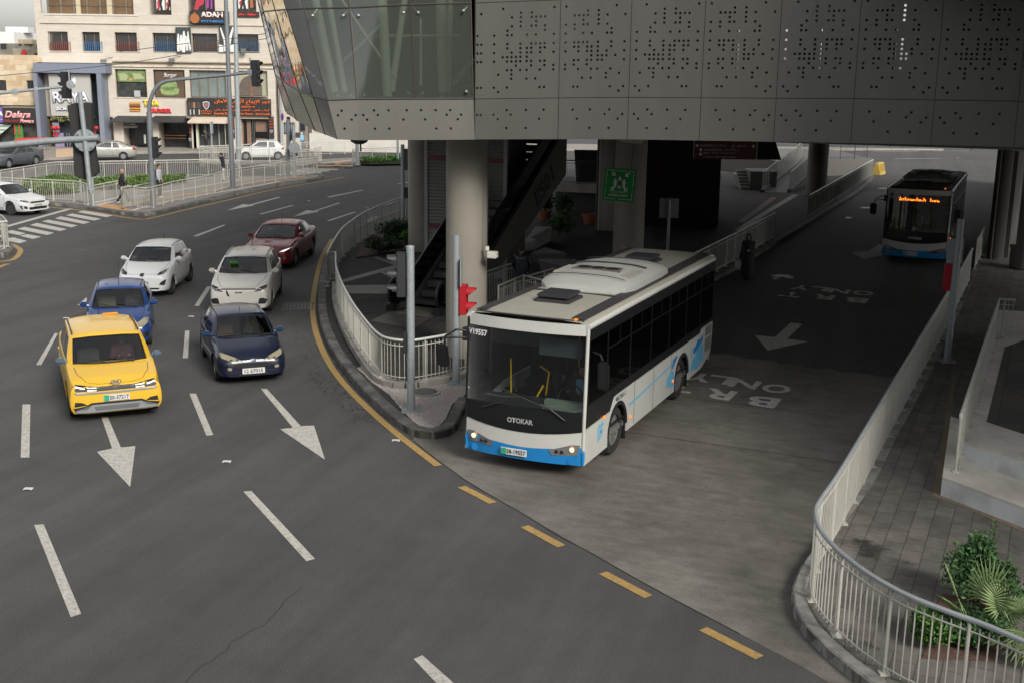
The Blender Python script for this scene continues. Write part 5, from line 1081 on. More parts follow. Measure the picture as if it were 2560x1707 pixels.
# roofs behind
def bld(name,label,u0,u1,vt,D,mat,wins=(),dep=12):
    a=AY(u0,vt,D); b_=AY(u1,vt,D); t_=thing(name,label,'building',V(a.x,D,0)); W_=b_.x-a.x; MB().box((W_/2,dep/2,a.z/2),(W_,dep,a.z)).build('wall',mat,t_)
    for (wu0,wv0,wu1,wv1) in wins: p=AY(wu0,wv0,D); q=AY(wu1,wv1,D); MB().box(((p.x+q.x)/2-a.x,-.05,(p.z+q.z)/2),(q.x-p.x,.12,p.z-q.z)).build('window',wglass,t_)
    return t_
gcn=M('raw_concrete',(.26,.24,.20),.9,var=.35,scale=1.2,dirt=(.10,.09,.08),dscale=.8); 
t1_=bld('unfinished_building','grey unfinished concrete building with openings behind the tan one',-60,89,108,118,gcn,[(2,110,16,122),(47,111,54,114),(62,111,84,113),(75,112,79,117)],14)
a=AY(35,104,121); b_=AY(70,104,121); MB().box(((a.x+b_.x)/2-t1_.location.x,6,a.z-.4),(b_.x-a.x,4,1.2)).build('roof_block',M('tan_block',(.42,.34,.22),.9,var=.2),t1_)
a=AY(33,133,105); t_=thing('rooftop_wall','grey parapet with dark vents on the roof of the tan building','parapet',V(a.x,105,0)); b_=AY(108,133,105); zz=F(60,143)[1]; MB().box(((b_.x-a.x)/2,1,(AY(60,131,105).z+zz)/2),(b_.x-a.x,2,AY(60,131,105).z-zz+.6)).build('parapet_wall',gcn,t_)
for u0,u1 in ((87,95),(98,104)): p=AY(u0,134,105); q=AY(u1,141,105); MB().box(((p.x+q.x)/2-a.x,-.02,(p.z+q.z)/2),(q.x-p.x,.1,p.z-q.z)).build('vent',M('pit_black',(.01,.01,.01)),t_)
p=AY(60,137,104.5); t_=thing('gas_cylinder','small red gas cylinder on the roof of the tan building','gas cylinder',V(p.x,104.5,zz)); MB().lathe([(.2,0),(.22,.1),(.22,.42),(.12,.52),(.12,.62)],(0,0,0),14).build('cylinder',M('gas_red',(.4,.02,.02),.4),t_,smooth=True)
t2_=bld('white_house','white rendered house far behind the unfinished building',-80,34,79,150,M('white_render',(.66,.65,.62),.9),[],15); a=AY(25,74,151); MB().box((a.x-t2_.location.x,4,a.z),(.35*8,2,.7)).build('water_tank',M('tank_white',(.6,.6,.58)),t2_)
bld('tan_house','small tan house squeezed behind the parapet beside the tall building',89,112,112,135,tstone,[(104,116,107,119)],10)
bld('beige_house','low cream house far behind the grey parapet',70,100,106,170,M('cream_render',(.55,.50,.42),.9),[],10)
# continuation right of the tall building: entrance bay, boundary wall
eb_=thing('entrance_building','cream building bay with doorway right of the tall shop building','building',V(0,FY,0))
wallgrid([688,706,716,722,742,758,775],[-100,40,290,376],{(1,2),(4,2)},y0=1.2).build('wall',cstone,eb_)
xb_=AY(688,200,FY).x; xe=AY(775,200,FY).x; MB().box(((xb_+xe)/2,9,8),(xe-xb_,13,16)).build('body',cstone,eb_); MB().box(((xb_+xe)/2,6,22),(xe-xb_,8,14)).build('upper_body',cstone,eb_)
R3(MB(),706,296,716,376,1.5,1.6).build('doorway',M('door_brown_grey',(.11,.085,.07)),eb_); R3(MB(),744,290,757,330,1.0,1.15).build('picture_panel',M('picture_blue',(.01,.015,.03),.4),eb_); R3(MB(),763,305,775,376,1.1,1.2).build('dark_pier',M('door_brown_grey',(.11,.085,.07)),eb_)
R3(MB(),733,334,745,345,1.05,1.15).build('meter_box',darkm,eb_)
t_=thing('boundary_wall','long pale grey boundary wall beyond the road under the bridge corner','wall',V(0,FY-1,0)); 
a=AY(774,337,FY-1); b_=AY(1300,345,FY-1); MB().box(((a.x+b_.x)/2,0,a.z/2+.1),(b_.x-a.x,.3,a.z)).build('wall',M('pale_render_wall',(.50,.48,.44),.9,var=.08,scale=.7,dirt=(.36,.32,.26),dscale=.4),t_)
bld('far_building','plain cream building beyond the boundary wall',770,1180,250,125,M('cream_render',(.55,.50,.42)),[(800,290,815,310),(860,290,876,310)],12)
bld('far_building','long pale apartment building beyond the bus station',1150,2700,240,150,M('cream_render',(.55,.50,.42)),[(1200+k*60,290,1222+k*60,315) for k in range(24)],12)
# shop pavement and patio
sp_=[G(-60,402),G(100,402),G(160,400),G(330,386),G(520,384),G(1100,378),V(40,112,0),V(-60,112,0)]
struct(MB().prism([tuple(p.xy) for p in sp_],-.02,.14),'shop_pavement',M('shop_pavement_mat',(.24,.22,.19),.85,var=.2,scale=1.5))
kerb([G(160,400),G(330,386),G(520,384),G(1100,378)],1,'kerb',kerbl,.2,.165,.8,seed=9)
t_=MB(); t_.prism([tuple(G(u,v_).xy) for u,v_ in ((140,400),(300,384),(300,374),(140,378))],.14,.17); struct(t_,'patio',M('patio_tan',(.50,.36,.24),.8,var=.08))
# ================================================================ TRAFFIC ISLANDS, HEDGES
I1=[(0,505),(60,509),(115,514.7),(160,517),(212,524.6),(265,532),(305,538),(345,541),(368,541),(411,534),(520,507),(587,490.5),(694,466.7),(765,457),(800,451),(808,446),(799,438.5),(765,444),(640,446.5),(480,447.5),(181,447),(120,452),(0,468),(-150,482),(-150,498)]
p=[tuple(G(u,v_).xy) for u,v_ in I1]; struct(MB().prism(p,-.02,.15),'traffic_island',islm)
kerb([G(u,v_) for u,v_ in I1[:-2]],1,'kerb',kerbm,.3,.175,.7,seed=11)
kerb([G(u,v_) for u,v_ in ((-60,655),(10,645),(30,638),(36,628),(20,616),(-10,608))],1,'kerb',kerbm,.3,.22,.6,seed=12); struct(MB().prism([tuple(G(u,v_).xy) for u,v_ in ((-60,655),(10,645),(30,638),(36,628),(20,616),(-10,608),(-80,600))],-.02,.2),'left_island',islm)
fence('island_fence','cream fence end cut by the left edge of the picture, by the crosswalk',fpx([(-30,556),(17,554),(8,543),(0,538)],1.25),.2,1.05,group='traffic island fences',smooth=False,sp=.5)
tac=M('tactile_orange',(.42,.25,.11),.8,var=.15); band=M('white_band_stone',(.50,.47,.43),.8,var=.1)
def isl(name,polys,mat,z=.156):
    mb=MB()
    for q_ in polys: q=PX(q_,z); mb.add(q,[tuple(range(len(q)))])
    struct(mb,name,mat)
isl('tactile_paving',[[(238,514),(262,511),(305,512),(312,520),(330,527),(308,530),(268,524)]],tac)
pth=strip([(312,516),(360,503),(440,491),(520,478),(640,455),(760,442)],.5,.158,n=2); struct(pth,'tactile_paving',tac)
bn=strip([(215,512),(240,506),(305,492)],.25,.158,n=2); strip([(240,514),(300,500)],.25,.158,mb=bn,n=2); strip([(330,527),(400,508),(520,486),(660,462),(700,454)],.22,.158,mb=bn,n=2); strip([(330,494),(400,482),(480,470),(600,450)],.22,.158,mb=bn,n=2); strip([(80,487),(170,485),(243,476)],.25,.159,mb=bn,n=2); strip([(0,456),(60,464),(140,452),(180,451)],.25,.158,mb=bn,n=2); struct(bn,'white_paving_band',band)
# back island with the white hatchback behind it
I2=[(493,410),(500,416),(600,420),(640,417),(700,415),(792,416),(880,417),(919,413.5),(1021,411),(1040,411),(1100,404),(1020,396),(880,400),(800,404),(640,408),(560,405),(500,406)]
struct(MB().prism([tuple(G(u,v_).xy) for u,v_ in I2],-.02,.15),'back_island',islm); kerb([G(u,v_) for u,v_ in I2[:11]],1,'kerb',kerbm,.3,.19,.8,seed=14)
isl('tactile_paving',[[(792,414),(882,414.5),(882,416.4),(792,415.8)],[(834,405),(850,405),(884,402),(884,404),(850,408),(852,413),(838,413)]],tac)
bn=strip([(745,413),(800,409),(880,401),(990,396),(1030,395)],.3,.158,n=2); struct(bn,'white_paving_band',band)
fence('island_fence','pale fence in front of the white hatchback across the road',fpx([(498,367),(597,368),(720,368)],1.25),.15,1.05,group='back island fences')
fence('island_fence','long pale fence running behind the white hatchback towards the boundary wall',fpx([(498,365.5),(600,361),(740,356),(882,352.5)],1.15),.10,1.0,group='back island fences')
fence('island_fence','pale fence stub with slanting rail near the blue jacketed child',fpx([(740,372),(775,373),(803,366)],1.25),.15,1.05,group='back island fences')
fence('island_fence','pale fence in front of the low bushes under the bridge corner',fpx([(881,373),(895,370),(919,370.5),(980,368),(1040,366)],1.25),.15,1.05,group='back island fences')
# ---------------------------------------------------------------- foliage
def leafm(name,c): 
    m,t,N,Lk=nodes(name); b=N['Principled BSDF']; b.inputs['Roughness'].default_value=.5; b.inputs['Specular IOR Level'].default_value=.3
    g_=N.new('ShaderNodeNewGeometry'); r=mrange(N,Lk,g_.outputs['Random Per Island'],0,1,.45,1.7); Lk.new(mixc(N,Lk,1.0,c,r,'MULTIPLY'),b.inputs['Base Color']); return m
lf_hedge=leafm('hedge_leaf',(.075,.125,.030)); lf_dark=leafm('dark_leaf',(.024,.048,.018)); lf_bright=leafm('bright_leaf',(.045,.11,.018)); lf_mid=leafm('glossy_leaf',(.045,.10,.035)); lf_palm=leafm('palm_leaf',(.15,.21,.085)); twig=M('twig_bark',(.09,.06,.04),.9); soil=M('soil',(.075,.045,.03),.95,var=.4,scale=12)
def leaf(mb,p,d,L,W,nrm=None):
    d=d.normalized(); n_=nrm or V(0,0,1); s_=d.cross(n_)
    if s_.length<.1: s_=V(1,0,0)
    s_.normalize(); u_=s_.cross(d)
    mb.add([p,p+d*L*.45+s_*W/2+u_*L*.06,p+d*L,p+d*L*.45-s_*W/2+u_*L*.06],[(0,1,2,3)])
def foliage(mb,rr,inside_f,n,L,W):
    for _ in range(n):
        p=inside_f(rr); d=V(rr.gauss(0,1),rr.gauss(0,1),rr.gauss(.35,.8)); leaf(mb,p,d,L*rr.uniform(.7,1.3),W*rr.uniform(.7,1.3),V(rr.gauss(0,1),rr.gauss(0,1),rr.gauss(.5,1)).normalized())
def hedge(name,label,poly,h,n,L=.16,W=.1,mat=None,seed=0,cat_='hedge'):
    q=PX(poly,.15); c_=sum(q,V(0,0,0))/len(q); q=[V(p.x-c_.x,p.y-c_.y,0) for p in q]; rr=random.Random(seed)
    xs=[p.x for p in q]; ys=[p.y for p in q]; t_=thing(name,label,cat_,V(c_.x,c_.y,.15))
    def ins(rr):
        while 1:
            p=V(rr.uniform(min(xs),max(xs)),rr.uniform(min(ys),max(ys)),0)
            if inside(p,q):
                hh=h*(.78+.22*math.sin(p.x*1.7+seed)*math.cos(p.y*1.3)); p.z=hh*(rr.random()**.6); return p
    mb=MB(); foliage(mb,rr,ins,n,L,W); mb.build('leaves',mat or lf_hedge,t_,fix=False)
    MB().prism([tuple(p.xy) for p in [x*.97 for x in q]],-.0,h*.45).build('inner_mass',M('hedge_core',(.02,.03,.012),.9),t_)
    MB().prism([tuple(p.xy) for p in q],0,.03).build('soil_bed',soil,t_); return t_
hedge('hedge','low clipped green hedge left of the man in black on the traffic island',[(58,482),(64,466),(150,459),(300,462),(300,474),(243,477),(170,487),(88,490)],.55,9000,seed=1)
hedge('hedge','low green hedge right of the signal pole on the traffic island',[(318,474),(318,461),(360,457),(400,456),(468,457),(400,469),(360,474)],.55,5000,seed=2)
hedge('bush_bed','low dark bushes behind the fence under the bridge corner',[(897,410),(930,399),(1040,396),(1100,398),(1100,409),(1010,410),(925,411.5)],.45,5000,seed=3,cat_='bushes',mat=lf_bright)
def bush(name,label,P,rx,rz_,n,mat,L=.12,W=.06,seed=0,stems=5,cat_='bush',group=None):
    t_=thing(name,label,cat_,P,0,group); rr=random.Random(seed); lobes=[(V(rr.gauss(0,.38)*rx,rr.gauss(0,.38)*rx,rz_*rr.uniform(.35,1.0)),rr.uniform(.28,.55)) for _ in range(9)]
    def ins(rr):
        c_,s_=rr.choice(lobes); d=V(rr.gauss(0,1),rr.gauss(0,1),rr.gauss(0,1)).normalized()*(rr.random()**.4); return V(max(-9,c_.x+d.x*s_*rx),c_.y+d.y*s_*rx,max(.02,c_.z+d.z*s_*rz_*.8))
    mb=MB(); foliage(mb,rr,ins,n,L,W); mb.build('leaves',mat,t_,fix=False)
    s2=MB()
    for c_,s_ in lobes[:stems]: s2.tube([V(rr.uniform(-.04,.04),rr.uniform(-.04,.04),0),c_*.5+V(0,0,.05),c_],[.02,.014,.006],5)
    s2.build('stems',twig,t_,fix=False); return t_
bush('dark_bush','tall dark bush in the front of the plaza planting bed',G(948,632,.2),.95,.42,3000,lf_dark,seed=4)
bush('dark_bush','dark bush at the back of the plaza planting bed beside the column',G(992,602,.2),.9,.62,3000,lf_dark,seed=5)
bush('small_bush','small bright bush in the plaza planting bed near the column foot',G(1012,612,.2),.5,.5,900,lf_bright,seed=6)
bedp=PX([(890,647),(1022,626),(1022,556),(985,560),(938,588),(905,615)],.155); struct(MB().prism([tuple(p.xy) for p in bedp],.15,.2),'planting_bed',soil)
bush('small_bush','leafy shrub beside the farthest concrete bench',G(1396,592,.15),.8,.9,1800,lf_mid,seed=8)
# potted plants
terra=M('terracotta',(.30,.095,.05),.75,var=.12,scale=6)
for i,(u,v_,lab,pl_) in enumerate([(1361,553,'terracotta pot with a dark plant, leftmost of the three by the landing',1),(1409.5,558,'terracotta pot with a bushy green plant in the middle of the three',2),(1472,561,'empty looking terracotta pot beside the pair of columns',0)]):
    t_=thing('plant_pot',lab,'plant pot',G(u,v_,.15),0,'terracotta pots'); k_=1.15
    MB().lathe([(.16*k_,0),(.20*k_,.05),(.27*k_,.42),(.31*k_,.43),(.31*k_,.50),(.26*k_,.50),(.25*k_,.44)],(0,0,0),24).build('pot',terra,t_,smooth=True); MB().cyl((0,0,.4),(0,0,.45),.26).build('soil',soil,t_)
    if pl_: bush('potted_plant',['','dark arching plant growing in the leftmost terracotta pot','bushy green plant growing in the middle terracotta pot'][pl_],G(u,v_,.15)+V(0,0,.45),.55,.7,1200,lf_dark if pl_==1 else lf_mid,seed=20+i,cat_='plant')
# ---------------------------------------------------------------- planter bottom right
pz_=.15; cnr=PX([(2305.5,1646),(2486.6,1653),(2506,1501),(2350.7,1485)],pz_); cc=sum(cnr,V(0,0,0))/4
struct(MB().prism([tuple(p.xy) for p in cnr],pz_-.1,pz_+.012),'planting_bed',M('planter_soil',(.09,.05,.035),.95,var=.5,scale=20))
def mk(px): return G(*px,pz_)
b1=bush('green_shrub','upright dark green shrub with shiny leaves at the back of the corner planting bed',mk((2430,1515)),.50,.85,5200,lf_mid,L=.085,W=.04,seed=31,stems=9)
sp=MB(); rr=random.Random(5)
for dx,h_ in ((-.05,1.12),(.16,1.28),(-.25,.95)):
    sp.tube([(dx,0,.3),(dx*1.3,0,h_)],.006,4)
    for k in range(26): leaf(sp,V(dx*1.2+rr.gauss(0,.03),rr.gauss(0,.03),h_-rr.random()*.4),V(rr.gauss(0,1),rr.gauss(0,1),.6),.075,.035)
sp.build('shoots',lf_bright,b1,fix=False)
bush('groundcover_shrub','bright green low shrub filling the front of the corner planting bed',mk((2350,1600)),.48,.34,6000,lf_bright,L=.06,W=.035,seed=33,stems=3)
bush('groundcover_shrub','glossy green low shrub in the right half of the corner planting bed',mk((2440,1612)),.52,.34,5600,lf_mid,L=.06,W=.035,seed=34,stems=3)
def fan_palm(label,P,fans,seed=0):
    t_=thing('fan_palm',label,'palm',P,0,'small fan palms'); rr=random.Random(seed)
    for (dx,dy,dz,sz,tilt) in fans:
        tip=V(dx,dy,dz); st_=MB(); st_.tube([V(0,0,.05),tip*.5+V(0,0,.08),tip],[.012,.009,.006],5); d=V(dx,dy,tilt).normalized(); s_=d.cross(V(0,0,1)).normalized(); n_=s_.cross(d)
        f=MB(); nb=26
        for k in range(nb):
            a=-math.pi*.62+math.pi*1.24*k/(nb-1); dr_=(d*math.cos(a)+s_*math.sin(a)).normalized(); L_=sz*(.75+.25*math.cos(a))*rr.uniform(.92,1.05); w_=sz*.055
            sd=dr_.cross(n_).normalized(); m1=tip+dr_*L_*.6; e1=tip+dr_*L_-V(0,0,1)*L_*.12*rr.random()
            f.add([tip,m1+sd*w_/2,e1,m1-sd*w_/2,m1+n_*w_*.3],[(0,1,4),(1,2,4),(2,3,4),(3,0,4)])
        st_.build('leaf_stalk',lf_palm,t_,fix=False); f.build('fan_leaf',lf_palm,t_,fix=False)
fan_palm('fan palm with spiky pale fans rising in the middle of the corner planting bed',mk((2440,1610)),[(-.28,.05,.62,.55,.7),(.12,.05,.62,.62,.9),(.20,-.35,.28,.5,.1),(.38,.0,.45,.45,.3),(-.3,-.1,.5,.42,.3)],1)
fan_palm('fan palm drooping over the right border of the corner planting bed',mk((2545,1640)),[(.0,-.2,.42,.5,-.2),(.25,.1,.5,.5,.2),(-.15,.25,.55,.45,.4),(.1,-.3,.3,.45,-.4)],2)
# ---------------------------------------------------------------- poles, signals
def prj(p):
    d=Vector(p)-CO; q=d.dot(fw); return 1280+CF*d.dot(rt)/q, 853.5-CF*d.dot(up)/q
sigb=M('signal_black',(.02,.021,.023),.5); lens=M('signal_lens',(.10,.10,.10),.3); redp=M('red_plastic',(.38,.012,.02),.45)
def signal(parent,P,face,n=3,mat=sigb,s_=.30,w_=.30,dp=.2,name='signal_head',board=None):
    """face: horizontal direction the lamps look to; P: centre"""
    f=Vector(face).normalized(); sd=V(-f.y,f.x,0); H_=n*s_; b=MB(); b.box(P,(dp,w_,H_),ax=(f,sd,V(0,0,1))); o=b.build(name,mat,parent,bevel=.012)
    if board: MB().box(P-f*.02,(.025,board[0],board[1]),ax=(f,sd,V(0,0,1))).build('backboard',mat,parent)
    for k in range(n):
        c_=P+V(0,0,(k-(n-1)/2)*s_)+f*dp/2; v_=MB(); m_=10; r_=s_*.36; vs=[]
        for j,(dd,rr_) in enumerate(((0,r_),(.20,r_*.98))):
            for i in range(m_+1): a=-.35+(math.pi+.7)*i/m_; vs.append(c_+f*dd*(1 if .15<i/m_<.85 else .5)+sd*math.cos(a)*rr_+V(0,0,math.sin(a)*rr_))
        v_.add(vs,[(i,i+1,m_+2+i,m_+1+i) for i in range(m_)]); v_.build('lamp_visor',mat,o,smooth=True,fix=False)
        MB().lathe([(.001,.012),(r_*.9,.0)],c_+f*.004,16,(sd,V(0,0,1),f)).build('lens',lens,o,fix=False)
    return o
def baseplate(t_,r_=.18,mat=galv):
    MB().box((0,0,.02),(r_*2,r_*2,.03)).build('base_plate',mat,t_); g=MB()
    for k in range(4): a=math.pi/4+k*math.pi/2; g.cyl((math.cos(a)*r_*1.1,math.sin(a)*r_*1.1,.02),(math.cos(a)*r_*1.1,math.sin(a)*r_*1.1,.10),.012,n=6)
    for k in range(4): a=k*math.pi/2; g.add([(math.cos(a)*.07,math.sin(a)*.07,.035),(math.cos(a)*.16,math.sin(a)*.16,.035),(math.cos(a)*.07,math.sin(a)*.07,.17)],[(0,1,2)])
    g.build('anchor_bolts',mat,t_,fix=False)
Lf=V(-1,0,0)
g_=G(1028,1027,.15); zt=zat(g_,618); t_=thing('signal_pole','thick galvanised signal pole standing in the gravel tip, with black lamps facing left','signal pole',g_)
H_=zt-.15; MB().cyl((0,0,0),(0,0,H_),.085,n=20).lathe([(.085,H_),(.09,H_),(.085,H_+.02),(.001,H_+.04)],(0,0,0),20).build('pole',galv,t_,smooth=True); baseplate(t_,.2)
zc1=(zat(g_,634)+zat(g_,740))/2-.15; signal(t_,V(-.20,.02,zc1),V(-1,-.15,0),3,s_=.31,w_=.26,dp=.18)
zc2=(zat(g_,830)+zat(g_,882))/2-.15; MB().box((-.12,.02,zc2),(.07,.22,.44)).build('pedestrian_signal',sigb,t_,bevel=.01); MB().box((-.095,.02,zc2-.6),(.03,.10,.45)).build('cable_box',sigb,t_)
g_=G(1140,960,.15); zt=zat(g_,588); t_=thing('signal_pole','galvanised signal pole beside the bus front, with red lamps facing right','signal pole',g_)
H_=zt-.15; MB().cyl((0,0,0),(0,0,H_),.085,n=20).build('pole',galv,t_,smooth=True); baseplate(t_,.18)
zc1=(zat(g_,714)+zat(g_,784))/2-.15; signal(t_,V(.17,.02,zc1),V(1,-.15,0),2,mat=redp,s_=.34,w_=.30,dp=.16)
zp=(zat(g_,645)+zat(g_,712))/2-.15; MB().box((.11,.03,zp),(.03,.5,.62)).build('side_plate',galv,t_)
g_=G(2367,905,.15); zt=zat(g_,548); t_=thing('signal_pole','galvanised pole right of the bus lane with a grey plate and red signal behind it','signal pole',g_)
H_=zt-.15; MB().cyl((0,0,0),(0,0,H_),.085,n=20).build('pole',galv,t_,smooth=True); baseplate(t_,.18)
zp=(zat(g_,598)+zat(g_,662))/2-.15; MB().box((-.02,.12,zp),(.40,.02,.62)).build('grey_plate',M('plate_grey_pale',(.36,.38,.39),.5),t_); zr=(zat(g_,666)+zat(g_,730))/2-.15
signal(t_,V(-.02,.22,zr),V(.1,1,0),2,mat=redp,s_=.34,w_=.36,dp=.14)
g_=G(1008,562,.15); zt=zat(g_,362); t_=thing('signal_pole','dark signal pole beyond the curved fence, left of the beige columns','signal pole',g_)
H_=zt-.15; MB().cyl((0,0,0),(0,0,H_),.085,n=16).build('pole',galv,t_,smooth=True); baseplate(t_,.16); zc1=(zat(g_,374)+zat(g_,425))/2-.15; signal(t_,V(.20,.0,zc1),V(.3,1,0),3,s_=.32); MB().box((.16,0,(zat(g_,467)+zat(g_,497))/2-.15),(.18,.18,.5)).build('pedestrian_signal',sigb,t_,bevel=.01)
# curved mast with long arm on the traffic island
g_=G(384,517,.15); D_=g_.y; t_=thing('signal_mast','tall curved grey mast with a long arm carrying a black signal over the road','signal mast',g_)
def lp(u,v_,D=D_,o=g_): p=AY(u,v_,D); return p-o
low=lp(372.7,281); MB().tube([V(0,0,0),low*.55,low],[.16,.145,.13],16).build('pole',M('mast_grey',(.17,.185,.20),.5,metal=.3,var=.1),t_,smooth=True); mg=MC['mast_grey']
arm=cat([low,lp(373.5,262),lp(377,248),lp(387,225),lp(402,210),lp(422,203),lp(478.6,196.5),lp(555,189.5),lp(629,181.6)],5); MB().tube(arm,[.10]*len(arm[:20])+[.09-.03*k/len(arm) for k in range(len(arm)-20)] if len(arm)>20 else .09,12).build('arm',mg,t_,smooth=True)
signal(t_,lp(637,184)+V(.05,0,0),V(1,-.35,0),3,s_=.42,w_=.36,dp=.3); MB().tube([lp(624.5,146),lp(631,216)],.035,8).build('mounting_pipe',mg,t_); MB().lathe([(.001,0),(.16,0),(.16,.03),(.001,.04)],lp(626,182)-V(0,.1,0),18,(V(1,0,0),V(0,0,1),V(0,-1,0))).build('flange',mg,t_)
signal(t_,lp(387,369)+V(.02,0,0),V(1,-.2,0),3,s_=.34,w_=.3,dp=.22); MB().box(lp(385,407),(.12,.08,.14)).build('white_tag',pwh,t_)
# near overhead arm at the left with the pair of boards seen from behind
D2=16.5; org_=V(AY(-640,430,D2).x,D2,0); t_=thing('overhead_signal','heavy galvanised arm holding two tall black signal boards seen from behind at the left','signal gantry',org_)
q=lambda u,v_,D=D2: AY(u,v_,D)-org_
MB().tube([q(-640,400),q(0,365.5),q(120,353.5),q(247,345)],[.055,.048,.045,.045],16).build('arm',galv,t_,smooth=True); MB().tube([V(q(-640,400).x,0,0),q(-640,330)],.11,16).build('mast',galv,t_,smooth=True)
MB().tube([q(199,231),q(212,345),q(225,472)],.034,14).build('vertical_pipe',galv,t_,smooth=True); MB().tube([q(225,472),q(229,486)],[.034,.024],12).build('pipe_end',galv,t_)
MB().lathe([(.001,.0),(.155,.0),(.155,.018),(.001,.022)],q(212,352)+V(0,.02,0),32,(V(1,0,0),V(0,0,1),V(0,-1,0))).build('round_flange',galv,t_,smooth=True)
bt=MB()
for k in range(4): a=math.pi/4+k*math.pi/2; bt.cyl(q(212,352)+V(math.cos(a)*.125,0,math.sin(a)*.125),q(212,352)+V(math.cos(a)*.125,-.035,math.sin(a)*.125),.012,n=6)
bt.build('flange_bolts',galv,t_,fix=False)
brd=M('board_black',(.028,.027,.026),.6)
def board(pts,d=.10):
    P_=[q(u,v_,D2+d) for u,v_ in pts]; return MB().ext(P_,(0,.10,0)).build('signal_board',brd,t_,bevel=.008)
board([(167,264),(176,263),(176,260),(192,259),(196,256),(200,340),(212,451),(205,446),(194,446),(194,443),(186,441),(180,345)]); board([(203,258),(215,257),(228,259),(228,262),(231,345),(245,434),(236,438),(236,442),(222,446),(214,350)])
g_=G(234,515,.15); t_=thing('island_pole','thin galvanised pole on the island corner, below the overhead signal boards','pole',g_); MB().cyl((0,0,0),(0,0,1.7),.085,n=14).build('shaft',galv,t_,smooth=True)
g_=G(204,503,.15); t_=thing('island_post','short thick galvanised post at the left of the island corner pole','post',g_); MB().cyl((0,0,0),(0,0,1.1),.07,n=12).box((0,0,.02),(.25,.25,.04)).build('shaft',galv,t_)
# far upper arm with signal head
D3=47; org_=V(AY(-420,255,D3).x,D3,0); t_=thing('signal_mast','slim horizontal arm from the left with a black signal in front of the portal sign','signal mast',org_); q=lambda u,v_,D=D3: AY(u,v_,D)-org_
MB().tube([V(q(-420,250).x,0,0),q(-420,245)],.16,14).build('pole',mg,t_,smooth=True); MB().tube([q(-420,258),q(0,234),q(90,224.5),q(187,215)],[.10,.06,.055,.05],12).build('arm',galv,t_,smooth=True); MB().tube([q(171.5,176),q(175,225)],.03,8).build('mounting_pipe',galv,t_)
signal(t_,q(163,214)+V(0,.1,0),V(-1,.35,0),3,s_=.34,w_=.34,dp=.24)
for u,v_,r_ in ((38,230,.13),(91,224,.09),(177,212,.16)): MB().lathe([(.001,0),(r_,0),(r_,.03),(.001,.04)],q(u,v_)-V(0,.03,0),18,(V(1,0,0),V(0,0,1),V(0,-1,0))).build('flange',galv,t_)
# tall lamp posts and small poles
def pole(label,u,v_,ut,vt,r_,mat=None,name='lamp_post',ht=None,taper=.7,cat_='lamp post'):
    g_=G(u,v_,.15); top_=AY(ut,vt,g_.y)-g_; t_=thing(name,label,cat_,g_); MB().tube([V(0,0,0),top_*.5,top_],[r_,r_*(1+taper)/2,r_*taper],12).build('shaft',mat or mg,t_,smooth=True); MB().box((0,0,.03),(r_*3,r_*3,.06)).build('base_plate',mat or mg,t_); return t_,top_
pole('tall grey lamp post in front of the door shop, on the traffic island',582,471,563,-40,.16)
pole('tall pale lamp post left of the white hatchback',597,405,586,-40,.19,galv)
t_,tp=pole('grey pole with the back of a framed sign panel, near the island point',721,441,719.5,300,.11,name='sign_post',cat_='sign post',taper=1)
a=AY(719,303,G(721,441).y-.1)-t_.location; b_=AY(748,334,G(721,441).y-.1)-t_.location
f=MB().box(((a.x+b_.x)/2,0,(a.z+b_.z)/2),(b_.x-a.x,.04,a.z-b_.z)).build('sign_panel',galv,t_); fr=MB()
for k in range(4): x=a.x+(b_.x-a.x)*(k+.5)/4; fr.box((x,-.04,(a.z+b_.z)/2),(.03,.03,a.z-b_.z))
for z in (a.z-.1,b_.z+.1): fr.box(((a.x+b_.x)/2,-.05,z),(b_.x-a.x,.03,.04))
fr.build('panel_ribs',darkm,t_,fix=False); signal(t_,AY(727,340,G(721,441).y)-t_.location,V(.8,1,0),2,s_=.3,w_=.3)
t_,tp=pole('grey pole with a round plate, right of the framed sign post',736,443,734,312,.10,galv,name='sign_post',cat_='sign post',taper=1); c_=AY(736,370,t_.location.y-.1)-t_.location; MB().lathe([(.001,0),(.36,0),(.36,.02),(.001,.03)],c_,24,(V(1,0,0),V(0,0,1),V(0,-1,0))).build('round_plate',galv,t_)
t_,tp=pole('grey drain like pole with a blue and red no stopping sign by the shops',704,374,700,186,.13,galv,name='sign_post',cat_='sign post',taper=.8); c_=AY(706,293,t_.location.y-.2)-t_.location
MB().lathe([(.001,0),(.30,0),(.30,.02),(.001,.02)],c_,24,(V(.45,-.3,0),V(0,0,1),V(0,-1,0))).build('sign_ring',M('sign_red_ring',(.45,.03,.06),.5),t_); MB().lathe([(.001,0),(.22,0),(.22,.01),(.001,.012)],c_-V(0,.03,0),24,(V(.45,-.3,0),V(0,0,1),V(0,-1,0))).build('sign_face',M('sign_blue',(.06,.06,.42),.5),t_)
t_,tp=pole('thin grey pole with a narrow sign seen edge on, in front of the door shop',531,393,527,308,.07,galv,name='sign_post',cat_='sign post',taper=1); a=AY(529,320,t_.location.y-.1)-t_.location; MB().box(a,(.14,.4,.9)).build('sign_edge',galv,t_)
pole('grey pole at the bushes directly under the bridge corner',894,413,892,340,.13,galv,name='steel_pole',cat_='pole',taper=1); pole('slim grey pole right of the bushes under the bridge corner',995,409,994,340,.08,galv,name='steel_pole',cat_='pole',taper=1)
g_=G(720,420,.15)
t_=thing('signal_pole_small','small dark signal behind the fence of the island point','signal',G(738,430,.15)); MB().cyl((0,0,0),(0,0,2.2),.06).build('pole',galv,t_); MB().box((.05,0,1.5),(.25,.25,.9)).build('head',sigb,t_,bevel=.01)
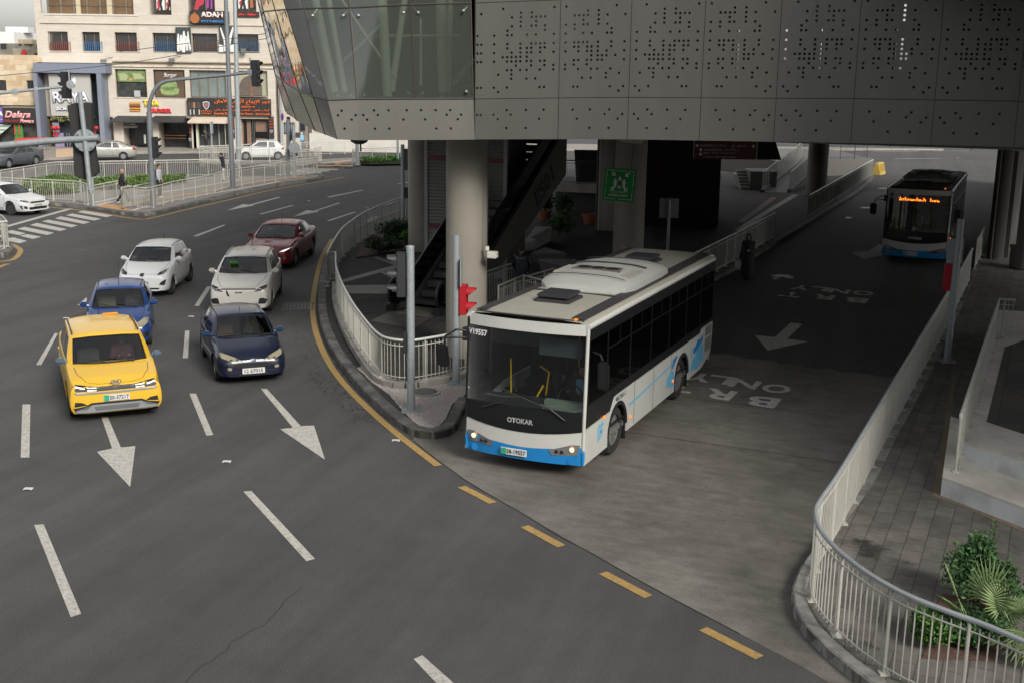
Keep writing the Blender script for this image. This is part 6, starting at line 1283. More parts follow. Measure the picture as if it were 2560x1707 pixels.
# overhead cables
for k,(pts,lab) in enumerate((([(-60,196),(0,190),(255,166),(400,146),(510,126),(600,108),(700,92)],'thin dark overhead cable drooping across the shop building, lower one'),([(300,130),(480,108),(560,100),(650,87),(700,80)],'thin overhead cable rising to the right over the banners, upper one'))):
    c_=[AY(u,v_,80) for u,v_ in pts]; o=MB().tube(cat(c_,4),.022,5).build('overhead_cable',M('cable_black',(.04,.04,.04)),None,fix=False); tag(o,lab,'cable')
# ================================================================ CARS
def bake(o,mods=True):
    dg=bpy.context.evaluated_depsgraph_get(); me=bpy.data.meshes.new_from_object(o.evaluated_get(dg)); old=o.data; o.modifiers.clear(); o.data=me; return o
def cutter(mb):
    o=mb.build('cut',None); o.hide_render=True; return o
def boolean(o,cuts):
    for c in cuts:
        m_=o.modifiers.new('b','BOOLEAN'); m_.operation='DIFFERENCE'; m_.solver='EXACT'; m_.object=c
    bpy.context.view_layer.update(); bake(o)
    for c in cuts: bpy.data.objects.remove(c)
class Proj:
    def __init__(s,objs):
        s.t=[]
        for o in objs:
            me=o.data; s.t.append(BVHTree.FromPolygons([v.co.copy() for v in me.vertices],[tuple(p.vertices) for p in me.polygons]))
    def hit(s,p,d):
        best=None
        for t in s.t:
            h=t.ray_cast(Vector(p),Vector(d))
            if h[0] is not None and (best is None or h[3]<best[1]): best=(h[0],h[3])
        return best[0] if best else None
AX={'f':(V(-3,0,0),V(1,0,0),lambda a,b:V(0,a,b)),'r':(V(9,0,0),V(-1,0,0),lambda a,b:V(0,a,b)),'l':(V(0,-3,0),V(0,1,0),lambda a,b:V(a,0,b)),'R':(V(0,3,0),V(0,-1,0),lambda a,b:V(a,0,b)),'t':(V(0,0,4),V(0,0,-1),lambda a,b:V(a,b,0))}
def patch(pj,poly,ax,off=.006,cuts_=3,skirt=.012):
    o0,d,mp=AX[ax]; bm=bmesh.new(); vs=[bm.verts.new((a,b,0)) for a,b in poly]; bm.faces.new(vs); bmesh.ops.triangulate(bm,faces=bm.faces)
    for _ in range(cuts_):
        es=[e for e in bm.edges if e.calc_length()>.07]
        if es: bmesh.ops.subdivide_edges(bm,edges=es,cuts=1); bmesh.ops.triangulate(bm,faces=bm.faces)
    P=[]; 
    for v in bm.verts:
        q=mp(v.co.x,v.co.y); h=pj.hit(o0+q,d); P.append((h,q))
    vals=[h.dot(d) for h,_ in P if h is not None]
    if not vals: bm.free(); return MB()
    md=sorted(vals)[len(vals)//2]; mb=MB(); pts=[]
    for h,q in P:
        if h is None or abs(h.dot(d)-md)>.45: h=q+d*(md)
        pts.append(h-d*off)
    bm.verts.index_update(); fs=[tuple(v.index for v in f.verts) for f in bm.faces]; n=len(pts)
    be=[(e.verts[0].index,e.verts[1].index) for e in bm.edges if len(e.link_faces)==1]
    mb.add(pts+[p+d*(off+skirt) for p in pts],fs+[(a,b,n+b,n+a) for a,b in be]); bm.free(); return mb
def ribbon(pj,pts,ax,wd=.012,off=.004,mb=None):
    o0,d,mp=AX[ax]; mb=mb or MB(); P=[]
    for (a,b),(c,e) in zip(pts,pts[1:]):
        L_=math.hypot(c-a,e-b); n=max(1,int(L_/.06))
        for k in range(n): P.append((a+(c-a)*k/n,b+(e-b)*k/n))
    P.append(pts[-1]); H=[]
    for a,b in P:
        h=pj.hit(o0+mp(a,b),d)
        if h is not None: H.append(h-d*off)
    if len(H)<2: return mb
    vs=[]
    for i,h in enumerate(H):
        t_=H[min(i+1,len(H)-1)]-H[max(i-1,0)]; s_=t_.cross(d)
        s_=s_.normalized() if s_.length>1e-6 else V(0,0,1); vs+=[h+s_*wd/2,h-s_*wd/2]
    fs=[(2*i,2*i+1,2*i+3,2*i+2) for i in range(len(H)-1) if (H[i+1]-H[i]).length<.25]
    mb.add(vs,fs); return mb
def paint(name,c,coat=.8,rough=.38,dust=None,damt=.3,metal=0.0): return M(name,c,rough,metal,coat=coat*.7,var=.03,scale=2,spec=.35,dirt=dust or tuple(.65*x+.03 for x in c),dscale=1.6,damt=damt)
cglass=mglass('car_glass',(.66,.72,.70),1.0,.01,.03); sglass=mglass('side_glass',(.34,.37,.36),1.0,.01,.05)
seatm=M('seat_dark',(.06,.06,.062),.8); seat_t=M('seat_tan',(.20,.17,.12),.8); dashm=M('dashboard',(.022,.022,.023),.7)
hl_c=mglass('lamp_cover',(.80,.82,.82),1.0,.03,.10); hl_in=M('lamp_bowl',(.30,.30,.31),.25,metal=.6); hl_y=M('lamp_cloudy',(.24,.22,.15),.35); grm_=M('grille_black',(.012,.012,.013),.5); led=M('led_white',(.8,.8,.78),.3,emit=(1,1,.92),estr=.6); tail=M('tail_red',(.30,.01,.02),.25)
platew=M('plate_white',(.55,.55,.53),.5); plateg=M('plate_green',(.02,.30,.16),.5); rimm=M('alloy_rim',(.30,.30,.31),.35,metal=.6); rimd=M('dark_rim',(.07,.07,.075),.4,metal=.5)
seam=M('panel_gap',(.012,.012,.012),.7)
def wheel(root,x,y,r,w_,rim,out,sp=5,rz=0):
    t_=thing('wheel',None,None,V(x,y,r),rz); t_.parent=root
    for k in ('label','category'): 
        if k in t_: del t_[k]
    A=(V(1,0,0),V(0,0,1),V(0,out,0)); ri=r*.66
    MB().lathe([(ri,-w_/2),(r*.93,-w_/2),(r,-w_*.36),(r,w_*.36),(r*.93,w_/2),(ri,w_/2),(ri*.97,w_*.3),(ri*.97,-w_/2)],(0,0,0),28,A).build('tyre',rubber,t_,smooth=True)
    b=MB().lathe([(ri*1.0,w_*.36),(ri*.90,w_*.42),(ri*.86,w_*.2),(ri*.86,w_*.1)],(0,0,0),28,A)
    for k in range(sp):
        a=2*math.pi*k/sp+.3; d=V(math.cos(a),0,math.sin(a)); e=V(-d.z,0,d.x); o_=V(0,out*w_*.30,0)
        b.ext([o_+e*ri*.13,o_-e*ri*.13,o_+d*ri*.9-e*ri*.10,o_+d*ri*.9+e*ri*.10],(0,out*w_*.10,0))
    b.lathe([(.001,w_*.44),(ri*.24,w_*.42),(ri*.26,w_*.25)],(0,0,0),14,A).build('rim',rim,t_,fix=False)
    MB().lathe([(.001,w_*.10),(ri*.9,w_*.12)],(0,0,0),20,A).build('brake_disc',darkm,t_,fix=False); return t_
def car(name,label,group,P,rz,c,steer=0):
    L,W,H=c['L'],c['W'],c['H']; w=W/2; xc,zc_=c['cowl']; zb=c['belt']; xr0,xr1,xg,zd=c['roof'][0],c['roof'][1],c['rear'][0],c['rear'][1]; zn=c['nose']
    root=thing(name,label,'car',P,rz,group); pm=c['paint']; rw=c.get('rw',.32); fa,ra=c['axles']
    zt_=[(0,zn-.14),(.03,zn-.03),(.12,zn),(.35,zn+(zc_-zn)*.45),(xc*.8,zc_-.035),(xc,zc_),(xc+.25,zc_+.02),(xr0+.6,zb),(xg-.35,zb+.01),(xg,zd),(L-.12,zd-.015),(L-.03,zd-.08),(L,zd-.2)]
    hw=[(0,c.get('nw',.74)),(.05,c.get('nw',.74)+.09),(.15,.925),(.35,.975),(.7,.995),(1.3,1),(L-1.2,1),(L-.6,.985),(L-.25,.94),(L-.08,.87),(L,.78)]
    zbt=[(0,.235),(.1,.22),(.5,.20),(L-.6,.22),(L-.1,.30),(L,.38)]
    xs=[0,.02,.05,.09,.15,.22,.3,.4,.55,.7,.9,xc*.85,xc-.08,xc,xc+.15]+[xc+.15+(xg-.1-xc-.15)*k/9 for k in range(1,10)]+[xg+.02+(L-.2-xg-.02)*k/3 for k in range(0,4)]+[L-.12,L-.07,L-.03,L]
    xs=sorted(set(round(x,4) for x in xs)); ring=[]
    for x in xs:
        zt=sm(zt_,x); b_=sm(hw,x)*w; z0=sm(zbt,x); h=zt-z0; sh=c.get('sh',.10)
        zs=zt-sh if x<xc+.1 or x>xg else zt-.02
        half=[(0,z0),(.72*b_,z0),(.93*b_,z0+.02),(.985*b_,z0+.10),(b_,z0+h*.32),(1.0*b_,z0+h*.55),(.985*b_,z0+h*.72),(.97*b_,zs-.03),(.945*b_,zs+ (zt-zs)*.35),(.88*b_,zs+(zt-zs)*.75),(.70*b_,zt-.012),(.35*b_,zt),(0,zt+.004)]
        ring.append([(x,-y,z) for y,z in half]+[(x,y,z) for y,z in half[-2:0:-1]])
    n=len(ring[0]); mb=MB(); mb.add([p for r in ring for p in r],[(i*n+k,i*n+(k+1)%n,(i+1)*n+(k+1)%n,(i+1)*n+k) for i in range(len(xs)-1) for k in range(n)]+[tuple(range(n))[::-1],tuple(range((len(xs)-1)*n,len(xs)*n))])
    body=mb.build('body',pm,root,smooth=True,ang=32); body.data.name='body'
    cuts=[]
    for ax in (fa,ra):
        for s_ in (-1,1): cuts.append(cutter(MB().cyl((ax,s_*(w-.30),rw),(ax,s_*(w+.1),rw),rw+.055,n=36)))
    cuts.append(cutter(MB().box(((xc+.18+xg-.12)/2,0,.85),(xg-.12-xc-.18,W*.84,.9)))); body.parent=None; boolean(body,cuts); body.parent=root; body.data.materials.clear(); body.data.materials.append(pm)
    for p in body.data.polygons: p.material_index=0
    body.data.shade_smooth(); body.data.set_sharp_from_angle(angle=R(32))
    # greenhouse
    hb=lambda x:sm(hw,x)*w*.935; wr=w*c.get('tumble',.74); xm=(xr0+xr1)/2+c.get('bp',.1); x2=c.get('x2',xg-.45)
    rg=[((xc-.02,0),(xr0-.03,0)),((xc+.0,.40*w),(xr0,.45*wr)),((xc+.10,.80*w),(xr0+.06,.90*wr)),((xc+.17,.85*w),(xr0+.10,.945*wr)),((xc+.30,hb(xc+.3)-.005),(xr0+.22,.99*wr)),((xm-.05,hb(xm)),(xm-.05,wr)),((xm+.05,hb(xm)),(xm+.05,wr)),
        ((x2,hb(x2)),(min(x2-.1,xr1-.12),wr*.985)),((x2+.12,hb(x2+.12)),(min(x2,xr1-.02),wr*.97)),((xg-.10,.84*w*sm(hw,xg)),(xr1+.02,.88*wr)),((xg-.02,.74*w*sm(hw,xg)),(xr1+.05,.78*wr)),((xg+.02,.4*w),(xr1+.07,.4*wr)),((xg+.03,0),(xr1+.08,0))]
    full=[(a,b) for a,b in rg]+[((a[0],-a[1]),(b[0],-b[1])) for a,b in rg[-2:0:-1]]
    N_=len(full); fr=[0,.05,.30,.60,.90,.96,1.0]
    def zr(x,y): 
        t_=(x-xr0)/(xr1-xr0); return H-.01-.075*abs(y/wr)**2.3-c.get('arch',.05)*abs(2*t_-1)**2.2
    def gp(k,f):
        a,b=full[k]; x=a[0]+(b[0]-a[0])*f; y=a[1]+(b[1]-a[1])*f; z0=sm(zt_,a[0])-.012; z1=zr(b[0],b[1]); bul=.10*f*(1-f)
        ny=1 if y>0 else -1 if y<0 else 0; return V(x-(bul*.9 if k in(0,1,2,N_-1,N_-2) else 0)+(bul*.7 if 10<=k<=N_-10 else 0),y+ny*bul*.55*(abs(y)>.5*wr),z0+(z1-z0)*f)
    glassseg={'windshield':[0,1,N_-2,N_-1],'L':[4],'L2':[6],'rear_window':[10,11,N_-12,N_-11]}
    q=c.get('quarter'); 
    owner={}
    for k in (0,1,N_-1,N_-2): owner[k]='windshield'
    for k in (10,11,N_-12,N_-11): owner[k]='rear_window'
    owner[4]='side_window_a'; owner[6]='side_window_b'; owner[N_-5]='side_window_c'; owner[N_-7]='side_window_d'
    parts={}; gb=MB(); 
    V_=[[gp(k,f) for f in fr] for k in range(N_)]
    for k in range(N_):
        k2=(k+1)%N_
        for j in range(len(fr)-1):
            f4=[V_[k][j],V_[k2][j],V_[k2][j+1],V_[k][j+1]]; o_=owner.get(k)
            ok=o_ and 1<=j<=3
            (parts.setdefault(o_,MB()) if ok else gb).add(f4,[(0,1,2,3)])
    # roof
    half=(N_//2)+1
    for k in range(N_//2):
        A=[V_[k][-1],V_[k+1][-1]]; B=[V_[(N_-k)%N_][-1],V_[(N_-k-1)%N_][-1]]
        m_=6
        for j in range(m_):
            s0,s1=j/m_,(j+1)/m_; q4=[]
            for (p,q2,s_) in ((A[0],B[0],s0),(A[1],B[1],s0),(A[1],B[1],s1),(A[0],B[0],s1)):
                r_=p+(q2-p)*s_; r_.z=zr(r_.x,r_.y); q4.append(r_)
            gb.add(q4,[(0,1,2,3)])
    cab=gb.build('roof_and_pillars',c.get('roofpaint',pm),root,smooth=True,ang=40)
    for nme,m_ in parts.items(): m_.build(nme.rsplit('_',1)[0] if nme.startswith('side') else nme,cglass if nme=='windshield' else sglass,root,smooth=True)
    pj=Proj([body,cab]); ws=parts['windshield'].build('tmp',None); pj2=Proj([ws,cab]); bpy.data.objects.remove(ws)
    # gasket round the windscreen, gaps, wipers
    gk=MB(); lo=[V_[k][1]+V(-.006,0,.004) for k in (N_-2,N_-1,0,1,2)]; hi_=[V_[k][4]+V(-.006,0,.004) for k in (N_-2,N_-1,0,1,2)]
    gk.tube(lo,.016,5).tube(hi_,.012,5).tube([lo[0],(lo[0]+hi_[0])/2+V(-.02,0,.02),hi_[0]],.012,5).tube([lo[-1],(lo[-1]+hi_[-1])/2+V(-.02,0,.02),hi_[-1]],.012,5); gk.build('windscreen_gasket',grm_,root,fix=False)
    wpr=MB()
    for y0 in (-.48,.05): wpr.tube([lo[2]+V(-.02,y0,0),lo[2]+V(.08,y0+.32,.075),lo[2]+V(.10,y0+.55,.085)],.010,5)
    wpr.build('wipers',grm_,root,fix=False)
    hs_=c.get('hood',.12); sg_=MB()
    hp=[(xc-.05,-.80*w),(xc*.55,-.76*w),(hs_+.10,-.60*w),(hs_,-.35*w),(hs_-.02,0),(hs_,.35*w),(hs_+.10,.60*w),(xc*.55,.76*w),(xc-.05,.80*w)]
    ribbon(pj,hp,'t',.012,.003,sg_)
    xf=xc+.12; zsill=.34
    for s_ in ('l','R'):
        ribbon(pj,[(xf,zb-.04),(xf-.02,.6),(xf+.06,zsill)],s_,mb=sg_); ribbon(pj,[(xm,zb-.02),(xm,zsill)],s_,mb=sg_); ribbon(pj,[(x2+.02,zb-.02),(x2-.02,.75),(ra-rw-.06,.55)],s_,mb=sg_); ribbon(pj,[(xf+.06,zsill),(ra-rw-.1,zsill)],s_,mb=sg_)
    sg_.build('panel_gaps',seam,root,fix=False)
    hd=MB()
    for s_,y in (('l',-1),('R',1)):
        for x in (xm-.28,x2-.18 if x2-.18>xm+.3 else xm+.6): h=pj.hit((x,y*3,zb-.12),(0,-y,0)); 
        for x in (xm-.26,x2-.22):
            h=pj.hit((x,y*3,zb-.13),(0,-y,0))
            if h: MB().box(h+V(0,y*.012,0),(.17,.03,.03)).build('door_handle',c.get('handle',pm),root,bevel=.006)
    # mirrors
    for y in (-1,1):
        b_=V(xc+.34,y*hb(xc+.34)*1.0,zb+.06); MB().box(b_+V(-.02,y*.115,.035),(.11,.19,.13),ax=(V(.97,y*-.2,0).normalized(),V(y*.2,.97,0).normalized(),V(0,0,1))).build('mirror',c.get('mirror',pm),root,bevel=.035); MB().tube([b_-V(0,y*.04,.02),b_+V(-.01,y*.07,.02)],.035).build('mirror_arm',c.get('mirror',pm),root)
    # floor, interior
    MB().box((L/2,0,.29),(L*.8,W*.6,.06)).build('underbody',grm_,root)
    MB().box((xc+.30,0,zb-.12),(.42,W*.78,.22)).build('dashboard',dashm,root,bevel=.04)
    sc_=c.get('seat',seatm)
    for y in (-.36,.36): MB().box((xr0+.35,y,.52),(.5,.48,.16)).box((xr0+.62,y,.82),(.14,.46,.52),ax=(V(.96,0,.25),V(0,1,0),V(-.25,0,.96))).box((xr0+.70,y,1.16),(.10,.24,.16)).build('seat',sc_,root,bevel=.04)
    MB().box((xg-.6,0,.8),(.2,W*.68,.5)).build('rear_seat',sc_,root,bevel=.05)
    c_=V(xc+.62,-.36,zb-.0); MB().tube([c_+V(math.sin(a)*.06,math.cos(a)*.17,math.sin(a)*.16) for a in [2*math.pi*k/16 for k in range(17)]],.014,6).box(c_,(.02,.30,.03)).build('steering_wheel',grm_,root,fix=False)
    # wheels
    for x in (fa,ra):
        for s_ in (-1,1): wheel(root,x,s_*(w-.125),rw,.20,c.get('rim',rimm),s_,c.get('spokes',5),steer if x==fa else 0)
    # fascia
    def sym(name_,poly,ax,mat,off=.006,cuts_=3,both=True,parent=root):
        o=patch(pj,poly,ax,off,cuts_).build(name_,mat,parent,fix=False)
        if both: o2=patch(pj,[(-a,b) for a,b in poly],ax,off,cuts_).build(name_,mat,parent,fix=False)
        return o
    for (nm,poly,mat,off,both,*ax) in c.get('front',[]): sym(nm,poly,ax[0] if ax else 'f',mat,off,both=both)
    for (nm,poly,mat,off,both) in c.get('back',[]): sym(nm,poly,'r',mat,off,both=both)
    for y in (-1,1):
        for poly in c.get('sidetail',[]): patch(pj,poly,'l' if y<0 else 'R',.008).build('tail_light',tail,root,fix=False)
        for poly,mt in c.get('sidehl',[]): patch(pj,poly,'l' if y<0 else 'R',.010).build('headlight_side',mt,root,fix=False)
    for x in (fa,ra):
        pass
    zp=c.get('plate')
    if zp:
        h=pj.hit((-3,0,zp),(1,0,0)); x_=h.x-.02; pw=c.get('pw',.52); t_=MB().box((x_,0,zp),(.015,pw,.13)).build('number_plate',platew,root,bevel=.003)
        tx=c.get('ptxt','')
        if c.get('pgreen'): MB().box((x_-.009,pw/2-.06,zp),(.004,.10,.12)).build('plate_band',plateg,t_); txt(tx,'plate_text',grm_,V(x_-.009,pw/2-.12,zp-.042),V(0,-1,0),V(0,0,1),pw-.14,.085,t_,depth=.002,bold=.02)
        else: txt(tx,'plate_text',grm_,V(x_-.009,pw/2-.05,zp-.042),V(0,-1,0),V(0,0,1),pw-.10,.085,t_,depth=.002,bold=.02)
    if c.get('rplate'):
        zz=c['rplate']; h=pj.hit((9,0,zz),(-1,0,0)); MB().box((h.x+.012,0,zz),(.015,.5,.13)).build('number_plate',platew,root)
    rs=c.get('rails')
    for y in (-1,1):
        pts=[V(xr0+.15+(xr1-xr0-.2)*k/8,y*wr*.93,0) for k in range(9)]; 
        for p in pts: p.z=zr(p.x,p.y)+.022
        MB().tube(pts,.016 if rs else .011,5).build('roof_rail' if rs else 'roof_gutter',rs or grm_,root,smooth=True,fix=False)
    an=c.get('antenna')
    if an: x_=an[0]; MB().tube([(x_,0,H-.02),(x_+.08,0,H+.07),(x_+an[1]*.8,0,H+an[1])],[.012,.006,.004],5).build('antenna',grm_,root)
    return root,pj
def at_wheels(f,r,side,c):
    """place a car from the ground points (photo) of the front and rear wheels on one side (side -1: its left)"""
    a=V(*f.xy,0); b=V(*r.xy,0); d=(b-a).normalized(); rz=math.atan2(d.y,d.x); y=V(-d.y,d.x,0); wb=c['axles'][1]-c['axles'][0]; mid=(a+b)/2; 
    return mid-d*((c['axles'][0]+c['axles'][1])/2)-y*(side*(c['W']/2-.12)),rz
# ---- shared fascia shapes, y measured from the centre (positive half), z up
def base(**k):
    d=dict(L=4.4,W=1.8,H=1.48,cowl=(1.15,.98),belt=.95,roof=(1.95,3.35),rear=(3.95,.98),nose=.74,axles=(.85,3.5)); d.update(k); return d
yp=paint('taxi_yellow',(.66,.40,.03),damt=.1); wp_=paint('car_white',(.55,.56,.56),damt=.12); cw=paint('car_cream_white',(.56,.545,.50),damt=.2); db=paint('car_dark_blue',(.0022,.0055,.022),damt=.10); bl=paint('car_blue',(.008,.036,.145),damt=.12); rdp=paint('car_maroon',(.20,.004,.010),damt=.06); gyp=paint('car_graphite',(.075,.085,.095),metal=.3,damt=.12); svp=paint('car_silver',(.34,.335,.31),metal=.35,damt=.2)
silt=M('silver_trim',(.34,.36,.37),.35,metal=.5); bluem=M('mirror_blue_grey',(.08,.12,.16),.3)
C_taxi=base(L=4.63,W=1.88,H=1.60,cowl=(.98,1.03),belt=1.0,roof=(1.80,3.75),rear=(4.35,1.10),nose=.83,axles=(.85,3.85),rw=.36,nw=.88,sh=.06,tumble=.80,x2=3.75,bp=-.05,hood=.10,mirror=bluem,rim=rimd,plate=.545,ptxt='50-37217',pgreen=1,rails=grm_,antenna=(3.55,.12),seat=seatm,handle=yp,
 front=[('grille',[(-.36,.70),(.36,.70),(.36,.79),(-.36,.79)],grm_,.006,False),('headlight',[(.36,.70),(.80,.72),(.84,.80),(.78,.835),(.36,.79)],grm_,.010,True),('light_signature',[(.39,.715),(.57,.72),(.57,.735),(.39,.73)],led,.018,True),('light_signature',[(.39,.765),(.57,.772),(.57,.785),(.39,.778)],led,.018,True),('light_signature',[(.62,.76),(.80,.80),(.79,.815),(.62,.785)],led,.018,True),
  ('chrome_strip',[(-.80,.655),(0,.635),(.80,.655),(.84,.70),(.36,.68),(0,.675),(-.36,.68),(-.84,.70)],silt,.012,False),('lower_bumper',[(-.80,.245),(.80,.245),(.86,.37),(.62,.40),(.50,.46),(-.50,.46),(-.62,.40),(-.86,.37)],grm_,.014,False),('skid_plate',[(-.80,.26),(.80,.26),(.82,.32),(.60,.325),(.49,.42),(-.49,.42),(-.60,.325),(-.82,.32)],silt,.026,False),('skid_plate_inner',[(-.42,.29),(.42,.29),(.46,.385),(-.46,.385)],M('trim_dark_silver',(.16,.165,.17),.4,metal=.4),.032,False),('fog_recess',[(.58,.42),(.84,.40),(.82,.50),(.68,.48)],grm_,.010,True)])
C_206=base(L=3.83,W=1.65,H=1.43,cowl=(1.05,.93),belt=.90,roof=(1.72,3.1),rear=(3.62,1.0),nose=.66,axles=(.80,3.25),rw=.30,nw=.76,sh=.13,x2=3.05,hood=.06,rim=rimm,plate=.36,ptxt='12 67015',mirror=paint('mirror_bright_blue',(.006,.03,.08)),antenna=(1.85,.10),seat=M('seat_brown',(.10,.055,.03),.8),
 front=[('headlight',[(.22,.585),(.50,.60),(.70,.66),(.735,.73),(.70,.76),(.55,.715),(.36,.65)],hl_y,.012,True),('grille',[(-.46,.455),(0,.425),(.46,.455),(.55,.52),(0,.49),(-.55,.52)],grm_,.008,False),('lower_grille',[(-.34,.26),(.34,.26),(.34,.30),(-.34,.30)],grm_,.008,False),('fog_light',[(.50,.39),(.58,.40),(.60,.45),(.54,.47),(.49,.44)],hl_y,.010,True),('badge',[(-.07,.575),(.07,.575),(.05,.635),(-.05,.635)],chrome,.012,False),('bumper_strip',[(-.74,.335),(.74,.335),(.76,.36),(-.76,.36)],seam,.004,False)])
C_wh=base(L=3.73,W=1.65,H=1.53,cowl=(.92,1.02),belt=1.0,roof=(1.60,3.1),rear=(3.55,1.05),nose=.76,axles=(.72,3.13),rw=.30,nw=.76,sh=.12,x2=3.0,hood=.06,rim=rimd,plate=.50,ptxt='18-84490',antenna=(2.9,.12),
 front=[('headlight',[(.48,.73),(.66,.76),(.74,.86),(.72,.90),(.60,.84),(.50,.79)],grm_,.010,True),('headlight_lens',[(.60,.77),(.70,.79),(.74,.85),(.62,.82)],hl_in,.018,True),('badge',[(-.06,.70),(.06,.70),(.06,.78),(-.06,.78)],grm_,.012,False),('lower_grille',[(-.50,.29),(.50,.29),(.56,.34),(-.56,.34)],grm_,.008,False),('fog_recess',[(.54,.44),(.70,.42),(.74,.58),(.72,.60),(.60,.53)],grm_,.010,True)])
C_bh=base(L=4.0,W=1.68,H=1.46,cowl=(1.05,.95),belt=.92,roof=(1.75,3.15),rear=(3.75,.98),nose=.70,axles=(.82,3.35),rw=.30,nw=.76,sh=.12,hood=.06,antenna=(1.85,.55),seat=seat_t,plate=.40,ptxt='10-2233',
 front=[('headlight',[(.42,.62),(.62,.62),(.76,.70),(.77,.80),(.66,.80),(.50,.72)],hl_y,.012,True),('grille',[(-.32,.57),(.32,.57),(.34,.64),(-.34,.64)],grm_,.008,False),('lower_grille',[(-.5,.28),(.5,.28),(.5,.36),(-.5,.36)],grm_,.008,False),('black_bumper_corner',[(.62,.36),(.80,.38),(.80,.50),(.62,.48)],grm_,.01,True)])
C_suv=base(L=4.45,W=1.80,H=1.62,cowl=(1.05,1.10),belt=1.06,roof=(1.82,3.7),rear=(4.2,1.12),nose=.86,axles=(.88,3.6),rw=.34,nw=.80,sh=.10,x2=3.6,hood=.07,rim=rimd,rails=silt,antenna=(3.6,.1),
 front=[('headlight',[(.44,.74),(.66,.76),(.86,.86),(.84,.92),(.62,.86)],grm_,.012,True),('light_signature',[(.50,.76),(.66,.775),(.84,.87),(.83,.89),(.64,.80)],hl_in,.020,True),('dark_hood_lip',[(-.52,.80),(.52,.80),(.5,.83),(-.5,.83)],grm_,.008,False),('badge',[(-.11,.70),(.11,.70),(.10,.735),(-.10,.735)],chrome,.01,False),('fog_recess',[(.56,.38),(.82,.38),(.84,.50),(.70,.56),(.60,.54)],grm_,.010,True),('lower_grille',[(-.5,.30),(.5,.30),(.44,.40),(-.44,.40)],grm_,.008,False),('dent',[(.26,.60),(.33,.62),(.37,.74),(.34,.80),(.31,.72)],grm_,.010,False)])
C_red=base(L=4.87,W=1.85,H=1.48,cowl=(1.35,.97),belt=.94,roof=(2.25,3.55),rear=(4.35,1.05),nose=.74,axles=(.95,3.8),rw=.33,nw=.78,sh=.12,x2=3.75,hood=.07,antenna=(2.5,.42),
 front=[('headlight',[(.48,.66),(.70,.68),(.88,.76),(.86,.80),(.60,.76)],grm_,.012,True),('light_signature',[(.52,.675),(.70,.69),(.87,.775),(.86,.79),(.66,.735)],led,.020,True),('grille',[(-.40,.42),(.40,.42),(.50,.60),(.38,.68),(-.38,.68),(-.50,.60)],grm_,.008,False),('fog_light',[(.66,.40),(.76,.42),(.74,.50),(.64,.47)],hl_in,.012,True),('lower_grille',[(-.6,.27),(.6,.27),(.56,.33),(-.56,.33)],grm_,.008,False)])
C_lan=base(L=4.6,W=1.76,H=1.48,cowl=(1.15,.97),belt=.94,roof=(1.95,3.3),rear=(4.1,1.05),nose=.74,axles=(.92,3.55),rw=.33,nw=.78,sh=.11,hood=.06,rim=rimd,plate=.50,ptxt='14-91578',
 front=[('headlight',[(.46,.66),(.70,.66),(.84,.74),(.82,.79),(.60,.74)],grm_,.012,True),('headlight_lens',[(.52,.68),(.70,.69),(.78,.74),(.60,.72)],chrome,.02,True),('grille',[(-.40,.60),(.40,.60),(.46,.68),(-.46,.68)],grm_,.008,False),('lower_grille',[(-.50,.30),(.50,.30),(.56,.42),(-.56,.42)],grm_,.008,False),('fog_recess',[(.62,.36),(.76,.36),(.80,.50),(.66,.48)],grm_,.010,True),('chrome_blade',[(.80,.34),(.83,.36),(.86,.54),(.82,.54)],chrome,.018,True)])
C_gry=base(L=4.85,W=1.85,H=1.47,cowl=(1.35,.96),belt=.95,roof=(2.2,3.5),rear=(4.4,1.10),nose=.74,axles=(.95,3.80),rw=.33,sh=.1,x2=3.75,sidetail=[[(4.45,.80),(4.80,.84),(4.80,.93),(4.60,.93)]],back=[('tail_light',[(.46,.82),(.84,.80),(.88,.92),(.46,.92)],tail,.01,True)],rplate=.78)
C_sil=base(L=4.25,W=1.68,H=1.42,cowl=(1.15,.95),belt=.92,roof=(1.95,3.05),rear=(3.75,1.0),nose=.70,axles=(.85,3.35),rw=.29,sh=.11,x2=3.15,sidetail=[[(4.02,.74),(4.15,.74),(4.16,.94),(4.05,.95)]],back=[('tail_light',[(.52,.74),(.76,.74),(.78,.94),(.56,.94)],tail,.01,True)],rplate=.86)
C_pic=base(L=3.6,W=1.60,H=1.49,cowl=(.85,1.0),belt=.97,roof=(1.5,2.95),rear=(3.42,1.05),nose=.74,axles=(.68,3.06),rw=.30,sh=.12,x2=2.9,spokes=8,sidetail=[[(3.30,.78),(3.52,.80),(3.50,1.02),(3.40,1.02)]],sidehl=[([(.16,.66),(.42,.72),(.50,.80),(.30,.78)],hl_in)])
CARG='cars on the road'
cars={}
def put(key,c,pt,label,f,r,side,name='parked_car',dz=0,steer=0):
    c['paint']=pt; P_,rz=at_wheels(G(*f),G(*r),side,c); cars[key]=(*car(name,label,CARG,P_,rz,c,steer),c,P_,rz)
put('taxi',C_taxi,yp,'bright yellow taxi with blue grey mirrors and lit headlights, nearest car on the left',(185.4,1037),(163.5,950),1,'yellow_taxi')
put('p206',C_206,db,'very dark blue hatchback with cloudy headlights and a bright blue mirror, front middle car',(549,951),(513,886),1,'dark_blue_hatchback')
put('wh',C_wh,wp_,'white five door hatchback behind the blue car, left lane',(426,737),(473,702),-1,'white_hatchback')
put('bh',C_bh,bl,'bright blue hatchback mostly hidden right behind the yellow taxi',(371,862),(377,806),-1,'blue_hatchback')
put('suv',C_suv,cw,'creamy white crossover with dented front bumper behind the dark blue hatchback',(673,777),(697,733),-1,'cream_crossover')
put('red',C_red,rdp,'maroon red sedan with lit headlamp, last car of the middle queue',(733.7,666.7),(777.7,636),-1,'maroon_sedan')
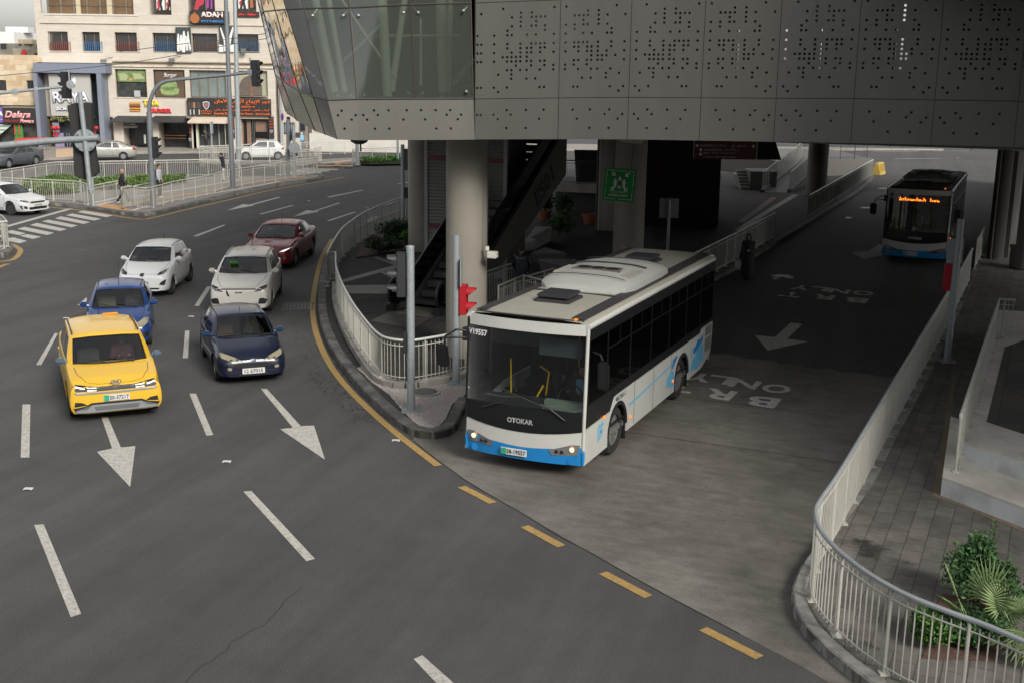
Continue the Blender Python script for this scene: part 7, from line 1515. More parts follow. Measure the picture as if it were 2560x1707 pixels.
put('lan',C_lan,wp_,'white sedan cut by the left edge, stopping at the crosswalk',(25.5,539),(-62,531),1,'white_sedan')
put('gry',C_gry,gyp,'graphite grey sedan driving left in front of the flower shop',(18,422.6),(92.5,413.7),-1,'grey_sedan')
put('sil',C_sil,svp,'silver sedan driving left in front of the boutique portal',(226,401.5),(303,401),-1,'silver_sedan')
put('pic',C_pic,wp_,'small white hatchback behind the pale fence in front of the door shop',(616,401),(695,400.7),-1,'small_white_hatchback')
# details of single cars
root,pj,c,_,_=cars['taxi']; MB().box((1.95,-.30,1.60),(.26,.30,.035)).build('roof_sticker',M('taxi_orange',(.7,.25,.01),.5),root,bevel=.01) if 0 else MB().box((3.65,-.26,1.565),(.08,.34,.04)).build('roof_sign',M('taxi_orange',(.7,.25,.01),.5),root,bevel=.01)
bdg=MB(); bdg.tube([V(-.035,math.cos(a)*.10,.885+math.sin(a)*.045) for a in [2*math.pi*k/14 for k in range(15)]],.010,5).box((-.03,-.04,.885),(.01,.02,.06)).box((-.03,.04,.885),(.01,.02,.06)).box((-.03,0,.885),(.01,.08,.015)); bdg.build('badge',chrome,root,fix=False)
for y,z in ((-.55,1.52),): pass
root=cars['suv'][0]; MB().box((1.42,.30,1.36),(.012,.24,.20),ax=(V(.6,0,.8),V(0,1,0),V(-.8,0,.6))).build('green_sticker',M('sticker_green',(.12,.45,.08),.6,emit=(.12,.45,.08),estr=.0),root)
# ================================================================ BUSES
bw=paint('bus_white',(.47,.47,.44),rough=.42,coat=.35,damt=.22); bbl=paint('bus_blue',(.012,.20,.50),rough=.4,coat=.4,damt=.12); bbk=M('bus_black_gloss',(.010,.011,.012),.30,coat=.15,spec=.3); roofc=M('bus_roof_cream',(.27,.262,.222),.6,var=.08,scale=3,dirt=(.28,.25,.19),dscale=1.5,damt=.5); stripm=M('roof_strip_black',(.035,.032,.033),.55)
bgl=mglass('bus_windscreen',(.62,.70,.69),1.0,.01,.03); bsg=mglass('bus_side_glass',(.55,.62,.60),.45,.03,.02); ltb=M('livery_light_blue',(.10,.36,.55),.5); poleY=M('grab_pole_yellow',(.75,.40,.01),.4); acm=M('roof_unit_white',(.33,.335,.315),.5,var=.04,dirt=(.3,.28,.22),damt=.3); lit=M('lamp_lit',(.9,.6,.3),.3,emit=(1,.66,.34),estr=1.0); amb=M('amber_marker',(.7,.16,.02),.3,emit=(1,.25,.02),estr=.5); intm=M('bus_interior',(.12,.125,.12),.8)
def make_bus(label,P,rz,L=8.95,W=2.42,H=3.0,plate='58-19557',roofmat=roofc,lit_=True,dest=None,num='V19557'):
    root=thing('city_bus',label,'bus',P,rz,'city buses'); w=W/2; fa,ra=1.95,6.35 if L<9.5 else 6.5; rw=.48
    def fx(y,z): return .16*(abs(y)/w)**2.2+max(0,z-1.0)*.055+max(0,.55-z)*.12     # bulge in plan, rake
    Z=[.30,.55,.80,1.06,1.30,1.75,2.2,2.62,2.80,2.92,H]
    ys=[-w+.06,-w*.86,-w*.6,-w*.3,0,w*.3,w*.6,w*.86,w-.06]
    def FP(y,z,o=0):
        return V(fx(y,z)-o,y,z)
    def ff(name_,y0,y1,z0,z1,mat,o=0,ny=10,nz=6,th=.03,parent=root,zf0=None,zf1=None):
        mb=MB(); q=[]
        for j in range(nz+1):
            for i in range(ny+1):
                y=y0+(y1-y0)*i/ny; a=zf0(y) if zf0 else z0; b=zf1(y) if zf1 else z1; q.append(FP(y,a+(b-a)*j/nz,o))
        n=len(q); fs=[(j*(ny+1)+i,j*(ny+1)+i+1,(j+1)*(ny+1)+i+1,(j+1)*(ny+1)+i) for j in range(nz) for i in range(ny)]
        mb.add(q+[p+V(th+o,0,0) for p in q],fs+[(a,b,n+b,n+a) for a,b in [(i,i+1) for i in range(ny)]+[(nz*(ny+1)+i+1,nz*(ny+1)+i) for i in range(ny)]+[((j+1)*(ny+1),j*(ny+1)) for j in range(nz)]+[(j*(ny+1)+ny,(j+1)*(ny+1)+ny) for j in range(nz)]])
        return mb.build(name_,mat,parent,smooth=True,ang=30,fix=False)
    zl=lambda y:.84+.12*(abs(y)/w)**2          # lower edge of the black mask
    ff('bumper',-w+.04,w-.04,.30,.62,bbl,0,zf1=lambda y:.55+.11*(abs(y)/w)**1.5)
    ff('front_panel',-w+.04,w-.04,.6,1.0,bw,0,zf0=lambda y:.55+.11*(abs(y)/w)**1.5+.002,zf1=zl)
    ff('black_mask',-w+.06,w-.06,1,1.3,bbk,.012,zf0=zl,zf1=lambda y:1.30)
    ws=ff('windscreen',-w+.05,w-.05,1.302,2.70,bgl,.006,ny=14,nz=8,th=.0)
    ff('front_header',-w+.03,w-.03,2.702,2.90,bw,0)
    MB().tube([FP(-(w-.03),z,-.01) for z in (.6,.7,1.1,1.6,2.1,2.6,2.84)],.034,8).build('corner_post',bw,root,smooth=True,fix=False)
    MB().tube([FP((w-.03),z,-.01) for z in (.93,1.1,1.6,2.1,2.6,2.84)],.032,8).build('corner_post',bbk,root,smooth=True,fix=False)
    for s_ in (-1,1): MB().tube([FP(s_*(w-.035),z,-.012) for z in (.31,.45,.56)],.036,8).build('corner_post',bbl,root,smooth=True,fix=False)
    # sides with wheel arches
    x0=.16; x1=L
    for s_ in (-1,1):
        pts=[(x0,.32)]; 
        for ax in (fa,ra):
            r_=rw+.09
            pts+=[(ax-r_,.32)]+[(ax-r_*math.cos(a),rw+.02+r_*math.sin(a)) for a in [math.pi*k/12 for k in range(0,13)]]+[(ax+r_,.32)]
        pts+=[(x1-.9,.34),(x1-.12,.55),(x1-.02,1.0),(x1-.02,1.32),(x1-1.05,1.32),(x1-1.12,1.22),(1.72,1.22),(1.62,1.14),(1.5,.98),(.22,.62+.36)] if s_<0 else [(x1-.9,.34),(x1-.12,.55),(x1-.02,1.0),(x1-.02,1.32),(x1-1.05,1.32),(x1-1.12,1.22),(1.72,1.22),(.22,.98)]
        MB().ext([V(a,s_*w,b) for a,b in pts],(0,-s_*.04,0)).build('side_panel',bw,root)
        # black glazing band
        MB().ext([V(a,s_*(w-.005),b) for a,b in [(.24,1.0),(1.5,1.0),(1.64,1.16),(1.74,1.24),(x1-1.12,1.24),(x1-1.04,1.34),(x1-.05,1.34),(x1-.05,1.42),(.26,1.42)]],(0,-s_*.03,0)).build('glazing_band',bbk,root)
        MB().box(((x1+.26)/2,s_*(w-.02),2.70),(x1-.30,.03,.20)).build('glazing_band',bbk,root)
        n=6; xw=[.28,1.28,2.62,3.95,5.25,6.55,7.75,x1-.06]
        for a,b in zip(xw,xw[1:]): MB().box(((a+b)/2,s_*(w-.012),2.01),(b-a-.05,.012,1.20)).build('side_window',bsg,root)
        fb=MB()
        for x in xw: fb.box((x,s_*(w-.02),2.0),(.055,.03,1.24))
        for a,b in zip(xw[1:-1],xw[2:]): fb.box(((a+b)/2,s_*(w-.005),2.26),(b-a-.05,.012,.02)); fb.box(((a+b)/2,s_*(w-.005),2.42),(.02,.012,.32))
        fb.build('window_bars',bbk,root,fix=False)
        MB().tube([V(.24,s_*(w-.045),2.855),V(L-.03,s_*(w-.045),2.855)],.06,10).build('cant_rail',bw,root,smooth=True,fix=False)
        for ax in (fa,ra): 
            MB().box((ax,s_*(w-.28),rw+.16),(1.14,.5,.02)).box((ax-.58,s_*(w-.28),.55),(.02,.5,.8)).box((ax+.58,s_*(w-.28),.55),(.02,.5,.8)).build('wheel_well',grm_,root)
            r_=rw+.09; q=[(ax-(r_+.01)*math.cos(a),rw+.02+(r_+.01)*math.sin(a)) for a in [math.pi*k/12 for k in range(13)]]; q2=[(ax-(r_-.07)*math.cos(a),rw+.02+(r_-.07)*math.sin(a)) for a in [math.pi*k/12 for k in range(13)]]
            MB().ext([V(a,s_*(w+.006),b) for a,b in q+q2[::-1]],(0,-s_*.05,0)).build('arch_trim',grm_,root)
            wheel(root,ax,s_*(w-.20),rw,.28,M('steel_wheel',(.17,.165,.155),.5,metal=.3,var=.3,scale=12),s_,8)
        g=MB()
        for x in (2.95,4.2,5.5): g.box((x,s_*(w+.001),.78),(.012,.004,.88))
        g.build('panel_gaps',seam,root,fix=False)
        gr_=MB(); 
        for k in range(9): gr_.box((L-.42,s_*(w+.004),.70+k*.036),(.52,.01,.014))
        for k in range(6): gr_.box((L-.42,s_*(w+.004),1.08+k*.036),(.52,.01,.014))
        gr_.build('engine_grille',M('grille_grey',(.07,.07,.065),.6),root,fix=False)
        # livery
        lv=MB(); y=s_*(w+.004)
        def lp_(pts,mat,nm='livery'): MB().ext([V(a,y,b) for a,b in pts],(0,-s_*.004,0)).build(nm,mat,root)
        lp_([(2.62,.80),(5.72,.98),(5.72,1.02),(2.60,.85)],ltb); lp_([(5.15,.55),(5.75,.45),(5.72,.80),(5.45,.86),(5.2,.75)],ltb); lp_([(5.58,.86),(5.80,1.0),(6.0,1.08),(5.85,1.12),(5.62,1.08),(5.55,.98)],bbl)
        lp_([(7.0,.50),(7.6,.42),(8.15,.52),(8.15,.92),(7.75,.90),(7.2,.72)],ltb); lp_([(7.22,.86),(7.5,.84),(7.78,.92),(8.05,1.02),(8.1,1.18),(7.88,1.10),(7.6,1.12),(7.45,1.0),(7.3,.98)],bbl); lp_([(7.08,.78),(7.14,.78),(7.14,1.02),(7.08,1.0)],ltb)
        for k,(a,b,c_,d_) in enumerate(((1.0,.60,1.02,.86),(1.06,.56,1.10,.90),(1.13,.70,1.30,.76),(1.13,.60,1.17,.86),(1.22,.62,1.26,.94),(1.13,.84,1.34,.88))): lp_([(a-.2,b),(c_-.2,b),(c_-.2,d_),(a-.2,d_)],ltb)
        for x,z in ((1.12,.98),(2.72,.56),(5.62,.60)): MB().sph((x,s_*(w+.01),z),.045,8,(1,.5,.8)).build('side_marker',amb,root,smooth=True)
    txt('VECTIO C','model_lettering',grm_,V(2.35,-w-.004,1.12),V(-1,0,0),V(0,0,1),.66,.09,root,depth=.003) if 0 else txt('VECTIO C','model_lettering',grm_,V(1.78,-w-.004,1.10),V(1,0,0),V(0,0,1),.62,.09,root,depth=.003,bold=.02)
    # roof
    rp=MB(); xs=[.26,.5,L-.15,L-.02]; sec=[(-w+.06,2.86),(-w+.10,2.94),(-w*.84,2.975),(-w*.45,H-.005),(0,H),(w*.45,H-.005),(w*.84,2.975),(w-.10,2.94),(w-.06,2.86)]
    v_=[V(x,y,z-(.05 if x in(xs[0],xs[-1]) else 0)) for x in xs for y,z in sec]; m_=len(sec); rp.add(v_,[(i*m_+k,i*m_+k+1,(i+1)*m_+k+1,(i+1)*m_+k) for i in range(len(xs)-1) for k in range(m_-1)]); rp.build('roof',roofmat,root,smooth=True)
    for s_ in (-1,1):
        MB().ext([V(.34,s_*(w-.13),2.962),V(L-.1,s_*(w-.13),2.962),V(L-.1,s_*(w-.37),2.992),V(.34,s_*(w-.37),2.992)],(0,0,.008)).build('roof_strip',stripm,root)
    MB().tube([V(.22+.16*(abs(y)/w)**2,y,2.93+.03*(1-(y/w)**2)) for y in [-w+.15+(W-.3)*k/12 for k in range(13)]],.018,6).build('roof_gutter',stripm,root,smooth=True)
    MB().box((2.55,0,H+.0),(.06,W*.72,.02)).build('roof_seam',stripm,root)
    def hatch(x):
        t_=MB().prism([(x-.40,-.36),(x+.40,-.36),(x+.40,.36),(x-.40,.36)],H-.02,H+.05).build('roof_hatch',stripm,root,bevel=.02); MB().prism([(x-.34,-.32),(x+.36,-.32),(x+.36,.32),(x-.34,.32)],H+.08,H+.15).build('hatch_lid',M('hatch_lid_black',(.03,.03,.035),.45),t_,bevel=.02)
    hatch(1.75); hatch(6.9)
    # roof air conditioning unit
    a0,a1=2.7,6.1; sec=[(-1.0,0),(-.98,.13),(-.82,.22),(-.46,.285),(0,.30),(.46,.285),(.82,.22),(.98,.13),(1.0,0)]; ac=MB(); xs=[(a0,.30,.02),(a0+.10,.72,.45),(a0+.35,.92,.85),(a0+.7,1,1),(a1-.9,1,1),(a1-.35,.97,.85),(a1-.08,.88,.5),(a1,.6,.05)]
    v_=[V(x,y*sy,H-.03+z*sz) for x,sy,sz in xs for y,z in sec]; m_=len(sec); ac.add(v_,[(i*m_+k,i*m_+k+1,(i+1)*m_+k+1,(i+1)*m_+k) for i in range(len(xs)-1) for k in range(m_-1)]); acu=ac.build('air_conditioner',acm,root,smooth=True,ang=24)
    MB().tube([V(4.72,y,H+.285-.08*(abs(y)/.9)**3) for y in [-.8+1.6*k/10 for k in range(11)]],.018,6).build('unit_strap',stripm,acu)
    MB().prism([(3.75,-.52),(4.18,-.46),(4.18,.46),(3.75,.52)],H+.20,H+.282).build('fan_tray',M('fan_tray_brown',(.12,.105,.09),.7),acu)
    for x in (3.2,5.5): MB().tube([V(x,y,H+.275-.08*(abs(y)/.9)**3) for y in [-.85+1.7*k/10 for k in range(11)]],.008,5).build('unit_seam',stripm,acu)
    for y in (-.31,0,.31): MB().lathe([(.001,H+.286),(.05,H+.29),(.05,H+.286),(.13,H+.284),(.13,H+.292),(.145,H+.292),(.145,H+.27)],(3.96,y,0),20).build('fan',grm_,acu)
    for y in (-.72,.72): MB().prism([(3.5,y-.12),(4.4,y-.12),(4.4,y+.12),(3.5,y+.12)],H+.16,H+.225).build('air_grille',M('unit_mesh_grey',(.30,.29,.25),.7),acu,bevel=.01)
    for y in (-w+.30,w-.30): MB().box((.34,y,2.955),(.09,.06,.05)).build('roof_marker',amb if y<0 else stripm,root,bevel=.01)
    # rear
    MB().box((L-.02,0,1.65),(.04,W-.10,2.6)).build('rear_panel',bw,root)
    # floor, cabin
    MB().box((L/2+.2,0,.50),(L-.7,W-.12,.10)).build('floor',intm,root); MB().box((L-.25,0,1.7),(.1,W-.2,2.3)).build('rear_bulkhead',intm,root)
    MB().box((L/2,0,2.80),(L-.6,W-.2,.04)).build('ceiling',M('bus_ceiling',(.4,.42,.42),.8),root)
    MB().box((.62,.0,1.12),(.5,W-.24,.36)).build('dashboard',dashm,root,bevel=.06); MB().box((.46,-.68,1.27),(.36,.95,.24)).build('driver_console',M('console_grey_green',(.20,.22,.18),.6),root,bevel=.10)
    c_=V(.78,-.66,1.40); MB().tube([c_+V(math.sin(a)*.15,math.cos(a)*.23,math.sin(a)*.17) for a in [2*math.pi*k/18 for k in range(19)]],.018,6).build('steering_wheel',grm_,root,fix=False)
    MB().box((1.32,-.66,.92),(.5,.5,.2)).box((1.60,-.66,1.35),(.14,.5,.8)).build('driver_seat',seatm,root,bevel=.05)
    for k,x in enumerate((3.0,3.9,4.8,5.7,6.6,7.5)):
        for y in (-.8,.8): MB().box((x,y,.98),(.45,.8,.12)).box((x+.24,y,1.3),(.10,.8,.68)).build('passenger_seat',M('seat_fabric_blue',(.03,.05,.09),.8),root,bevel=.04)
    yl_=MB()
    yl_.tube([(.95,.62,1.15),(.92,.62,1.95)],.016,6).tube([(.95,.50,1.20),(.8,.15,1.05),(.95,-.05,1.5)],.02,6).tube([(1.0,-.08,1.30),(1.0,-.14,1.75),(1.0,.05,1.85)],.018,6).tube([(2.15,-.30,.55),(2.15,-.30,2.78)],.018,6).tube([(2.6,.35,.55),(2.6,.35,2.78)],.018,6).tube([(4.4,-.45,.55),(4.4,-.45,2.78)],.018,6)
    for x,y in ((3.3,-.78),(5.1,-.78),(5.1,.78)): yl_.tube([(x,y-.3,1.6),(x,y-.3,1.72),(x,y+.3,1.72),(x,y+.3,1.6)],.02,6)
    yl_.build('grab_poles',poleY,root,smooth=True,fix=False)
    if not dest: MB().box((.42,-.60,2.40),(.02,.85,.34)).build('sun_blind',M('blind_grey',(.05,.055,.06),.7),root)
    MB().box((.50,0.0,2.48),(.06,1.7,.26)).build('destination_box',M('dest_black',(.012,.012,.014),.5),root)
    if dest:
        dt=MB(); rr=random.Random(2)
        xx=-.72
        while xx<.72:
            if abs(xx+.30)>.07:
                hgt=rr.choice((.04,.06,.07,.12)); dt.box((.455,xx,2.45+hgt/2-.02),(.01,.026,hgt))
                if rr.random()<.5: dt.box((.455,xx+.03,2.44),(.01,.03,.025))
            xx+=.062
        dt.build('led_text',M('led_orange',(1,.25,.02),.5,emit=(1,.16,.01),estr=4),root,fix=False)
    # wipers, lettering, plate, lamps, mirrors
    wp2=MB(); wp2.tube([FP(.80,1.20,.05),FP(.55,1.30,.06),FP(.25,1.42,.06)],.014,6).tube([FP(-.86,1.16,.05),FP(-.60,1.34,.06),FP(-.05,1.50,.05)],.014,6).tube([FP(-.05,1.50,.06),FP(-.5,1.36,.06),FP(-.05+.45,1.62,.05)],.010,6); wp2.build('wipers',grm_,root,fix=False)
    o=txt('OTOKAR','maker_lettering',M('letter_silver',(.5,.5,.5),.3,metal=.5),V(-.02,.26,1.00),V(0,-1,0),V(0,0,1),.52,.10,root,depth=.004,bold=.05)
    tr_=txt(num,'fleet_number',M('letter_white',(.7,.7,.7),.5),V(fx(w-.2,2.6)-.012,w-.04,2.52),V(0,-1,0),V(0,0,1),.42,.115,root,depth=.003,bold=.03)
    tr_.location=(0,0,0)
    for v in tr_.data.vertices: v.co.x=fx(v.co.y,v.co.z)-.018
    p_=MB().box((-.02,.12,.44),(.02,.52,.13)).build('number_plate',platew,root,bevel=.004); MB().box((-.032,.32,.44),(.004,.10,.115)).build('plate_band',plateg,p_); txt(plate,'plate_text',grm_,V(-.032,.26,.40),V(0,-1,0),V(0,0,1),.38,.085,p_,depth=.002,bold=.02)
    for s_ in (-1,1):
        hp_=[FP(s_*y,z,.012) for y,z in ((w-.66,.56),(w-.60,.47),(w-.12,.50),(w-.08,.70),(w-.22,.70))]; cx_=sum(hp_,V(0,0,0))/5
        h_=MB().ext(hp_,(.03,0,0)).build('headlight',hl_in,root); MB().sph(FP(s_*(w-.22),.61,.03),.045,8,(.4,1,1)).build('lamp',lit if lit_ else hl_in,h_,smooth=True); 
        for y in (.40,.50): MB().sph(FP(s_*(w-y),.555,.02),.035,8,(.4,1,1)).build('lamp',grm_,h_,smooth=True)
        MB().lathe([(.001,0),(.06,0),(.075,.01)],FP(s_*(w-.24),.39,.015),14,(V(0,1,0),V(0,0,1),V(-1,0,0))).build('fog_light',bbl,root)
    rm=MB(); a=FP(w-.05,2.56); rm.tube([a,a+V(-.10,.22,.03),a+V(-.16,.42,-.10),a+V(-.16,.46,-.30)],.022,6).tube([a+V(0,0,-.12),a+V(-.12,.25,-.12),a+V(-.16,.44,-.14)],.018,6).box(a+V(.03,.06,-.06),(.14,.14,.24)); rm.build('mirror_arm',grm_,root,fix=False)
    MB().box(a+V(-.16,.48,-.48),(.10,.24,.46),ax=(V(.97,.1,.2),V(-.1,1,0),V(-.2,0,.97))).build('mirror',M('mirror_black',(.012,.012,.013),.35),root,bevel=.04)
    a=FP(-w+.05,2.36); MB().tube([a+V(.3,-.02,0),a+V(.22,-.20,-.02),a+V(.22,-.24,-.12)],.02,6).build('mirror_arm',grm_,root); MB().box(a+V(.22,-.26,-.40),(.12,.22,.52)).build('mirror',MC['mirror_black'],root,bevel=.04)
    return root,fx
BP=V(.174,20.87,0)-V(math.sin(.42),math.cos(.42),0)*0; BRZ=math.atan2(math.cos(.42),math.sin(.42))
bus1,_=make_bus('white and blue city bus with black windows turning out of the bus lane','' if 0 else BP,BRZ)
# the far bus
fc=G(2298,477,2.88); far2=V(fc.x,fc.y,0) 
bus2,_=make_bus('dark city bus with an orange lit destination display waiting under the bridge building',far2,math.atan2(math.cos(R(23.7)),math.sin(R(23.7))),plate='58-11745',roofmat=M('bus_roof_dark',(.10,.09,.075),.6,var=.15),lit_=False,dest=True,num='V11745')  # far bus roof is a darker brown than the near one
# ================================================================ PEOPLE
skin=M('skin',(.34,.20,.13),.6); hairb=M('hair_black',(.012,.010,.009),.7); shoew=M('shoe_white',(.5,.5,.48),.6); shoeb=M('shoe_black',(.02,.02,.02),.5)
def remesh(mb,name,mat,parent,vox=.012):
    o=mb.build(name,mat,None,fix=False); m_=o.modifiers.new('r','REMESH'); m_.mode='VOXEL'; m_.voxel_size=vox; m_.use_smooth_shade=True
    s_=o.modifiers.new('s','SMOOTH'); s_.iterations=3; s_.factor=.5; bpy.context.view_layer.update(); bake(o); o.data.materials.clear(); o.data.materials.append(mat)
    for p in o.data.polygons: p.material_index=0
    o.data.shade_smooth(); o.parent=parent; return o
def cap(mb,a,b,ra,rb,n=12):
    mb.cyl(a,b,ra,rb,n); mb.sph(a,ra,8); mb.sph(b,rb,8)
def person(label,P,rz,pose=None,top=None,legs=None,shoe=None,h=1.75,hair='short',coat=0,extra=None,group=None,hood=None,vox=.013,sk=None,bow=0,collar=None):
    k=h/1.75; J=dict(pel=(0,0,.96),che=(.01,0,1.34),nek=(.0,0,1.50),hed=(.02,0,1.635),
        shl=(0,.18,1.43),shr=(0,-.18,1.43),ell=(-.03,.24,1.15),elr=(-.03,-.24,1.15),wrl=(.04,.25,.91),wrr=(.04,-.25,.91),
        hil=(0,.09,.93),hir=(0,-.09,.93),knl=(.02,.10,.50),knr=(.02,-.10,.50),anl=(0,.10,.09),anr=(0,-.10,.09))
    J.update(pose or {}); J={a:Vector(b)*k for a,b in J.items()}
    t_=thing('person',label,'person',P,rz,group); s=k; sk=sk or skin
    hd=J['hed']; b=MB()
    # one continuous body
    for y in (-.07,0,.07): cap(b,J['pel']+V(0,y*s,0),J['che']+V(0,y*s,.02),.095*s,.105*s)
    cap(b,J['shl'],J['shr'],.055*s,.055*s); cap(b,J['che'],J['nek'],.075*s,.05*s); cap(b,J['nek'],hd-V(0,0,.05*s),.052*s,.05*s)
    b.sph(hd,.1*s,12,(.98,.78,1.18)); b.sph(hd+V(.05,0,-.06)*s,.055*s,8,(1,.85,.8)); b.sph(hd+V(.103,0,-.012)*s,.017*s,6,(1,.8,1.5))
    for y in (-1,1): b.sph(hd+V(-.01,y*.08,-.01)*s,.024*s,6,(.9,.5,1.2))
    for a in 'lr':
        cap(b,J['sh'+a],J['el'+a],.048*s,.038*s); cap(b,J['el'+a],J['wr'+a],.038*s,.026*s); cap(b,J['hi'+a],J['kn'+a],.078*s,.052*s); cap(b,J['kn'+a],J['an'+a],.050*s,.034*s)
        w_=J['wr'+a]; d=(w_-J['el'+a]).normalized(); sd=d.cross(V(0,1,0)); sd=sd.normalized() if sd.length>.1 else V(1,0,0); up_=d.cross(sd)
        cap(b,w_,w_+d*.07*s,.026*s,.030*s,8)
        for q in range(4): f0=w_+d*.085*s+sd*(q-1.5)*.019*s; L_=(.062,.075,.070,.052)[q]*s; b.tube([f0,f0+d*L_*.55+up_*.006*s,f0+d*L_*.95+up_*.02*s],[.0095*s,.009*s,.007*s],6)
        th=w_+d*.03*s+sd*.028*s; b.tube([th,th+d*.03*s+sd*.022*s,th+d*.058*s+sd*.028*s],[.011*s,.010*s,.008*s],6)
    remesh(b,'body',sk,t_,vox*.8)
    f=MB()
    for y in (-.032,.032): f.sph(hd+V(.088,y,.012)*s,.011*s,6)
    f.build('eyes',M('eye_dark',(.02,.015,.012),.4),t_,fix=False); MB().box(hd+V(.096,0,-.052)*s,(.012*s,.045*s,.010*s)).build('mouth',M('lips',(.25,.09,.07),.6),t_)
    if top:
        c=MB()
        for y in (-.075,0,.075): cap(c,J['pel']+V(0,y*s,(.02-coat)*s),J['che']+V(0,y*s,.03*s),.112*s,.122*s)
        cap(c,J['shl'],J['shr'],.072*s,.072*s); cap(c,J['che'],J['nek']+V(0,0,-.01*s),.10*s,.066*s)
        for a in 'lr': cap(c,J['sh'+a],J['el'+a],.068*s,.055*s); cap(c,J['el'+a],J['wr'+a]+(J['el'+a]-J['wr'+a]).normalized()*.02*s,.055*s,.042*s)
        remesh(c,'jacket',top,t_,vox)
    if legs:
        c=MB()
        for y in (-.06,.06): c.sph(J['pel']+V(0,y*s,-.02*s),.112*s,10)
        for a in 'lr': cap(c,J['hi'+a],J['kn'+a],.092*s,.066*s); cap(c,J['kn'+a],J['an'+a]+V(0,0,.0),.066*s,.052*s)
        remesh(c,'trousers',legs,t_,vox)
    if shoe:
        for a in 'lr': an=J['an'+a]; c=MB(); c.sph(an+V(.0,0,-.035)*s,.052*s,8,(1,.85,.85)); cap(c,an+V(0,0,-.05)*s,an+V(.13,0,-.055)*s,.038*s,.032*s); remesh(c,'shoe',shoe,t_,vox)
    hm=hair if not isinstance(hair,str) else hairb
    if hair=='short' or not isinstance(hair,str):
        c=MB(); c.sph(hd+V(-.015,0,.030)*s,.105*s,12,(.98,.83,1.05)); o=remesh(c,'hair',hm,t_,vox); bm=bmesh.new(); bm.from_mesh(o.data)
        bmesh.ops.delete(bm,geom=[v for v in bm.verts if (v.co.x-hd.x)>.045*s and (v.co.z-hd.z)<.055*s or (v.co.z-hd.z)<-.055*s],context='VERTS'); bm.to_mesh(o.data); bm.free()
    if hood: 
        c=MB(); c.sph(hd+V(-.02,0,.01)*s,.125*s,12,(.95,.86,1.12)); cap(c,hd+V(-.03,0,-.05)*s,J['che']+V(0,0,.06*s),.10*s,.15*s); o=remesh(c,'headscarf',hood,t_,vox)
        bm=bmesh.new(); bm.from_mesh(o.data); bmesh.ops.delete(bm,geom=[v for v in bm.verts if (v.co.x-hd.x)>.06*s and abs(v.co.y-hd.y)<.055*s and abs(v.co.z-hd.z)<.085*s],context='VERTS'); bm.to_mesh(o.data); bm.free()
    return t_,J
def cloth(n,c): return M(n,c,.8,var=.12,scale=9)
blk=cloth('cloth_black',(.014,.014,.016)); nvy=cloth('cloth_navy',(.012,.018,.035)); gry=cloth('cloth_light_grey',(.33,.35,.39)); dkg=cloth('cloth_dark_grey',(.05,.05,.055)); cam_=M('camo_pale',(.50,.50,.50),.8,var=.3,scale=14,dirt=(.12,.12,.14),dscale=16,damt=.8); cbl=M('camo_blue',(.25,.48,.62),.8,var=.3,scale=14,dirt=(.02,.10,.25),dscale=14,damt=.9)
walk=dict(knl=(.14,.10,.52),anl=(.22,.10,.11),knr=(-.06,-.10,.50),anr=(-.30,-.10,.16),elr=(.05,-.24,1.16),wrr=(.20,-.25,.98),ell=(-.12,.24,1.17),wrl=(-.14,.26,.94))
person('bald man in black sweater and black trousers walking across the traffic island',G(309,511,.15),R(20),walk,blk,blk,shoew,1.78,hair='none')
t_,J=person('young man in grey hoodie with black backpack beside the curved signal mast',G(400,494,.15),R(-8),dict(elr=(.02,-.24,1.16),wrr=(.10,-.22,.93)),gry,blk,shoew,1.74); c=MB(); c.sph(V(-.22,0,1.25),.17,10,(.65,.85,1.35)); remesh(c,'backpack',blk,t_)
person('man in navy coat and pale camouflage trousers holding his hand to his face',G(560,454,.15),R(195),dict(che=(.04,0,1.34),nek=(.07,0,1.49),hed=(.13,0,1.60),elr=(.10,-.26,1.20),wrr=(.20,-.08,1.46),ell=(.0,.25,1.15),wrl=(.10,.24,.92)),nvy,cam_,shoeb,1.75,coat=.12)
t_,J=person('man in dark grey jacket with black backpack looking at his phone by the shop',G(517,378,.15),R(180),dict(hed=(.07,0,1.60),elr=(.04,-.22,1.15),wrr=(.26,-.10,1.20),ell=(.04,.22,1.15),wrl=(.26,.08,1.20),knr=(.02,-.1,.5),anr=(.12,-.1,.09)),dkg,blk,shoew,1.76); c=MB(); c.sph(V(-.24,0,1.22),.19,10,(.7,.9,1.3)); remesh(c,'backpack',blk,t_); MB().box((.36,0,1.25),(.02,.08,.15)).build('phone',grm_,t_)
person('child in blue camouflage jacket and white woolly hat by the pale fence',G(756,377,.15),R(150),dict(hed=(.05,0,1.62)),cbl,M('jeans_blue_grey',(.07,.09,.13),.8),shoew,1.45,hair=M('wool_white',(.6,.6,.6),.9))
t_,J=person('man in black leather jacket seen from behind at the railings, beside the bus',G(1302,757,.15),R(80),dict(elr=(.06,-.26,1.18),wrr=(.16,-.18,.96),ell=(.06,.26,1.18),wrl=(.16,.18,.96)),M('black_leather',(.02,.024,.03),.35,var=.2,scale=8),M('jeans_dark',(.02,.03,.06),.8),shoeb,1.78)
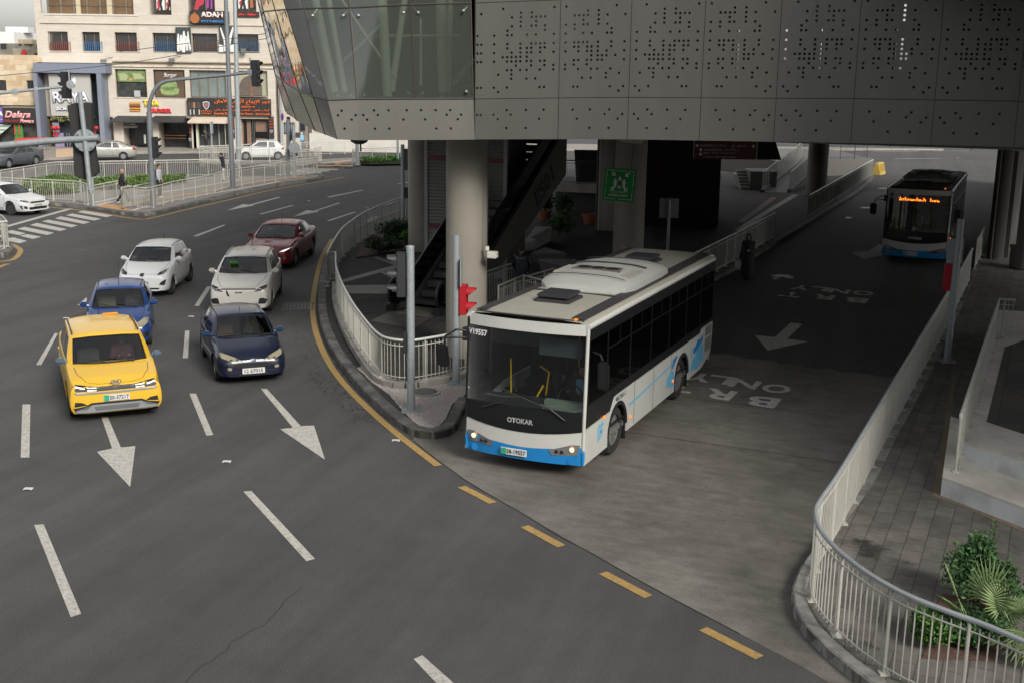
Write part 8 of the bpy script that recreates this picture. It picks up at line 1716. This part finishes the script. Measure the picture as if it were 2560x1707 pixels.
# woman in black
t_,J=person('woman in a long black robe and headscarf walking on the bus lane',G(1866,699,.0),R(-100),dict(elr=(-.02,-.22,1.14),wrr=(.06,-.30,.82),ell=(.04,.20,1.18),wrl=(.20,.06,1.16)),blk,None,shoeb,1.62,hair='none',hood=blk)
c=MB(); cap(c,V(0,0,.95),V(0,0,1.25),.22,.19); cap(c,V(0,.02,.22),V(0,0,.95),.25,.22,16); cap(c,V(0,-.02,.25),V(0,0,.9),.24,.2); remesh(c,'robe',blk,t_,.016)
bgm=M('white_plastic_bag',(.55,.55,.55),.5,var=.2,scale=10); c=MB(); c.sph(V(.06,-.30,.52),.15,10,(.6,.85,1.25)); c.tube([V(.06,-.30,.66),V(.06,-.29,.76)],.03,6); o=remesh(c,'bag',bgm,None); o.parent=None
bagw=tag(o,'crumpled white plastic bag hanging from the hand of the woman in black','bag'); o.name='plastic_bag'; o.location=t_.location; o.rotation_euler=t_.rotation_euler
# seated people inside vehicles
def seated(label,veh,x,y,z,**k):
    """veh=(P,rz); x,y,z: seat point in the vehicle; faces the vehicle front"""
    P_,rz=veh; c_,s_=math.cos(rz),math.sin(rz); Q=V(P_.x+c_*x-s_*y,P_.y+s_*x+c_*y,z)
    po=dict(pel=(0,0,.10),che=(-.06,0,.48),nek=(-.07,0,.64),hed=(-.04,0,.77),shl=(-.06,.18,.57),shr=(-.06,-.18,.57),ell=(.06,.24,.30),elr=(.06,-.24,.30),wrl=(.34,.14,.42),wrr=(.34,-.14,.42),hil=(.02,.09,.08),hir=(.02,-.09,.08),knl=(.44,.12,.14),knr=(.44,-.12,.14),anl=(.50,.12,-.22),anr=(.50,-.12,-.22)); po.update(k.pop('pose',{}))
    return person(label,Q,rz+math.pi,po,vox=.018,**k)
jn=M('jeans_dark',(.02,.03,.06))
for key,y,lab,kw in [('taxi',-.36,'taxi driver in dark jacket behind the wheel of the yellow taxi',dict(top=cloth('cloth_maroon',(.08,.015,.02)))),('p206',-.36,'bearded driver in black behind the wheel of the dark blue hatchback',dict(top=blk)),('bh',-.36,'driver in dark clothes inside the bright blue hatchback',dict(top=dkg)),
   ('suv',-.36,'driver in orange and black top inside the cream crossover',dict(top=cloth('cloth_rust',(.22,.05,.02)))),('suv',.36,'passenger in brown jacket inside the cream crossover',dict(top=cloth('cloth_brown',(.09,.06,.04)))),
   ('red',-.36,'driver of the maroon sedan holding the wheel',dict(top=blk)),('red',.36,'passenger in dark headscarf inside the maroon sedan',dict(top=blk,hood=blk,hair='none'))]:
    rt_,pj,c,P_,rz=cars[key]; o,_=seated(lab,(P_,rz),c['roof'][0]+.48,y,c['H']-1.08,legs=jn,h=1.70,**kw)
bv=(BP,BRZ)
t_,J=seated('bus driver in black suit and pale blue shirt at the wheel of the near bus',bv,1.38,-.66,.98,top=blk,legs=blk,shoe=shoeb,h=1.75)
c=MB(); c.box((.095,0,.50),(.03,.14,.26)); c.build('shirt',M('shirt_pale_blue',(.12,.32,.50),.7),t_)
person('passenger in dark jacket standing behind the windscreen of the near bus',V(*(BP+Matrix.Rotation(BRZ,3,'Z')@V(2.0,.18,.56))),BRZ+math.pi,dict(elr=(.06,-.26,1.18),wrr=(.2,-.2,1.3)),blk,jn,shoeb,1.75,vox=.018)
seated('passenger in turquoise headscarf at the side window of the near bus',bv,2.92,-.86,1.02,top=dkg,legs=jn,hair='none',hood=M('scarf_turquoise',(.15,.50,.42),.7),h=1.65)
seated('passenger in dark clothes on the second seat of the near bus',bv,5.62,-.86,1.02,top=nvy,legs=jn,h=1.7)
